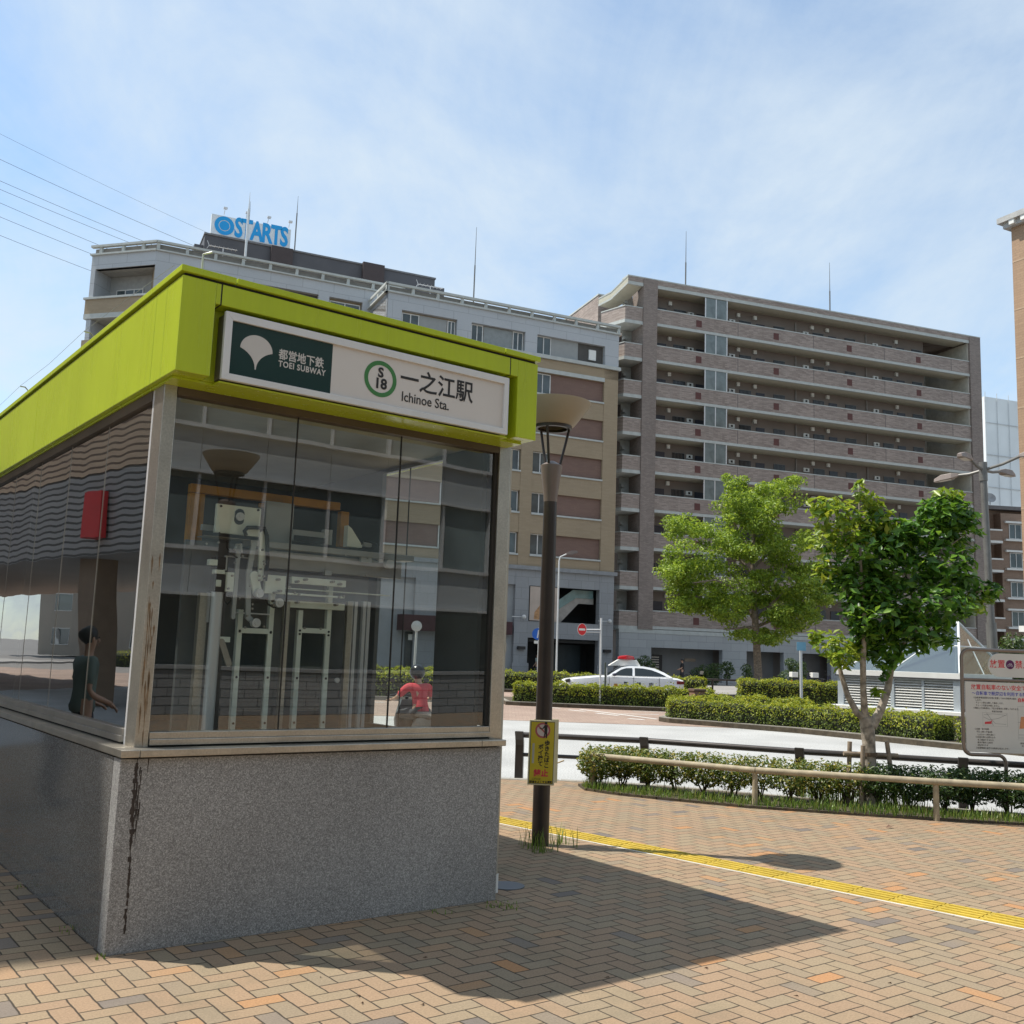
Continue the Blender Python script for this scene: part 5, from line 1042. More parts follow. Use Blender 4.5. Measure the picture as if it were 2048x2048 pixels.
MB().loft([[(X_(.47), -.4, 1.68), (X_(.47), .4, 1.68), (X_(.48), .4, 1.80), (X_(.48), -.4, 1.80)], [(X_(.54), -.55, 1.67), (X_(.54), .55, 1.67), (X_(.54), .55, 1.84), (X_(.54), -.55, 1.84)], [(X_(.61), -.4, 1.68), (X_(.61), .4, 1.68), (X_(.60), .4, 1.80), (X_(.60), -.4, 1.80)]]).build('light_bar', M("beacon_red", (.45, .012, .02), .12, coat=.5), car, bevel=.03)
for f, ch in ((.535, '警'), (.635, '視'), (.735, '庁')): text(ch, .19, blktxt, car, (X_(f), .912, .70), name='door_lettering', yaw=math.pi, align='CENTER', bold=.004)
MB().slab([(X_(.435), .6), (X_(.47), .6), (X_(.465), .72), (X_(.44), .72)], .906, .914).build('amber_marker', M("amber", (.45, .22, .03), .4), car)
# door gaps and bright window trims
tr = MB()
for f in (.40, .595, .80): tr.box(X_(f) - .006, X_(f) + .006, .895, .907, .53, 1.0)
tr.build('door_gap', black, car)
MB().box(X_(.875), X_(.415), .862, .874, 1.025, 1.042).build('window_trim', alu, car)
#@@BUILDINGS
# ================================================================== brown apartment block
tileA = bricks("apartment_tile", (.225, .178, .155), (.345, .285, .25), (.21, .18, .16), .42, .085, .006, .8, var=.1)
tileB = bricks("column_tile", (.205, .168, .148), (.27, .225, .20), (.16, .13, .115), .24, .08, .006, .8, var=.1)
band = M("pale_band", (.44, .46, .44), .8, var=.08)
soff = M("soffit_cream", (.48, .46, .37), .85, var=.06)
inw = M("gallery_wall", (.22, .185, .165), .85, var=.1, scale=.6)
dorm = M("flat_door", (.035, .035, .05), .4, var=.2)
wing = M("dark_window", (.03, .035, .04), .1, var=.2)
stone = bricks("stone_cladding", (.33, .345, .35), (.37, .385, .39), (.22, .23, .235), 1.5, .62, .012, .75, var=.06)
aptd = ray(1275, 1300); AO = aptd * (78 / aptd.y); AO.z = 0
ap = thing('apartment_block', 'ten storey brown tiled apartment block with long access balconies', 'building', AO, R(20))
ZK = [29.6 - 3.03 * k for k in range(9)]
# main mass behind the galleries
MB().box(.9, 29.7, 1.8, 11, 3.9, 31.55).box(1.2, 33.3, 1.75, 8, 0, 3.9).build('main_wall', inw, ap)
MB().box(-.05, 1.2, -.12, 1.9, 3.9, 31.95).build('corner_column', tileB, ap)
MB().box(33.3, 34.55, -.12, 9.5, 3.9, 31.95).build('corner_column', tileB, ap)
MB().box(33.2, 33.298, .1, 6, 3.9, 31.3).box(29.71, 31.75, 5.4, 5.5, 3.9, 31.3).box(32.5, 33.2, 5.4, 5.5, 3.9, 31.3).build('stair_wall', M("stair_cream", (.50, .48, .41), .85), ap)
MB().box(-1.44, 34.6, -.05, 1.0, 31.57, 31.95).box(1.2, 34.6, 1.0, 11, 31.58, 31.9).build('roof_edge', tileA, ap)
MB().box(-1.46, 34.62, -.07, 1.0, 31.95, 32.05).box(1.2, 33.3, -.04, .1, 31.3, 31.57).box(-1.44, -.06, -.04, 1.0, 31.3, 31.57).build('roof_band', band, ap)
MB().box(1.21, 33.19, .1, 1.798, 31.40, 31.565).build('soffit', soff, ap)
pan_ = MB().box(1.2, 33.3, -.0, .15, -1.2, -.06).build('balcony_parapet', tileA, ap); pan_.location = (0, 0, ZK[0])
ban_ = MB().box(1.2, 33.3, -.03, .18, -1.42, -1.202).box(1.2, 33.3, -.02, .17, -.058, .02).build('balcony_band', band, ap); ban_.location = (0, 0, ZK[0])
sof_ = MB().box(1.21, 33.19, .18, 1.8, -1.42, -1.3).build('balcony_slab', soff, ap); sof_.location = (0, 0, ZK[0])
jnm = MB().box(-.03, .03, -.006, .01, -1.2, -.06).build('parapet_joint', M("joint_grey", (.14, .12, .11), .8), ap)
scr = MB().box(5.75, 6.66, .02, .04, .02, 1.66).box(6.74, 7.7, .02, .04, .02, 1.66).build('glass_screen', M("screen_glass", (.15, .18, .18), .15, var=.25, scale=1.5), ap); scr.location = (0, 0, ZK[0])
scf = MB().box(5.66, 5.75, .0, .06, .02, 1.68).box(6.66, 6.74, .0, .06, .02, 1.68).box(7.7, 7.79, .0, .06, .02, 1.68).build('screen_frame', alu, ap); scf.location = (0, 0, ZK[0])
sqm = MB().box(-.26, .26, -.012, .004, -.28, .28).build('drain_grille', M("grille_maroon", (.10, .035, .03), .7), ap)
drm = MB().box(-.42, .42, 1.74, 1.8, 0, 2.05).build('door', dorm, ap)
wnm = MB().box(-.55, .55, 1.76, 1.8, .95, 2.1).build('window', wing, ap)
wgm = MB()
for k in range(9): wgm.box(-.52 + k * .13, -.505 + k * .13, 1.70, 1.72, .95, 2.1)
wgm.box(-.58, .58, 1.7, 1.74, 2.1, 2.14).box(-.58, .58, 1.7, 1.74, .92, .96)
wgm = wgm.build('window_grille', M("grille_grey", (.18, .18, .18), .5), wnm)
vtm = MB().box(-.28, .28, 1.66, 1.79, 1.72, 2.06).build('vent_hood', white, ap); vdm = MB().box(-.09, .09, 1.64, 1.662, 1.8, 1.98).build('vent_hole', black, vtm)
lbm = MB().box(-.14, .14, 1.6, 1.79, 2.35, 2.68).build('wall_lamp', white, ap)
ptm = MB().box(-.05, .05, 1.68, 1.8, 0, 2.75).build('partition', M("partition_grey", (.27, .25, .235), .7), ap); ptm.location = (15.72, 0, ZK[0] - 1.2)
first = {}
def put(src, name, x, z):
    if src.name not in first: first[src.name] = 1; src.location = (x, 0, z); return src
    o = inst(src, name, ap, (x, 0, z))
    for ch in src.children: c = ch.copy(); COL.objects.link(c); c.parent = o
    return o
for k, z in enumerate(ZK):
    fl_ = z - 1.2
    if k:
        for s_, nm in ((pan_, 'balcony_parapet'), (ban_, 'balcony_band'), (sof_, 'balcony_slab'), (scr, 'glass_screen'), (scf, 'screen_frame')): inst(s_, nm, ap, (0, 0, z))
        inst(ptm, 'partition', ap, (15.72, 0, fl_))
    inst(ptm, 'partition', ap, (23.2, 0, fl_)); inst(ptm, 'partition', ap, (8.2, 0, fl_))
    for x in (8.8, 16.3, 23.75, 31.2): put(jnm, 'parapet_joint', x, z)
    for x in (5.09, 12.53, 20.0, 27.48): put(sqm, 'drain_grille', x, z - .66)
    for x in (2.62, 6.3, 12.15, 19.6, 27.05): put(drm, 'door', x, fl_)
    for x in (4.3, 10.65, 14.05, 18.1, 21.5, 25.55, 28.9): put(wnm, 'window', x, fl_)
    for x in (5.3, 9.3, 16.75, 24.2): put(vtm, 'vent_hood', x, fl_)
    for x in (3.32, 11.56, 19.0, 26.5, 9.9, 17.4): put(lbm, 'wall_lamp', x, fl_)
# end balconies on the left corner : front panel, slanted return, slab
eb = MB(); eb.slab([(-1.62, -1.15), (-.06, -1.15), (-.06, -.06), (-1.62, -.06)], .0, .14)
eb.add([(-1.62, 0, -1.15), (-2.6, 2.4, -1.15), (-2.6, 2.4, -.06), (-1.62, 0, -.06), (-1.5, .14, -1.15), (-2.45, 2.4, -1.15), (-2.45, 2.4, -.06), (-1.5, .14, -.06)], [(0, 3, 2, 1), (4, 5, 6, 7), (3, 7, 6, 2), (0, 1, 5, 4)])
eb = eb.build('end_balcony', tileA, ap); eb.location = (0, 0, ZK[0] - .1)
es = MB(); es.prism([(-1.66, -.04), (-.06, -.04), (-.06, 2.6), (-2.66, 2.6), (-2.66, 2.4)], -1.42, -1.152); es.slab([(-1.66, -.058), (-.06, -.058), (-.06, .02), (-1.66, .02)], -.02, .16)
es.add([(-1.66, -.02, -.058), (-2.64, 2.4, -.058), (-2.64, 2.4, .02), (-1.66, -.02, .02), (-1.48, .16, -.058), (-2.43, 2.4, -.058), (-2.43, 2.4, .02), (-1.48, .16, .02)], [(0, 3, 2, 1), (4, 5, 6, 7), (3, 7, 6, 2), (0, 1, 5, 4)])
es = es.build('end_slab', band, ap); es.location = (0, 0, ZK[0] - .1)
ew = MB().box(-.9, -.06, 1.9, 2.0, -1.15, 1.6).box(-.95, -.62, 1.5, 1.9, -1.15, .55).box(-.92, -.66, 1.52, 1.9, .75, 1.0).build('end_wall', M("end_wall_grey", (.30, .30, .28), .8), ap); ew.location = (0, 0, ZK[0] - .1)
for k in range(1, 9):
    for s_, nm in ((eb, 'end_balcony'), (es, 'end_slab'), (ew, 'end_wall')): inst(s_, nm, ap, (0, 0, ZK[k] - .1))
# slanted canopy over the top end balcony
cn = MB(); top = [(-1.44, -.05, 32.0), (-1.44, -.05, 31.35), (-3.0, 3.4, 30.1), (-3.0, 3.4, 30.75)]; mid = [(-1.95, 1.1, 31.95), (-1.95, 1.1, 31.25)]
A1, A2 = Vector((-1.44, -.05, 31.97)), Vector((-2.15, 1.55, 31.0)); A3 = Vector((-2.7, 2.75, 30.75)); h_ = Vector((0, 0, -.62)); wv = Vector((1.4, .2, 0))
for p, q in ((A1, A2), (A2, A3)): cn.add([p, q, q + h_, p + h_, p + wv, q + wv, q + wv + h_, p + wv + h_], [(0, 1, 2, 3), (0, 4, 5, 1), (3, 2, 6, 7), (4, 7, 6, 5)])
cn.build('slanted_canopy', soff, ap)
cb_ = MB()
for p, q in ((A1, A2), (A2, A3)): cb_.add([p + Vector((-.02, -.01, .05)), q + Vector((-.02, -.01, .05)), q + Vector((-.02, -.01, -.06)), p + Vector((-.02, -.01, -.06))], [(0, 1, 2, 3)]).add([p + h_ + Vector((-.02, -.01, .12)), q + h_ + Vector((-.02, -.01, .12)), q + h_ + Vector((-.02, -.01, -.04)), p + h_ + Vector((-.02, -.01, -.04))], [(0, 1, 2, 3)])
cb_.build('canopy_band', band, ap)
MB().box(-2.15, -.4, 4, 14, 20, 31.55).build('stair_tower', tileA, ap); MB().box(-2.2, -.4, 3.95, 14.05, 31.55, 31.67).build('tower_band', band, ap)
# stone base with entrance openings
sb = MB()
for a0, a1 in ((-1.6, 1.17), (7.48, 9.7), (13.2, 14.8), (17.8, 34.6)): sb.box(a0, a1, -.02, .5, 0, 2.54)
sb.box(-1.6, 34.6, -.02, .5, 2.54, 3.6).build('stone_base', stone, ap)
MB().box(-1.62, 34.62, -.05, .5, 3.60, 3.9).build('stone_band', band, ap)
MB().box(-1.55, -.05, .2, 1.9, 3.9, 4.1).build('base_cap', band, ap)
er = MB().box(1.0, 7.6, 1.6, 1.75, 0, 2.6).box(9.6, 13.3, 1.6, 1.75, 0, 2.6).box(14.7, 17.9, 1.6, 1.75, 0, 2.6).build('entrance_wall', M("entrance_stone", (.20, .20, .195), .7, var=.1, scale=1), ap)
gt = MB().box(1.3, 2.9, 1.4, 1.5, 0, 2.0); gt.build('entrance_gate', black, ap)
gb = MB()
for k in range(9): gb.box(1.95, 2.6, 1.36, 1.4, .25 + k * .19, .33 + k * .19)
gb.build('gate_louvre', M("gate_light", (.55, .5, .42), .5), ap)
MB().box(5.0, 6.0, 1.57, 1.6, 1.55, 1.8).build('name_plate', M("brass_plate", (.22, .19, .15), .4, .5), ap)
MB().box(15.6, 16.3, 1.55, 1.62, 0, 2.2).build('side_door', dorm, ap)
for (px, pyb, pyt, lab) in ((1371, 580, 455, 'thin lightning rod nearest the left end of the brown apartment roof'), (1660, 632, 519, 'thin lightning rod over the middle of the brown apartment roof')):
    d = ray(px, pyb); aU = Vector((math.cos(R(20)), math.sin(R(20)), 0)); aV = Vector((-aU.y, aU.x, 0)); o3 = AO + aV * 3; t = (o3 - C0).dot(aV) / d.dot(aV); p = C0 + d * t; hp = C0 + ray(px, pyt) * t
    m_ = MB(); m_.cyl((0, 0, 0), (0, 0, (hp.z - 31.9) * .55), .06, n=6).cyl((0, 0, (hp.z - 31.9) * .55), (0, 0, hp.z - 31.9), .035, .015, n=6)
    tag(m_.build('lightning_rod', lpm, smooth=True), lab, 'lightning rod', 'lightning rods on the roofs', (p.x, p.y, 31.9))
# ================================================================== beige and grey office block beside it
rd = ray(1225, 1300); SO = rd * (76 / rd.y); SO.z = 0; YS = R(24.6)
beige = bricks("beige_tile", (.30, .235, .155), (.33, .26, .175), (.26, .205, .14), .6, .1, .004, .8, var=.05)
brownp = bricks("brown_panel", (.17, .105, .085), (.19, .12, .095), (.15, .095, .08), .5, .1, .004, .8, var=.06)
greyp = bricks("grey_panel", (.40, .42, .44), (.42, .44, .46), (.26, .275, .29), 2.3, 1.3, .015, .7, var=.05)
greyb = bricks("grey_stone", (.25, .26, .27), (.28, .29, .30), (.17, .175, .18), 1.1, .8, .01, .7, var=.06)
sto = thing('office_block', 'beige and brown tiled office block with grey top storey and grey stone base', 'building', SO, YS)
LW = -30.0
MB().box(-18.8, 0, .35, 14, 23.6, 26.2).box(LW, 0, .35, 14, 7.9, 23.5).build('main_wall', beige, sto)
# grey top storey : piers and lintels
tp = MB(); piers = ((-18.8, -17.7), (-13.5, -12.38), (-8.04, -7.05), (-1.22, 0))
for a, b in piers: tp.box(a, b, 0, .4, 23.9, 25.4)
tp.box(-18.8, 0, 0, .4, 25.4, 26.5).box(-18.8, -18.75, 0, 10, 23.9, 26.5).box(-18.8, 0, .34, 10, 26.0, 26.49)
tp.build('grey_storey', greyp, sto)
MB().box(-19.0, .12, -.14, .3, 26.5, 26.62).box(-19.0, -18.8, -.14, 10, 26.5, 26.62).box(-18.95, .1, -.08, .2, 27.08, 27.25).box(-18.95, -18.8, -.08, 10, 27.08, 27.25).build('roof_rail', band, sto)
rp_ = MB()
for k in range(11): rp_.box(-18.9 + k * 1.88, -18.7 + k * 1.88, 0, .15, 26.62, 27.08)
for k in range(5): rp_.box(-18.92, -18.8, k * 2, k * 2 + .2, 26.62, 27.08)
rp_.build('rail_post', band, sto); MB().box(-18.7, 0, .3, .4, 26.6, 27.05).build('rail_shade', M("parapet_grey", (.20, .195, .185), .8), sto)
def win(x0, x1, z0, z1, parent, y=.28, panes=2, frame=.07):
    f = MB(); f.box(x0, x1, y, y + .05, z1 - frame, z1).box(x0, x1, y, y + .05, z0, z0 + frame); n = panes
    for k in range(n + 1): a = x0 + (x1 - x0 - frame) * k / n; f.box(a, a + frame, y - .01, y + .05, z0 + frame, z1 - frame)
    fo = f.build('window', M("window_white", (.6, .6, .58), .5), parent)
    MB().box(x0 + .02, x1 - .02, y + .03, y + .048, z0 + .02, z1 - .02).build('pane', M("office_glass", (.07, .09, .095), .08, var=.35, scale=.8), fo); return fo
lp_ = M("light_panel", (.29, .30, .295), .7, var=.04)
win(-7.02, -5.75, 23.98, 25.38, sto); MB().box(-5.73, -3.45, .27, .335, 23.95, 25.4).build('infill_panel', lp_, sto)
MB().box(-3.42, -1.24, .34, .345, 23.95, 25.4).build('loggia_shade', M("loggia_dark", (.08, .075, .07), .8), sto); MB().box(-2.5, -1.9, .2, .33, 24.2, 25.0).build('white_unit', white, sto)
MB().box(-11.3, -9.0, .27, .335, 23.95, 25.35).build('infill_panel', M("blind_grey", (.23, .25, .25), .5), sto); win(-12.3, -11.35, 23.95, 25.38, sto); win(-8.95, -8.1, 23.95, 25.38, sto)
win(-17.6, -16.3, 23.95, 25.3, sto); MB().box(-16.28, -14.2, .27, .335, 23.95, 25.3).build('infill_panel', lp_, sto); win(-14.15, -13.55, 23.95, 25.3, sto)
MB().box(-19.0, .15, -.16, .4, 23.62, 23.88).build('cornice', band, sto)
# beige storeys
bf = MB(); 
for a, b in ((-1.22, 0), (-8.05, -7.1), (-13.55, -12.4), (-21.0, -19.9), (-27, -26)): bf.box(a, b, 0, .36, 8.0, 23.6)
SZ = [20.95, 17.95, 14.95, 11.9, 8.85]
bf.box(LW, 0, 0, .36, 22.85, 23.6).box(LW, 0, .04, .36, 8.0, 8.72)
for i, z in enumerate(SZ):
    hi = z + (1.62 if i else 1.62)
    if i < 4: bf.box(LW, 0, .03, .36, SZ[i + 1] + 1.55, z - .12)
bf.box(LW, 0, .03, .36, 22.55, 22.85)
bf.build('beige_front', beige, sto)
sl_ = MB()
for z in SZ:
    for a, b in ((-7.1, -1.22), (-12.4, -8.05), (-19.9, -13.55), (-26, -21)): sl_.box(a, b, -.06, .2, z - .12, z)
for a, b in ((-7.1, -1.22), (-12.4, -8.05), (-19.9, -13.55)): sl_.box(a, b, -.06, .3, 22.56, 22.86)
sl_.build('sill', band, sto)
for z in SZ:
    MB().box(-5.72, -1.22, .22, .34, z, z + 1.6).build('brown_infill', brownp, sto)
    win(-7.08, -5.73, z, z + 1.55, sto, .22); win(-8.9, -8.12, z, z + 1.55, sto, .22, 1) if False else None
    win(-12.38, -8.12, z, z + 1.55, sto, .22, 3)
    MB().box(-18.2, -14.2, .22, .34, z, z + 1.6).build('brown_infill', brownp, sto)
    win(-14.15, -13.6, z, z + 1.55, sto, .22, 1); win(-19.8, -18.25, z, z + 1.55, sto, .22)
    win(-25.8, -21.2, z, z + 1.55, sto, .22, 3)
MB().box(LW, .18, -.2, .4, 7.72, 8.0).build('stone_cornice', M("stone_cornice_grey", (.24, .25, .26), .7), sto)
# stone base with piers, stair opening and dark entrance
sb = MB()
for a, b in ((-1.22, 0), (-8.15, -7.05), (-15.7, -12.2), (-25, -22)): sb.box(a, b, -.02, .5, 0, 7.72)
sb.box(-30, 0, .0, .5, 6.6, 7.72).box(-7.05, -1.22, .0, .5, 2.86, 4.05).build('stone_base', greyb, sto)
for a, b in ((-1.3, .05), (-8.25, -6.95)): MB().box(a, b, -.09, .0, .0, 1.0).box(a, b, -.07, .0, 1.0, 1.06).build('pier_foot', greyb, sto)
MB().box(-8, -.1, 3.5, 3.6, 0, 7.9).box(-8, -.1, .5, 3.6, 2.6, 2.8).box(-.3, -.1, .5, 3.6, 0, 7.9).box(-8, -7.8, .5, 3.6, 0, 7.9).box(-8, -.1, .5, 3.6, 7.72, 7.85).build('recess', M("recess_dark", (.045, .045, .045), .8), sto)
MB().box(-5.0, -4.7, .8, 1.1, 0, 2.86).build('entrance_column', greyb, sto)
MB().box(-4.5, -1.3, 2.6, 2.7, 0, 2.5).build('shutter', M("shutter_green", (.04, .055, .06), .5), sto)
ptr = thing('poster', 'large poster of a long haired woman in white on the grey stone base', 'poster', SO + Vector((math.cos(YS), math.sin(YS), 0)) * -6.98 + Vector((0, 0, 4.1)) - Vector((-math.sin(YS), math.cos(YS), 0)) * .02, YS)
MB().slab([(0, 0), (2.3, 0), (2.3, 2.45), (0, 2.45)], -.03, .0).build('poster_sheet', M("poster_tan", (.45, .37, .31), .6, var=.12, scale=1.2), ptr)
MB().slab([(.35, .1), (1.1, .05), (1.5, .6), (1.3, 1.2), (.8, 1.1), (.4, .6)], -.034, -.03).build('printed_basket', M("poster_ochre", (.40, .22, .10), .6, var=.3, scale=5), ptr)
MB().slab([(.75, 0), (1.7, 0), (1.65, .8), (1.55, 1.45), (1.2, 1.55), (1.0, 1.2), (.95, .6)], -.037, -.034).build('printed_blouse', M("poster_white", (.62, .6, .58), .6), ptr)
MB().slab([(1.1, 1.45), (1.3, 1.4), (1.5, 1.5), (1.55, 2.0), (1.5, 2.25), (1.3, 2.35), (1.1, 2.25), (1.0, 1.9), (.95, 1.3)], -.04, -.037).build('printed_hair', M("poster_hair", (.09, .035, .025), .6), ptr)
MB().slab([(1.28, 1.62), (1.42, 1.6), (1.48, 1.85), (1.42, 2.1), (1.3, 2.08), (1.25, 1.85)], -.043, -.04).build('printed_face', M("poster_skin", (.55, .34, .26), .6), ptr)
# stair with glass balustrade in the opening
MB().slab([(-4.9, 4.05), (-4.0, 4.05), (-2.5, 5.55), (-1.22, 5.55), (-1.22, 6.05), (-2.7, 6.05), (-4.9, 4.7)], .9, 1.1).build('stair_flight', M("stair_beige", (.36, .34, .31), .8), sto)
MB().slab([(-4.9, 4.6), (-2.75, 5.95), (-1.3, 5.95), (-1.3, 6.55), (-3.0, 6.55), (-4.9, 5.25)], .82, .86).build('stair_glass', M("stair_glass", (.19, .30, .30), .12, var=.15), sto)
MB().box(-4.98, -4.88, .5, .6, 4.05, 6.6).build('stair_post', white, sto)
for a in (-7.6, -.55):
    MB().ball((a, -.45, 4.3), (.17, .17, .17), 10).cyl((a, -.4, 4.3), (a - .8, -.1, 4.3), .03, n=6).build('globe_lamp', M("globe", (.6, .6, .58), .2), sto, smooth=True); MB().box(a - .28, a + .28, -.3, -.02, 2.0, 2.22).build('wall_light', black, sto)
# shop front seen through the kiosk glass
MB().box(-22, -15.7, .3, .5, 0, 6.6).box(-12.2, -8.15, .3, .5, 0, 6.6).build('shop_wall', M("shop_grey", (.30, .31, .315), .7, var=.08, scale=1), sto)
win(-15.6, -13.4, 4.2, 6.4, sto, .35, 2); win(-18.6, -16.2, 4.2, 6.4, sto, .35, 2)
MB().box(-16.8, -12.1, -.7, .3, 3.0, 4.05).build('awning', M("awning_maroon", (.06, .022, .025), .7), sto)
MB().box(-16.2, -12.6, .2, .3, .4, 2.9).build('shop_window', wing, sto)
aw = MB().box(-16.0, -14.2, .12, .2, 2.35, 2.75).build('shop_sign', white, sto); MB().box(-11.2, -8.4, -.3, .3, 3.0, 3.9).build('awning', MATS['awning_maroon'], sto)
d = ray(947, 602); sV = Vector((-math.sin(YS), math.cos(YS), 0)); t = (SO + sV * 3 - C0).dot(sV) / d.dot(sV); p = C0 + d * t; hp = C0 + ray(949, 445) * t
m_ = MB(); m_.cyl((0, 0, 0), (0, 0, (hp.z - 26.4) * .6), .055, n=6).cyl((0, 0, (hp.z - 26.4) * .6), (0, 0, hp.z - 26.4), .035, .015, n=6)
tag(m_.build('lightning_rod', lpm, smooth=True), 'thin lightning rod on the roof of the beige office block', 'lightning rod', 'lightning rods on the roofs', (p.x, p.y, 26.4))
# ------------------------------------------------------------------ taller block to the left, with dark penthouse and roof sign
kq = .854
ld = ray(560, 1250); LO = ld * (82 * kq / ld.y); LO.z = 0
sl2 = thing('grey_tower_block', 'taller pale grey block with chamfered balcony corner and dark rooftop penthouse', 'building', LO, YS)
def zz(z): return (z - 1.6) * kq + 1.6
XA, XB = -11.78 * kq, 8.9 * kq
lb = MB(); lb.box(XA, XB, .4, 12, 0, zz(32.4)); lb.build('main_wall', beige, sl2)
gs = MB(); gs.box(XA, XB, 0, .45, zz(31.3), zz(32.5)).box(XA, XA + 6.6, 0, .45, zz(28.6), zz(31.3)).box(1.2, 2.0, 0, .45, zz(28.6), zz(31.3)).box(4.5, XB, 0, .45, zz(28.6), zz(31.3)).box(XA, XB, .1, .45, zz(27.4), zz(28.6)).box(XB - .05, XB, .45, 12, zz(28), zz(32.5)).build('grey_storey', greyp, sl2)
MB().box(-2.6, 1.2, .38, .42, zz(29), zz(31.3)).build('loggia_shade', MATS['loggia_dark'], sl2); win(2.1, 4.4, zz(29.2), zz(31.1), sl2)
MB().box(XA, XB + .1, -.14, .3, zz(32.5), zz(32.62)).box(XA, XB + .1, -.08, .2, zz(33.2), zz(33.38)).box(XB - .1, XB + .1, -.08, 11, zz(33.2), zz(33.38)).build('roof_rail', band, sl2)
MB().box(XA, XB, .3, .4, zz(32.6), zz(33.2)).build('rail_shade', MATS['parapet_grey'], sl2)
rp_ = MB()
for k in range(10): rp_.box(XA + k * 1.9, XA + .2 + k * 1.9, 0, .15, zz(32.62), zz(33.2))
rp_.build('rail_post', band, sl2)
# chamfered corner (its own direction)
ch = bpy.data.objects.new('chamfer_corner', None); COL.objects.link(ch); ch.parent = sl2; ch.location = (XA, 0, 0); ch.rotation_euler = (0, 0, R(180 - 16) - YS)
# local x runs to the left along the chamfer, local -y is inwards -> build with y>0 outwards to viewer
cw = 5.15
def cz_(z): return (z - 1.6) * .93 * .868 + 1.6 + .72
zt_, zb_ = zz(32.5), zz(31.35); fz = zz(28.8)
MB().box(0, cw, -.4, 0, zb_, zt_).build('corner_grey', greyp, ch)
MB().box(.0, cw + .1, -.3, .14, zt_, zt_ + .12).box(0, cw + .12, -.2, .08, zz(33.2), zz(33.38)).build('corner_rail', band, ch)
MB().box(0, cw, -.4, -.3, zt_, zz(33.2)).build('corner_shade', MATS['parapet_grey'], ch)
r_ = MB()
for k in (1.0, 2.6, 4.4): r_.box(k, k + .22, -.15, 0, zt_ + .12, zz(33.2))
r_.build('corner_post', band, ch)
MB().box(0, cw, -4, -1.7, fz - 1.6, zb_ + .4).build('balcony_back', M("balcony_back", (.33, .335, .33), .8), ch)
MB().box(cw - .35, cw, -4, .0, 0, zb_).build('corner_end', greyp, ch)
MB().box(0, cw, -1.7, -.1, zb_, zb_ + .1).build('balcony_soffit', M("balcony_soffit", (.40, .39, .36), .8), ch)
win(2.0, 4.2, fz - .4, fz + 1.2, ch, -1.66, 3)
ch.children[-1].rotation_euler = (0, 0, 0)
MB().box(-.15, cw + .3, -.3, .16, fz - .02, fz + .12).build('balcony_rail', band, ch)
MB().box(-.1, cw + .2, -.25, .05, fz - 1.05, fz - .02).build('balcony_front', beige, ch)
MB().box(-.1, cw + .22, -1.7, .07, fz - 1.4, fz - 1.05).build('balcony_slab', band, ch)
MB().box(0, cw, -4, -1.5, 0, fz - 1.4).box(-.1, cw + .2, -.25, .05, fz - 4.0, fz - 2.9).build('lower_front', beige, ch)
ph = MB(); y0 = 6 * kq
pm_ = M("penthouse_dark", (.085, .085, .095), .7, var=.08, scale=.8); pn = M("penthouse_brown", (.06, .045, .045), .7, var=.08)
def pz(z): return (z - 1.6) * kq + 1.6
ph.box(-7.53 * kq, 13.9 * kq, y0, y0 + 6, pz(32), pz(37.05)).box(-8.3 * kq, -7.53 * kq, y0 + .3, y0 + 5, pz(32), pz(36.15)).box(13.9 * kq, 14.95 * kq, y0 + .1, y0 + 5, pz(32), pz(36.4)).build('penthouse', pm_, sl2)
MB().box(-7.6 * kq, 13.98 * kq, y0 - .08, y0 + 6, pz(37.05), pz(37.2)).build('penthouse_cap', M("cap_grey", (.16, .16, .17), .7), sl2)
MB().box(-1.8 * kq, .14 * kq, y0 - .35, y0, pz(32), pz(37.12)).build('penthouse_bay', pn, sl2); MB().box(6.67 * kq, 8.74 * kq, y0 - .35, y0, pz(32), pz(37.28)).build('penthouse_bay', pn, sl2)
MB().box(-1.85 * kq, -1.2 * kq, y0 - .9, y0 - .4, pz(33), pz(34.6)).box(.3 * kq, .9 * kq, y0 - .9, y0 - .3, pz(33), pz(34.4)).box(6.9, 7.6, y0 - .9, y0 - .4, pz(33), pz(34.7)).build('roof_unit', white, sl2)
lU = Vector((math.cos(YS), math.sin(YS), 0)); lV = Vector((-lU.y, lU.x, 0))
rs = thing('roof_sign', 'white and sky blue STARTS billboard on posts above the dark penthouse', 'billboard', LO + lV * (y0 + 1.0) + Vector((0, 0, pz(37.2))), YS)
sx0, sx1 = -6.95 * kq, .12 * kq; sz0, sz1 = pz(37.75) - pz(37.2), pz(39.55) - pz(37.2)
MB().box(sx0, sx1, 0, .35, sz0, sz1).build('sign_board', M("billboard_white", (.70, .74, .77), .5, var=.05), rs)
blu = M("billboard_blue", (.004, .33, .74), .45, var=.04)
cxs, czs = sx0 + .98, (sz0 + sz1) / 2; rr_ = (sz1 - sz0) * .47
def annulus(mb, cx, cz, r0, r1, y, n=40):
    vs = []
    for k in range(n):
        t = 2 * math.pi * k / n
        for r in (r0, r1): vs.append((cx + r * math.cos(t), y, cz + r * math.sin(t)))
    mb.add(vs, [(2 * k, 2 * k + 1, (2 * k + 3) % (2 * n), (2 * k + 2) % (2 * n)) for k in range(n)])
m_ = MB(); annulus(m_, cxs, czs, .0, rr_ * .52, -.02); annulus(m_, cxs, czs, rr_ * .6, rr_ * 1.02, -.02); m_.build('ring_logo', blu, rs)
text('STARTS', 2.12, blu, rs, (sx0 + 1.74, -.02, czs), bold=.075, sx=.63, spacing=.87)
pl2 = MB()
for x in (sx0 + .8, (sx0 + sx1) / 2 + 1.2, sx1 - .8): pl2.cyl((x, .2, -.15), (x, .2, sz0), .07, n=6)
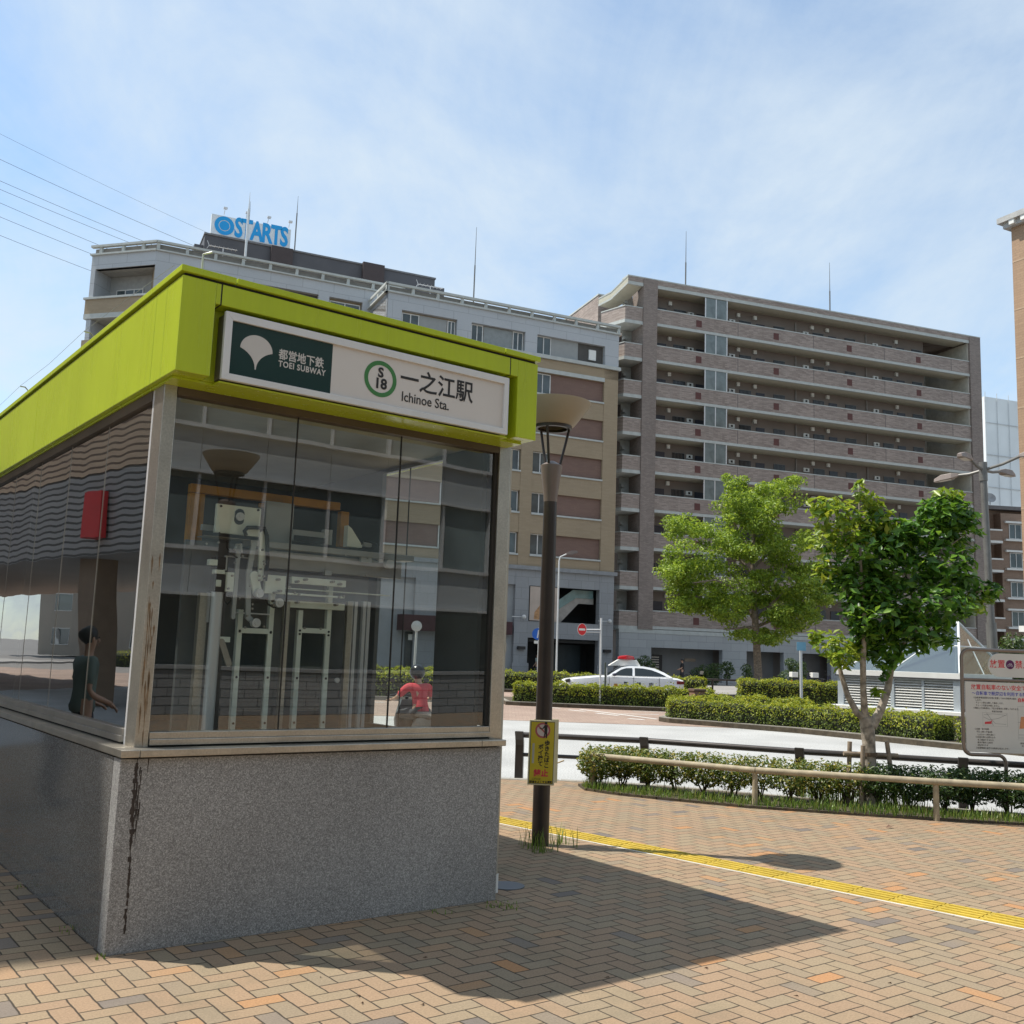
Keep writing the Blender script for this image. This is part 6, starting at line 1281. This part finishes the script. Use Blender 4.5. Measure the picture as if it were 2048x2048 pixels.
pl2.cyl((sx0 + 1.6, 1.8, -.15), (sx0 + 3, .3, sz0 + .1), .05, n=6).cyl((sx1 - 1.6, 1.8, -.15), (sx1 - 3, .3, sz0 + .1), .05, n=6); pl2.build('post', lpm, rs)
for k in range(4):
    x = sx0 + .9 + k * 1.65; m_ = MB().tube([(x, .2, sz1), (x, -.1, sz1 + .3), (x, -.4, sz1 + .42)], .025, 5).box(x - .14, x + .14, -.62, -.38, sz1 + .36, sz1 + .48); m_.build('spot_lamp', alu, rs)
for (x, zb, ztop, yy, rdd, lab) in ((-4.36, 35.4, 40.6, -2.2, .09, 'pale mast in front of the blue and white roof sign'), (-3.58, 39.4, 41.75, 1.6, .03, 'thin rod rising just behind the middle of the roof sign'), (.42, 37.1, 42.6, .4, .05, 'tall thin rod just right of the roof sign')):
    b = LO + lU * (x * kq) + lV * (y0 + yy); h = (ztop - zb) * kq; m_ = MB().cyl((0, 0, -2 if yy < 0 else -1.5), (0, 0, h * .7), rdd, n=7).cyl((0, 0, h * .7), (0, 0, h), rdd * .6, .01, n=7)
    tag(m_.build('lightning_rod', pole_m if yy < 0 else lpm, smooth=True), lab, 'lightning rod', 'lightning rods on the roofs', (b.x, b.y, pz(zb)))
def aerial(lab, px, py, dist, s=1.):
    p = D(px, py, dist); m_ = MB(); m_.cyl((0, 0, 0), (0, 0, .75 * s), .03, n=6).cyl((-1.0 * s, 0, .75 * s), (1.0 * s, 0, .78 * s), .025, n=6)
    for k in range(7): m_.cyl((-.9 * s + k * .3 * s, -.28 * s, .76 * s), (-.9 * s + k * .3 * s, .28 * s, .76 * s), .012, n=5)
    m_.tube([(-1.0 * s, 0, .77 * s), (-1.15 * s, 0, 1.1 * s)], .02, 5).tube([(-1.0 * s, 0, .77 * s), (-1.15 * s, 0, .5 * s)], .02, 5)
    tag(m_.build('aerial', alu), lab, 'aerial', 'roof aerials', (p.x, p.y, p.z), YS)
aerial('pale television aerial at the left end of the dark penthouse wall', 445, 516, 70.5); aerial('pale television aerial at the right end of the dark penthouse', 860, 592, 74)
# ================================================================== right hand buildings
tw = bricks("tower_tile", (.33, .215, .135), (.37, .245, .155), (.27, .18, .12), .5, .16, .01, .8, var=.06)
td = Vector((-.454, .891, 0)); far = D(2022, 446, 60); far.z = 0
tow = thing('brown_tower', 'tall tan tiled building with projecting cornice at the right edge', 'building', far, math.atan2(-td.y, -td.x))
zt = D(2022, 446, 60).z
MB().box(0, 26, 0, 14, 4.3, zt).build('main_wall', tw, tow)
MB().box(-.6, 26, -.55, 14.4, zt, zt + .35).box(-.35, 26, -.3, 14.2, zt - .35, zt).build('cornice', M("cornice_grey", (.40, .40, .39), .7), tow)
de = MB()
for k in range(22): de.box(.2 + k * .8, .55 + k * .8, -.5, 0, zt - .3, zt)
de.build('dentil', white, tow)
MB().box(.5, 10, 2, 8, zt + .35, zt + 2.2).build('roof_box', white, tow)
MB().box(-.25, 26, -.25, 14, 4.0, 4.35).build('base_cornice', white, tow); MB().box(0, 26, 0, 14, 0, 4.0).build('base', stone, tow)
for k in range(7):
    for j in range(3): win(1.5 + j * 4, 3.4 + j * 4, 6 + k * 3.1, 7.9 + k * 3.1, tow, -.03)
bl_ = MB()
for k in range(8): bl_.box(0, 26, -.012, .01, 5.1 + k * 3.1, 5.2 + k * 3.1)
bl_.build('storey_line', M("storey_line", (.42, .30, .2), .8), tow)
wb = D(1975, 1000, 130); wtb = thing('wrapped_building', 'white sheet wrapped building under repair far behind on the right', 'building', (wb.x, 130, 0), R(20)); zt = D(1975, 793, 130).z
shm = M("white_sheeting", (.70, .73, .74), .7, var=.07, scale=.25)
MB().box(0, 12, 0, 12, 0, zt).build('sheeting', shm, wtb)
sc = MB()
for k in range(8): sc.cyl((0, -.12, 4 + k * 4.3), (12, -.12, 4 + k * 4.3), .05, n=5)
for k in range(7): sc.cyl((k * 2, -.12, 0), (k * 2, -.12, zt + .6), .04, n=5)
sc.build('scaffold_pipe', M("scaffold", (.5, .52, .53), .5), wtb)
bb = D(1958, 1100, 95); bb.z = 0; bal = thing('balcony_building', 'lower brown apartment house with white edged balconies behind the grey road lamp', 'building', bb, R(8))
btile = bricks("balcony_tile", (.24, .165, .12), (.27, .19, .14), (.2, .14, .11), .5, .12, .008, .8)
zt = D(1990, 1015, 95).z
MB().box(0, 6, 1.5, 10, 0, zt).box(2.6, 6, .4, 1.5, 0, zt - .4).build('main_wall', btile, bal); MB().box(-.2, 6.2, .6, 10, zt, zt + .35).build('roof_edge', M("roof_grey", (.16, .15, .15), .8), bal)
for k in range(6):
    z = zt - 3.15 - k * 2.78
    if z < 0: break
    MB().box(.05, 2.3, -.1, 1.5, z, z + .95).build('balcony', btile, bal); MB().box(-.02, 2.38, -.16, 1.52, z - .22, z).box(-.02, 2.38, -.16, .0, z + .95, z + 1.1).build('balcony_band', white, bal)
    MB().box(.4, 2.0, 1.46, 1.5, z + .3, z + 2.2).build('balcony_window', wing, bal)
    win(3.4, 4.7, z + .3, z + 1.75, bal, .36); MB().box(2.9, 5.0, .1, .4, z + 1.8, z + 1.98).build('window_ledge', white, bal); MB().box(2.9, 5.0, .1, .4, z + .08, z + .26).build('window_ledge', white, bal)
lau = D(1968, 1130, 94.5); tag(MB().box(-.25, .25, -.04, .04, -.5, .5).build('laundry', white, None, bevel=.02), 'white laundry hung over a balcony of the lower brown house', 'laundry', None, (lau.x, lau.y, lau.z))
dshp = D(1988, 1003, 94.8); ds_ = thing('satellite_dish', 'grey satellite dish on the roof of the lower brown house', 'satellite dish', (dshp.x, 95.6, zt + .35))
MB().lathe([(0, 0), (.25, .04), (.48, .16), (.5, .18), (.46, .17), (.24, .06), (0, .02)], n=18).build('dish', M("dish_grey", (.35, .36, .37), .5), ds_, smooth=True).matrix_local = Matrix.Translation((0, 0, .6)) @ Matrix.Rotation(R(70), 4, 'X')
MB().cyl((0, 0, 0), (0, 0, .6), .04, n=6).build('mast', lpm, ds_)
for (px, py, dist, r, h, lab) in ((2015, 1290, 46, 1.25, 3.2, 'dark green bushy tree in front of the lower brown house, right of the road lamp'), (1968, 1300, 48, .55, 1.5, 'small yellow green bush just left of the road lamp pole')):
    p = D(px, py, dist); tt = thing('bushy_tree', lab, 'tree', (p.x, dist, 0)); MB().cyl((0, 0, 0), (0, 0, h * .6), .1, .05, n=8).build('trunk', bark, tt)
    PP, NN = [], []
    for k in range(14): q, dd = ell_points((RNG.normal(0, r * .4), RNG.normal(0, r * .4), h * RNG.uniform(.35, .95)), (r * .5, r * .5, r * .42), 170, .5); PP.append(q); NN.append(dd + np.array([0, 0, .4]))
    leaves('crown', np.concatenate(PP), np.concatenate(NN), .16, .08, shrub_s if r > 1 else cam1, tt, .5)
#@@PEOPLE
chm = Matrix.Translation(ch.location) @ Matrix.Rotation(ch.rotation_euler[2], 4, 'Z')
for c in list(ch.children): c.parent = sl2; c.matrix_local = chm @ Matrix.Translation(c.location)
bpy.data.objects.remove(ch)
# ================================================================== people
skin = M("skin", (.42, .25, .17), .55, var=.05); hairm = M("black_hair", (.012, .010, .010), .5)
def skinned(name, chains, mat, parent, root=0, sub=1):
    """chains: list of [(x,y,z,r), ...]; equal first points are welded"""
    V, Rr, E, idx = [], [], [], {}
    for chn in chains:
        prev = None
        for x, y, z, r in chn:
            k = (round(x, 3), round(y, 3), round(z, 3))
            if k not in idx: idx[k] = len(V); V.append((x, y, z)); Rr.append(r)
            if prev is not None and prev != idx[k]: E.append((prev, idx[k]))
            prev = idx[k]
    me = bpy.data.meshes.new(name); me.from_pydata(V, E, []); me.materials.append(mat)
    o = bpy.data.objects.new(name, me); COL.objects.link(o); o.parent = parent
    m_ = o.modifiers.new('skin', 'SKIN'); m_.use_smooth_shade = True; sv = me.skin_vertices[0].data
    for i, r in enumerate(Rr): sv[i].radius = (r, r)
    sv[root].use_root = True
    s = o.modifiers.new('sub', 'SUBSURF'); s.levels = sub; s.render_levels = sub
    return o
def lerp(a, b, f): return tuple(a[i] + (b[i] - a[i]) * f for i in range(3))
def hand(w, d, up):
    """palm and five fingers from wrist w along direction d"""
    w = Vector(w); d = Vector(d).normalized(); s = d.cross(Vector(up)).normalized(); n = s.cross(d)
    palm = w + d * .07; out = [[(*w, .027), (*palm, .034)]]
    for k, (o_, l) in enumerate(((-.03, .06), (-.01, .072), (.01, .07), (.03, .055))):
        b = palm + s * o_ + d * .012; m_ = b + d * l * .55; t = m_ + (d * .6 - n * .6) * l * .5
        out.append([(*palm, .034), (*b, .010), (*m_, .009), (*t, .008)])
    b = w + d * .03 + s * -.03; out.append([(*w, .027), (*b, .011), (*(b + (d - s * .6) * .04), .009)])
    return out
def person(label, loc, rotz, pose, top_m, leg_m, group=None, helmet=None, hair=True, scale=1., sleeve=.45):
    p = thing('person', label, 'person', loc, rotz, group); p.scale = (scale,) * 3; J = pose
    pel, chest, neck, head = J['pelvis'], J['chest'], J['neck'], J['head']
    ch = [[(*pel, .125), (*lerp(pel, chest, .5), .118), (*chest, .14), (*lerp(chest, neck, .7), .075), (*neck, .055)], [(*neck, .055), (*lerp(neck, head, .5), .07), (*head, .092), (head[0], head[1], head[2] + .075, .07)]]
    legs, arms, shoe = [], [], []
    for s in ('L', 'R'):
        h, k, a, t = J['hip' + s], J['knee' + s], J['ankle' + s], J['toe' + s]; legs.append([(*pel, .125), (*h, .085), (*lerp(h, k, .5), .072), (*k, .055), (*lerp(k, a, .4), .052), (*a, .036)]); shoe.append([(*a, .045), (*lerp(a, t, .5), .048), (*t, .035)])
        sh, e, w = J['sh' + s], J['elb' + s], J['wri' + s]; arms.append([(*lerp(chest, neck, .55), .09), (*sh, .058), (*lerp(sh, e, .5), .046), (*e, .038), (*lerp(e, w, .4), .036), (*w, .026)])
    hands = []
    for s in ('L', 'R'): hands += hand(J['wri' + s], Vector(J['wri' + s]) - Vector(J['elb' + s]) if 'hd' not in J else J['hd'], (0, 0, 1))
    ch[0].insert(3, (*lerp(chest, neck, .55), .09))
    skinned('body', [ch[0], ch[1]] + legs + arms + hands, skin, p, 0)
    # clothes
    tc_ = [[(*lerp(pel, chest, -.3), .15), (*pel, .165), (*lerp(pel, chest, .5), .138), (*chest, .158), (*lerp(chest, neck, .55), .108), (*lerp(chest, neck, .85), .07)]]
    for ar in arms:
        sh, e = ar[1][:3], ar[3][:3]; tc_.append([(*lerp(chest, neck, .55), .108), (*sh, .082), (*lerp(sh, e, sleeve), .072), (*lerp(sh, e, sleeve * 1.9), .064)])
    skinned('shirt', tc_, top_m, p)
    lc = [[(*pel, .155), (*lerp(pel, chest, .2), .145)]]
    for lg in legs: lc.append([(*pel, .155)] + [(x, y, z, r + .032) for x, y, z, r in lg[1:]])
    skinned('trousers', lc, leg_m, p)
    for s_ in shoe: skinned('shoe', [s_], rubber, p)
    f = J.get('face', (0, 1, 0)); fv = Vector(f).normalized(); hv = Vector(head); sdv = Vector((fv.y, -fv.x, 0))
    MB().ball(tuple(hv + fv * .1 + Vector((0, 0, -.005))), (.016, .016, .022), 6).build('nose', skin, p)
    for sg_ in (-1, 1):
        MB().ball(tuple(hv + fv * .085 + sdv * .033 * sg_ + Vector((0, 0, .025))), .011, 6).build('eye', black, p); MB().ball(tuple(hv + sdv * .09 * sg_), (.018, .022, .032), 6).build('ear', skin, p)
    MB().ball(tuple(hv + fv * .088 + Vector((0, 0, -.05))), (.024, .012, .007), 6).build('mouth', M('lips', (.30, .12, .09), .5), p)
    if helmet: MB().ball(tuple(hv + Vector((0, 0, .035)) - fv * .01), (.135, .145, .135), 16).build('helmet', helmet, p, smooth=True)
    elif hair: MB().ball(tuple(hv + Vector((0, 0, .045)) - fv * .025), (.105, .108, .10), 12).build('hair', hairm, p, smooth=True)
    return p
def standing(arm=.0, stride=.0):
    P_ = dict(pelvis=(0, 0, .95), chest=(0, .01, 1.25), neck=(0, 0, 1.46), head=(0, .02, 1.60))
    for s, sg_ in (('L', -1), ('R', 1)):
        st_ = stride * sg_
        P_.update({'hip' + s: (.1 * sg_, 0, .88), 'knee' + s: (.105 * sg_, .03 + st_ * .5, .5), 'ankle' + s: (.11 * sg_, -.02 + st_, .09), 'toe' + s: (.13 * sg_, .15 + st_, .04), 'sh' + s: (.185 * sg_, 0, 1.39), 'elb' + s: (.235 * sg_, -.03 - st_ * .3, 1.11), 'wri' + s: (.22 * sg_, .08 + arm - st_ * .4, .88 + arm * 1.1)})
    return P_
def seated():
    P_ = dict(pelvis=(0, -.12, .80), chest=(0, -.04, 1.09), neck=(0, .02, 1.30), head=(-.01, .06, 1.44))
    for s, sg_ in (('L', -1), ('R', 1)):
        P_.update({'hip' + s: (.11 * sg_, -.08, .78), 'knee' + s: (.17 * sg_, .36, .74), 'ankle' + s: (.16 * sg_, .28, .33), 'toe' + s: (.17 * sg_, .45, .28), 'sh' + s: (.2 * sg_, 0, 1.23), 'elb' + s: (.34 * sg_, .16, 1.02), 'wri' + s: (.32 * sg_, .40, .98)})
    P_['hd'] = (0, 1, -.1)
    return P_
red_sh = M("red_shirt", (.50, .035, .05), .8, var=.12, scale=8); dk_tr = M("dark_trousers", (.03, .03, .035), .8, var=.2, scale=8); blk_sh = M("black_shirt", (.015, .015, .018), .8); gry_sh = M("grey_shirt", (.25, .30, .28), .8)
RP = D(836, 1400, 16.5); RP.z = RZ
hd = R(32)
rider = person('person in red t-shirt and dark helmet riding a scooter away, seen through the station glass', (RP.x, RP.y, RZ), hd, seated(), red_sh, dk_tr, helmet=M("helmet_black", (.02, .02, .024), .25), scale=.93)
def scooter(label, loc, rotz, colr, box=None):
    t = thing('scooter', label, 'scooter', loc, rotz, 'parked scooters' if box else None)
    for y in (-.62, .62):
        w = MB().lathe([(.14, -.05), (.22, -.05), (.235, 0), (.22, .05), (.14, .05), (.14, -.05)], n=22).build('wheel', rubber, t, smooth=True); w.matrix_local = Matrix.Translation((0, y, .235)) @ Matrix.Rotation(R(90), 4, 'Y')
        r = MB().lathe([(0, -.03), (.14, -.03), (.14, .03), (0, .03)], n=16).build('rim', alu, w)
    def s_(y, w, lo, hi): return [(-w, y, lo), (-w * 1.1, y, (lo + hi) / 2), (-w * .8, y, hi), (w * .8, y, hi), (w * 1.1, y, (lo + hi) / 2), (w, y, lo)]
    MB().loft([s_(-.86, .05, .52, .60), s_(-.7, .12, .42, .70), s_(-.4, .15, .32, .70), s_(-.1, .15, .28, .62), s_(.05, .14, .27, .34), s_(.34, .14, .27, .34)]).build('rear_body', colr, t, smooth=True)
    MB().loft([[(-.17, .34, .27), (.17, .34, .27), (.17, .42, .27), (-.17, .42, .27)], [(-.2, .36, .6), (.2, .36, .6), (.17, .50, .6), (-.17, .50, .6)], [(-.13, .32, .92), (.13, .32, .92), (.1, .46, .92), (-.1, .46, .92)]]).build('front_shield', colr, t, smooth=True)
    MB().loft([s_(-.78, .08, .68, .74), s_(-.6, .13, .69, .77), s_(-.1, .13, .68, .76), s_(.08, .09, .66, .72)]).build('seat', black, t, smooth=True)
    MB().tube([(-.36, .30, .98), (-.2, .38, 1.0), (0, .40, .99), (.2, .38, 1.0), (.36, .30, .98)], .017, 7).cyl((0, .62, .24), (0, .40, .96), .03, n=8).build('handlebar', black, t, smooth=True)
    for s in (-1, 1): MB().cyl((s * .24, .36, 1.0), (s * .30, .34, 1.2), .007, n=5).ball((s * .31, .34, 1.23), (.055, .015, .035), 8).build('mirror', black, t)
    MB().box(-.07, .07, -.89, -.84, .53, .62).build('tail_light', M("scooter_red", (.35, .02, .02), .3), t)
    if box: MB().box(-.2, .2, -.95, -.5, .79, 1.12).build('carrier_box', box, t, bevel=.02)
    return t
scooter('dark scooter ridden by the person in red, seen through the station glass', (RP.x, RP.y, RZ), hd, M("scooter_grey", (.05, .055, .06), .3))
sp_ = D(1628, 1372, 68); s1 = scooter('dark parked scooter with a white carrier box by the apartment side entrance', (sp_.x - .7, 68, 0), R(-75), M("scooter_black", (.02, .022, .04), .3), white)
s2 = copy_tree(s1); s2.location = (sp_.x + .9, 68.8, 0); s2['label'] = 'second dark parked scooter, right of the one with its box towards the clipped bushes'
wk = D(1362, 1345, 70); person('person in black top and dark trousers walking past the apartment entrance', (wk.x, 69.5, 0), R(80), standing(.12, .18), blk_sh, dk_tr)
ps = D(1074, 1330, 73); person('person in pale grey shirt standing in the dark entrance of the beige block', (ps.x, 72.2, 0), R(60), standing(.05), gry_sh, dk_tr)
off = (Vector((0, 0, 1.6)) + ray(178, 1283) * 10.0 - (KO + .12 * KU)).dot(KU); pr_ = Vector((0, 0, 1.6)) + ray(178, 1283) * 10.0 - 2 * off * KU
person('person in grey green shirt seen only as a reflection in the side glass', (pr_.x, pr_.y, 0), R(125), standing(.1), M("olive_shirt", (.12, .16, .14), .8), dk_tr)
# bicycle by the walker
by = thing('bicycle', 'dark bicycle parked against the apartment entrance beside the walking person', 'bicycle', (wk.x + .9, 70.4, 0), R(20))
for x in (-.52, .52):
    w = MB().lathe([(.30, -.02), (.33, -.02), (.34, 0), (.33, .02), (.30, .02), (.30, -.02)], n=24).build('wheel', rubber, by); w.matrix_local = Matrix.Translation((x, 0, .34)) @ Matrix.Rotation(R(90), 4, 'X')
MB().tube([(-.52, 0, .34), (-.12, 0, .32), (-.2, 0, .78), (-.52, 0, .34)], .018, 6).tube([(-.12, 0, .32), (.33, 0, .72), (-.18, 0, .68)], .018, 6).tube([(.52, 0, .34), (.33, 0, .72), (.30, 0, .98), (.2, .22, 1.0)], .016, 6).tube([(.30, 0, .98), (.2, -.22, 1.0)], .014, 6).build('frame', black, by)
MB().ball((-.22, 0, .84), (.13, .07, .03), 8).build('saddle', black, by, smooth=True); MB().box(.45, .75, -.15, .15, .72, .95).build('basket', steel_d, by)
# clipped bushes along the apartments
def bush(label, px, py, dist, r, balls, mat=shrub_s, L=.12):
    p = D(px, py, dist); t = thing('bush', label, 'bush', (p.x, dist, 0), 0, 'bushes along the apartment base'); MB().cyl((0, 0, 0), (0, 0, max(b[2] for b in balls)), .05, .03, n=6).build('stem', stem_m, t)
    PP, NN = [], []
    for x, y, z, rr_ in balls: q, dd = ell_points((x, y, z), (rr_, rr_, rr_ * .8), int(260 * (rr_ / .5) ** 2) + 60, .6); PP.append(q); NN.append(dd + np.array([0, 0, .3]))
    leaves('foliage', np.concatenate(PP), np.concatenate(NN), L, L * .55, mat, t, .6)
bush('cloud pruned bush in two dark tiers left of the parked scooters', 1580, 1360, 70, 1, [(0, 0, 1.75, .42), (.2, 0, 1.45, .4), (-.1, 0, .75, .65)])
bush('rounded bush just right of the cloud pruned one', 1602, 1360, 70.5, 1, [(0, 0, 1.6, .4), (0, 0, 1.1, .5), (.1, 0, .6, .5)])
bush('small bush above the rear of the police car', 1289, 1345, 70, 1, [(0, 0, 1.5, .5), (-.5, 0, 1.3, .45), (.4, 0, 1.2, .4), (0, 0, .7, .5)])
bush('wide dark bush right of the walking person', 1412, 1345, 71, 1, [(0, 0, .9, .7), (.7, 0, 1.1, .6), (-.6, 0, .8, .5), (.3, 0, .5, .7)])
bush('slim bush standing clear on the pale stone wall', 1454, 1338, 71.5, 1, [(0, 0, 1.35, .45), (.2, 0, 1.0, .4), (0, 0, .6, .3)])
bush('small bush at the left edge of the plain side entrance', 1492, 1340, 71.5, 1, [(0, 0, 1.25, .4), (.1, 0, .8, .4)])
# low rail in front of the apartments
rl_ = thing('far_rail', 'low dark rail along the pavement in front of the apartments', 'rail', (0, 51.6, 0)); m_ = MB()
for k in range(20): MB().cyl((-16 + k * 2.2, 0, -.1), (-16 + k * 2.2, 0, .72), .05, n=8).build('post', dkbrown_metal, rl_)
MB().cyl((-16.2, 0, .72), (26, 0, .72), .05, n=8).build('rail', dkbrown_metal, rl_)
wp2 = D(1656, 1385, 33); wp_ = thing('pale_sign_post', 'pair of slim white posts with small blue sign left of the skylight', 'road sign', (wp2.x, 36, RZ))
MB().cyl((0, 0, 0), (-.02, 0, 2.4), .04, n=10).build('post', pole_m, wp_, smooth=True); MB().cyl((.12, .3, 0), (.1, .3, 2.2), .03, n=10).build('post', pole_m, wp_, smooth=True); MB().slab([(-.16, 2.2), (.16, 2.2), (.16, 2.5), (-.16, 2.5)], -.06, -.04).build('sign_plate', M("pale_blue_sign", (.18, .40, .55), .5), wp_)
mr = D(832, 1255, 38); ms_ = thing('curve_mirror', 'round road mirror on a pale pole at the far kerb, seen through the station glass', 'road mirror', (mr.x, 38, RZ))
MB().cyl((0, 0, 0), (.03, 0, mr.z + .1), .045, n=10).build('pole', pole_m, ms_, smooth=True); MB().lathe([(0, -.05), (.13, -.04), (.19, 0), (.2, .03), (0, .05)], n=20).build('mirror', alu, ms_, smooth=True).matrix_local = Matrix.Translation((.03, -.08, mr.z + .15)) @ Matrix.Rotation(R(90), 4, 'X')
hedge('hedge at the left side of the road, seen through the station glass', [(-7.8, 36.3), (-4.5, 36.2), (-1.6, 36.0)], 1.4, .85, 4500, .09)
kerb([(-8.6, 37.5), (-8.3, 35.2), (-4.5, 35.1), (-1.2, 35.0), (-1.0, 37.4)])
# overhead wires at the left
for i, ((x0, y0), (x1, y1), sag) in enumerate((((0, 270), (410, 464.5), 3), ((0, 321), (383, 490), 3), ((0, 364), (293, 484), 3), ((0, 381), (264, 486), 3), ((0, 408), (210, 494), 3), ((0, 436), (204, 515), 3), ((0, 473), (202, 548), 3))):
    sl0 = (y1 - y0) / (x1 - x0); a = D(-220, y0 - 220 * (sl0 + .05), 92); b = D(430, y0 + 430 * sl0 * .99, 120); pts = []
    for k in range(25):
        f = k / 24; p = a.lerp(b, f); p.z -= 1.2 * 4 * f * (1 - f) * .3; pts.append(p - a)
    tag(MB().tube(pts, .022 if i else .014, 4).build('power_line', M("wire", (.09, .095, .10), .6)), 'overhead power line crossing the sky at the left behind the grey block', 'power line', 'power lines at the left', a)
# ================================================================== buildings around the viewer that the glass mirrors
ofb = thing('glass_office', 'grey panelled office building with long window bands behind the viewer, mirrored in the front glass', 'building', KO - KV * 21.5 - KU * 24, YAW)
fm = M("office_metal", (.36, .39, .41), .5, .0, var=.06, scale=.4); fg = M("office_band_glass", (.14, .18, .19), .15, var=.4, scale=.5); fl2 = M("office_fin", (.62, .64, .65), .4, .3)
MB().box(0, 54, -12, -.3, 2.9, 16).box(0, 54, -12, -2.6, 0, 2.9).build('core', M("office_core", (.10, .105, .11), .7), ofb)
for k in range(4):
    z = 2.9 + k * 3.4
    p_ = MB()
    for j in range(27): p_.box(j * 2 + .01, j * 2 + 1.99, -.3, -.05, z, z + 1.25)
    p_.build('spandrel_panel', fm, ofb); MB().box(0, 54, -.3, .12, z + 1.25, z + 1.36).box(0, 54, -.3, .12, z + .0, z + .08).build('fin', fl2, ofb)
    MB().box(0, 54, -.3, -.14, z + 1.36, z + 3.4).build('window_band', fg, ofb); m_ = MB()
    for j in range(28): m_.box(j * 2 - .05, j * 2 + .05, -.16, -.02, z + 1.36, z + 3.4)
    m_.build('mullion', fl2, ofb)
sgw_ = MB().box(0, 54, -2.6, -2.5, 0, 2.9); sgw_.build('shop_glass', fg, ofb)
bwall = thing('brick_planter', 'low grey block wall behind the viewer, mirrored in the front glass', 'wall', KO - KV * 17 - KU * 14, YAW)
MB().box(0, 30, -.35, 0, 0, 1.02).build('block_wall', bricks("block_wall_grey", (.20, .205, .21), (.24, .245, .25), (.05, .05, .05), .6, .2, .014, .8), bwall); MB().box(-.05, 30.05, -.4, .05, 1.02, 1.1).build('wall_cap', greyb, bwall)
dB = R(117.8); Hb = 20.; Cb = Vector((-1.436 - .546 * Hb, 5.74 + .0865 * Hb, 0))
lbd = thing('tiled_building', 'tan tiled building on columns left of the station building, mirrored in its side glass', 'building', Cb, dB)
# local x along the facade away from the viewer, local y to the left (away from the station)
tan_t = bricks("tan_tile", (.50, .36, .25), (.54, .40, .28), (.15, .10, .07), 90., .17, .03, .8, var=.05); gry_t = bricks("grey_tile", (.30, .29, .28), (.34, .33, .32), (.08, .075, .07), 90., .17, .03, .8, var=.05)
MB().box(0, 60, 0, 9, 5.8, Hb).build('tan_wall', tan_t, lbd); MB().box(0, 60, .02, 9, 3.7, 5.8).build('grey_wall', gry_t, lbd); MB().box(50, 60, 3, 9, 0, 3.7).build('ground_floor', M("ground_floor", (.30, .28, .26), .7, var=.2, scale=.5), lbd)
for x in (.5, 7.5, 14, 27, 36): MB().box(x, x + .8, .4, 1.2, 0, 3.7).build('column', M("column_brown", (.23, .16, .11), .7), lbd)
for x, w in ((4.3, .5), (8.6, .8), (12.5, .9)): MB().box(x, x + w, -.3, .0, 4.1, 5.25).build('red_sign', red, lbd)
MB().box(5.2, 8.0, -.12, .0, 4.5, 4.62).box(5.4, 7.6, -.12, .0, 4.8, 5.0).build('pale_sign', white, lbd)
lowb = thing('low_house', 'low beige house beyond the tan building, mirrored in the side glass', 'building', Cb + Vector((math.cos(dB), math.sin(dB), 0)) * 2 + Vector((-math.sin(dB), math.cos(dB), 0)) * 30, dB)
MB().box(0, 90, 0, 8, 0, 9).build('wall', M("house_beige", (.34, .30, .25), .8, var=.1, scale=.3), lowb)
for k in range(16): win(1.5 + k * 5.5, 4.2 + k * 5.5, 1.0, 2.6, lowb, -.04); win(1.5 + k * 5.5, 4.2 + k * 5.5, 4.2, 5.9, lowb, -.04)
pL = [Cb + Vector((math.cos(dB), math.sin(dB), 0)) * t_ + Vector((-math.sin(dB), math.cos(dB), 0)) * 22 for t_ in (4, 30, 60)]
hedge('hedge in front of the low beige house, mirrored in the side glass', [(p.x, p.y) for p in pL], 1.2, 1.0, 5000, .12, zb=-.12)
for q_, (t_, r_) in enumerate(((12, 1.5), (26, 1.8), (40, 1.6))):
    p = Cb + Vector((math.cos(dB), math.sin(dB), 0)) * t_ + Vector((-math.sin(dB), math.cos(dB), 0)) * 24
    tt = thing('bushy_tree', ('nearest', 'middle', 'farthest')[q_] + ' of the green trees by the low house, mirrored in the side glass', 'tree', (p.x, p.y, -.12)); MB().cyl((0, 0, 0), (0, 0, 3), .14, .08, n=8).build('trunk', bark, tt)
    PP, NN = [], []
    for k in range(16): q, dd = ell_points((RNG.normal(0, r_ * .5), RNG.normal(0, r_ * .5), RNG.uniform(1.6, 5)), (r_ * .5, r_ * .5, r_ * .45), 120, .5); PP.append(q); NN.append(dd + np.array([0, 0, .4]))
    leaves('crown', np.concatenate(PP), np.concatenate(NN), .22, .12, cam1, tt, .5)
flag = thing('banner', 'green banner on a white pole left of the station building, mirrored in its side glass', 'banner', (Cb.x + 4.2, Cb.y + 5.5, 0), R(40)); MB().cyl((0, 0, 0), (0, 0, 2.6), .015, n=6).build('pole', white, flag); MB().slab([(.02, 1.8), (.5, 1.8), (.5, 2.5), (.02, 2.5)], -.003, .003).build('cloth', M("banner_green", (.05, .38, .05), .6), flag)
flush_text()
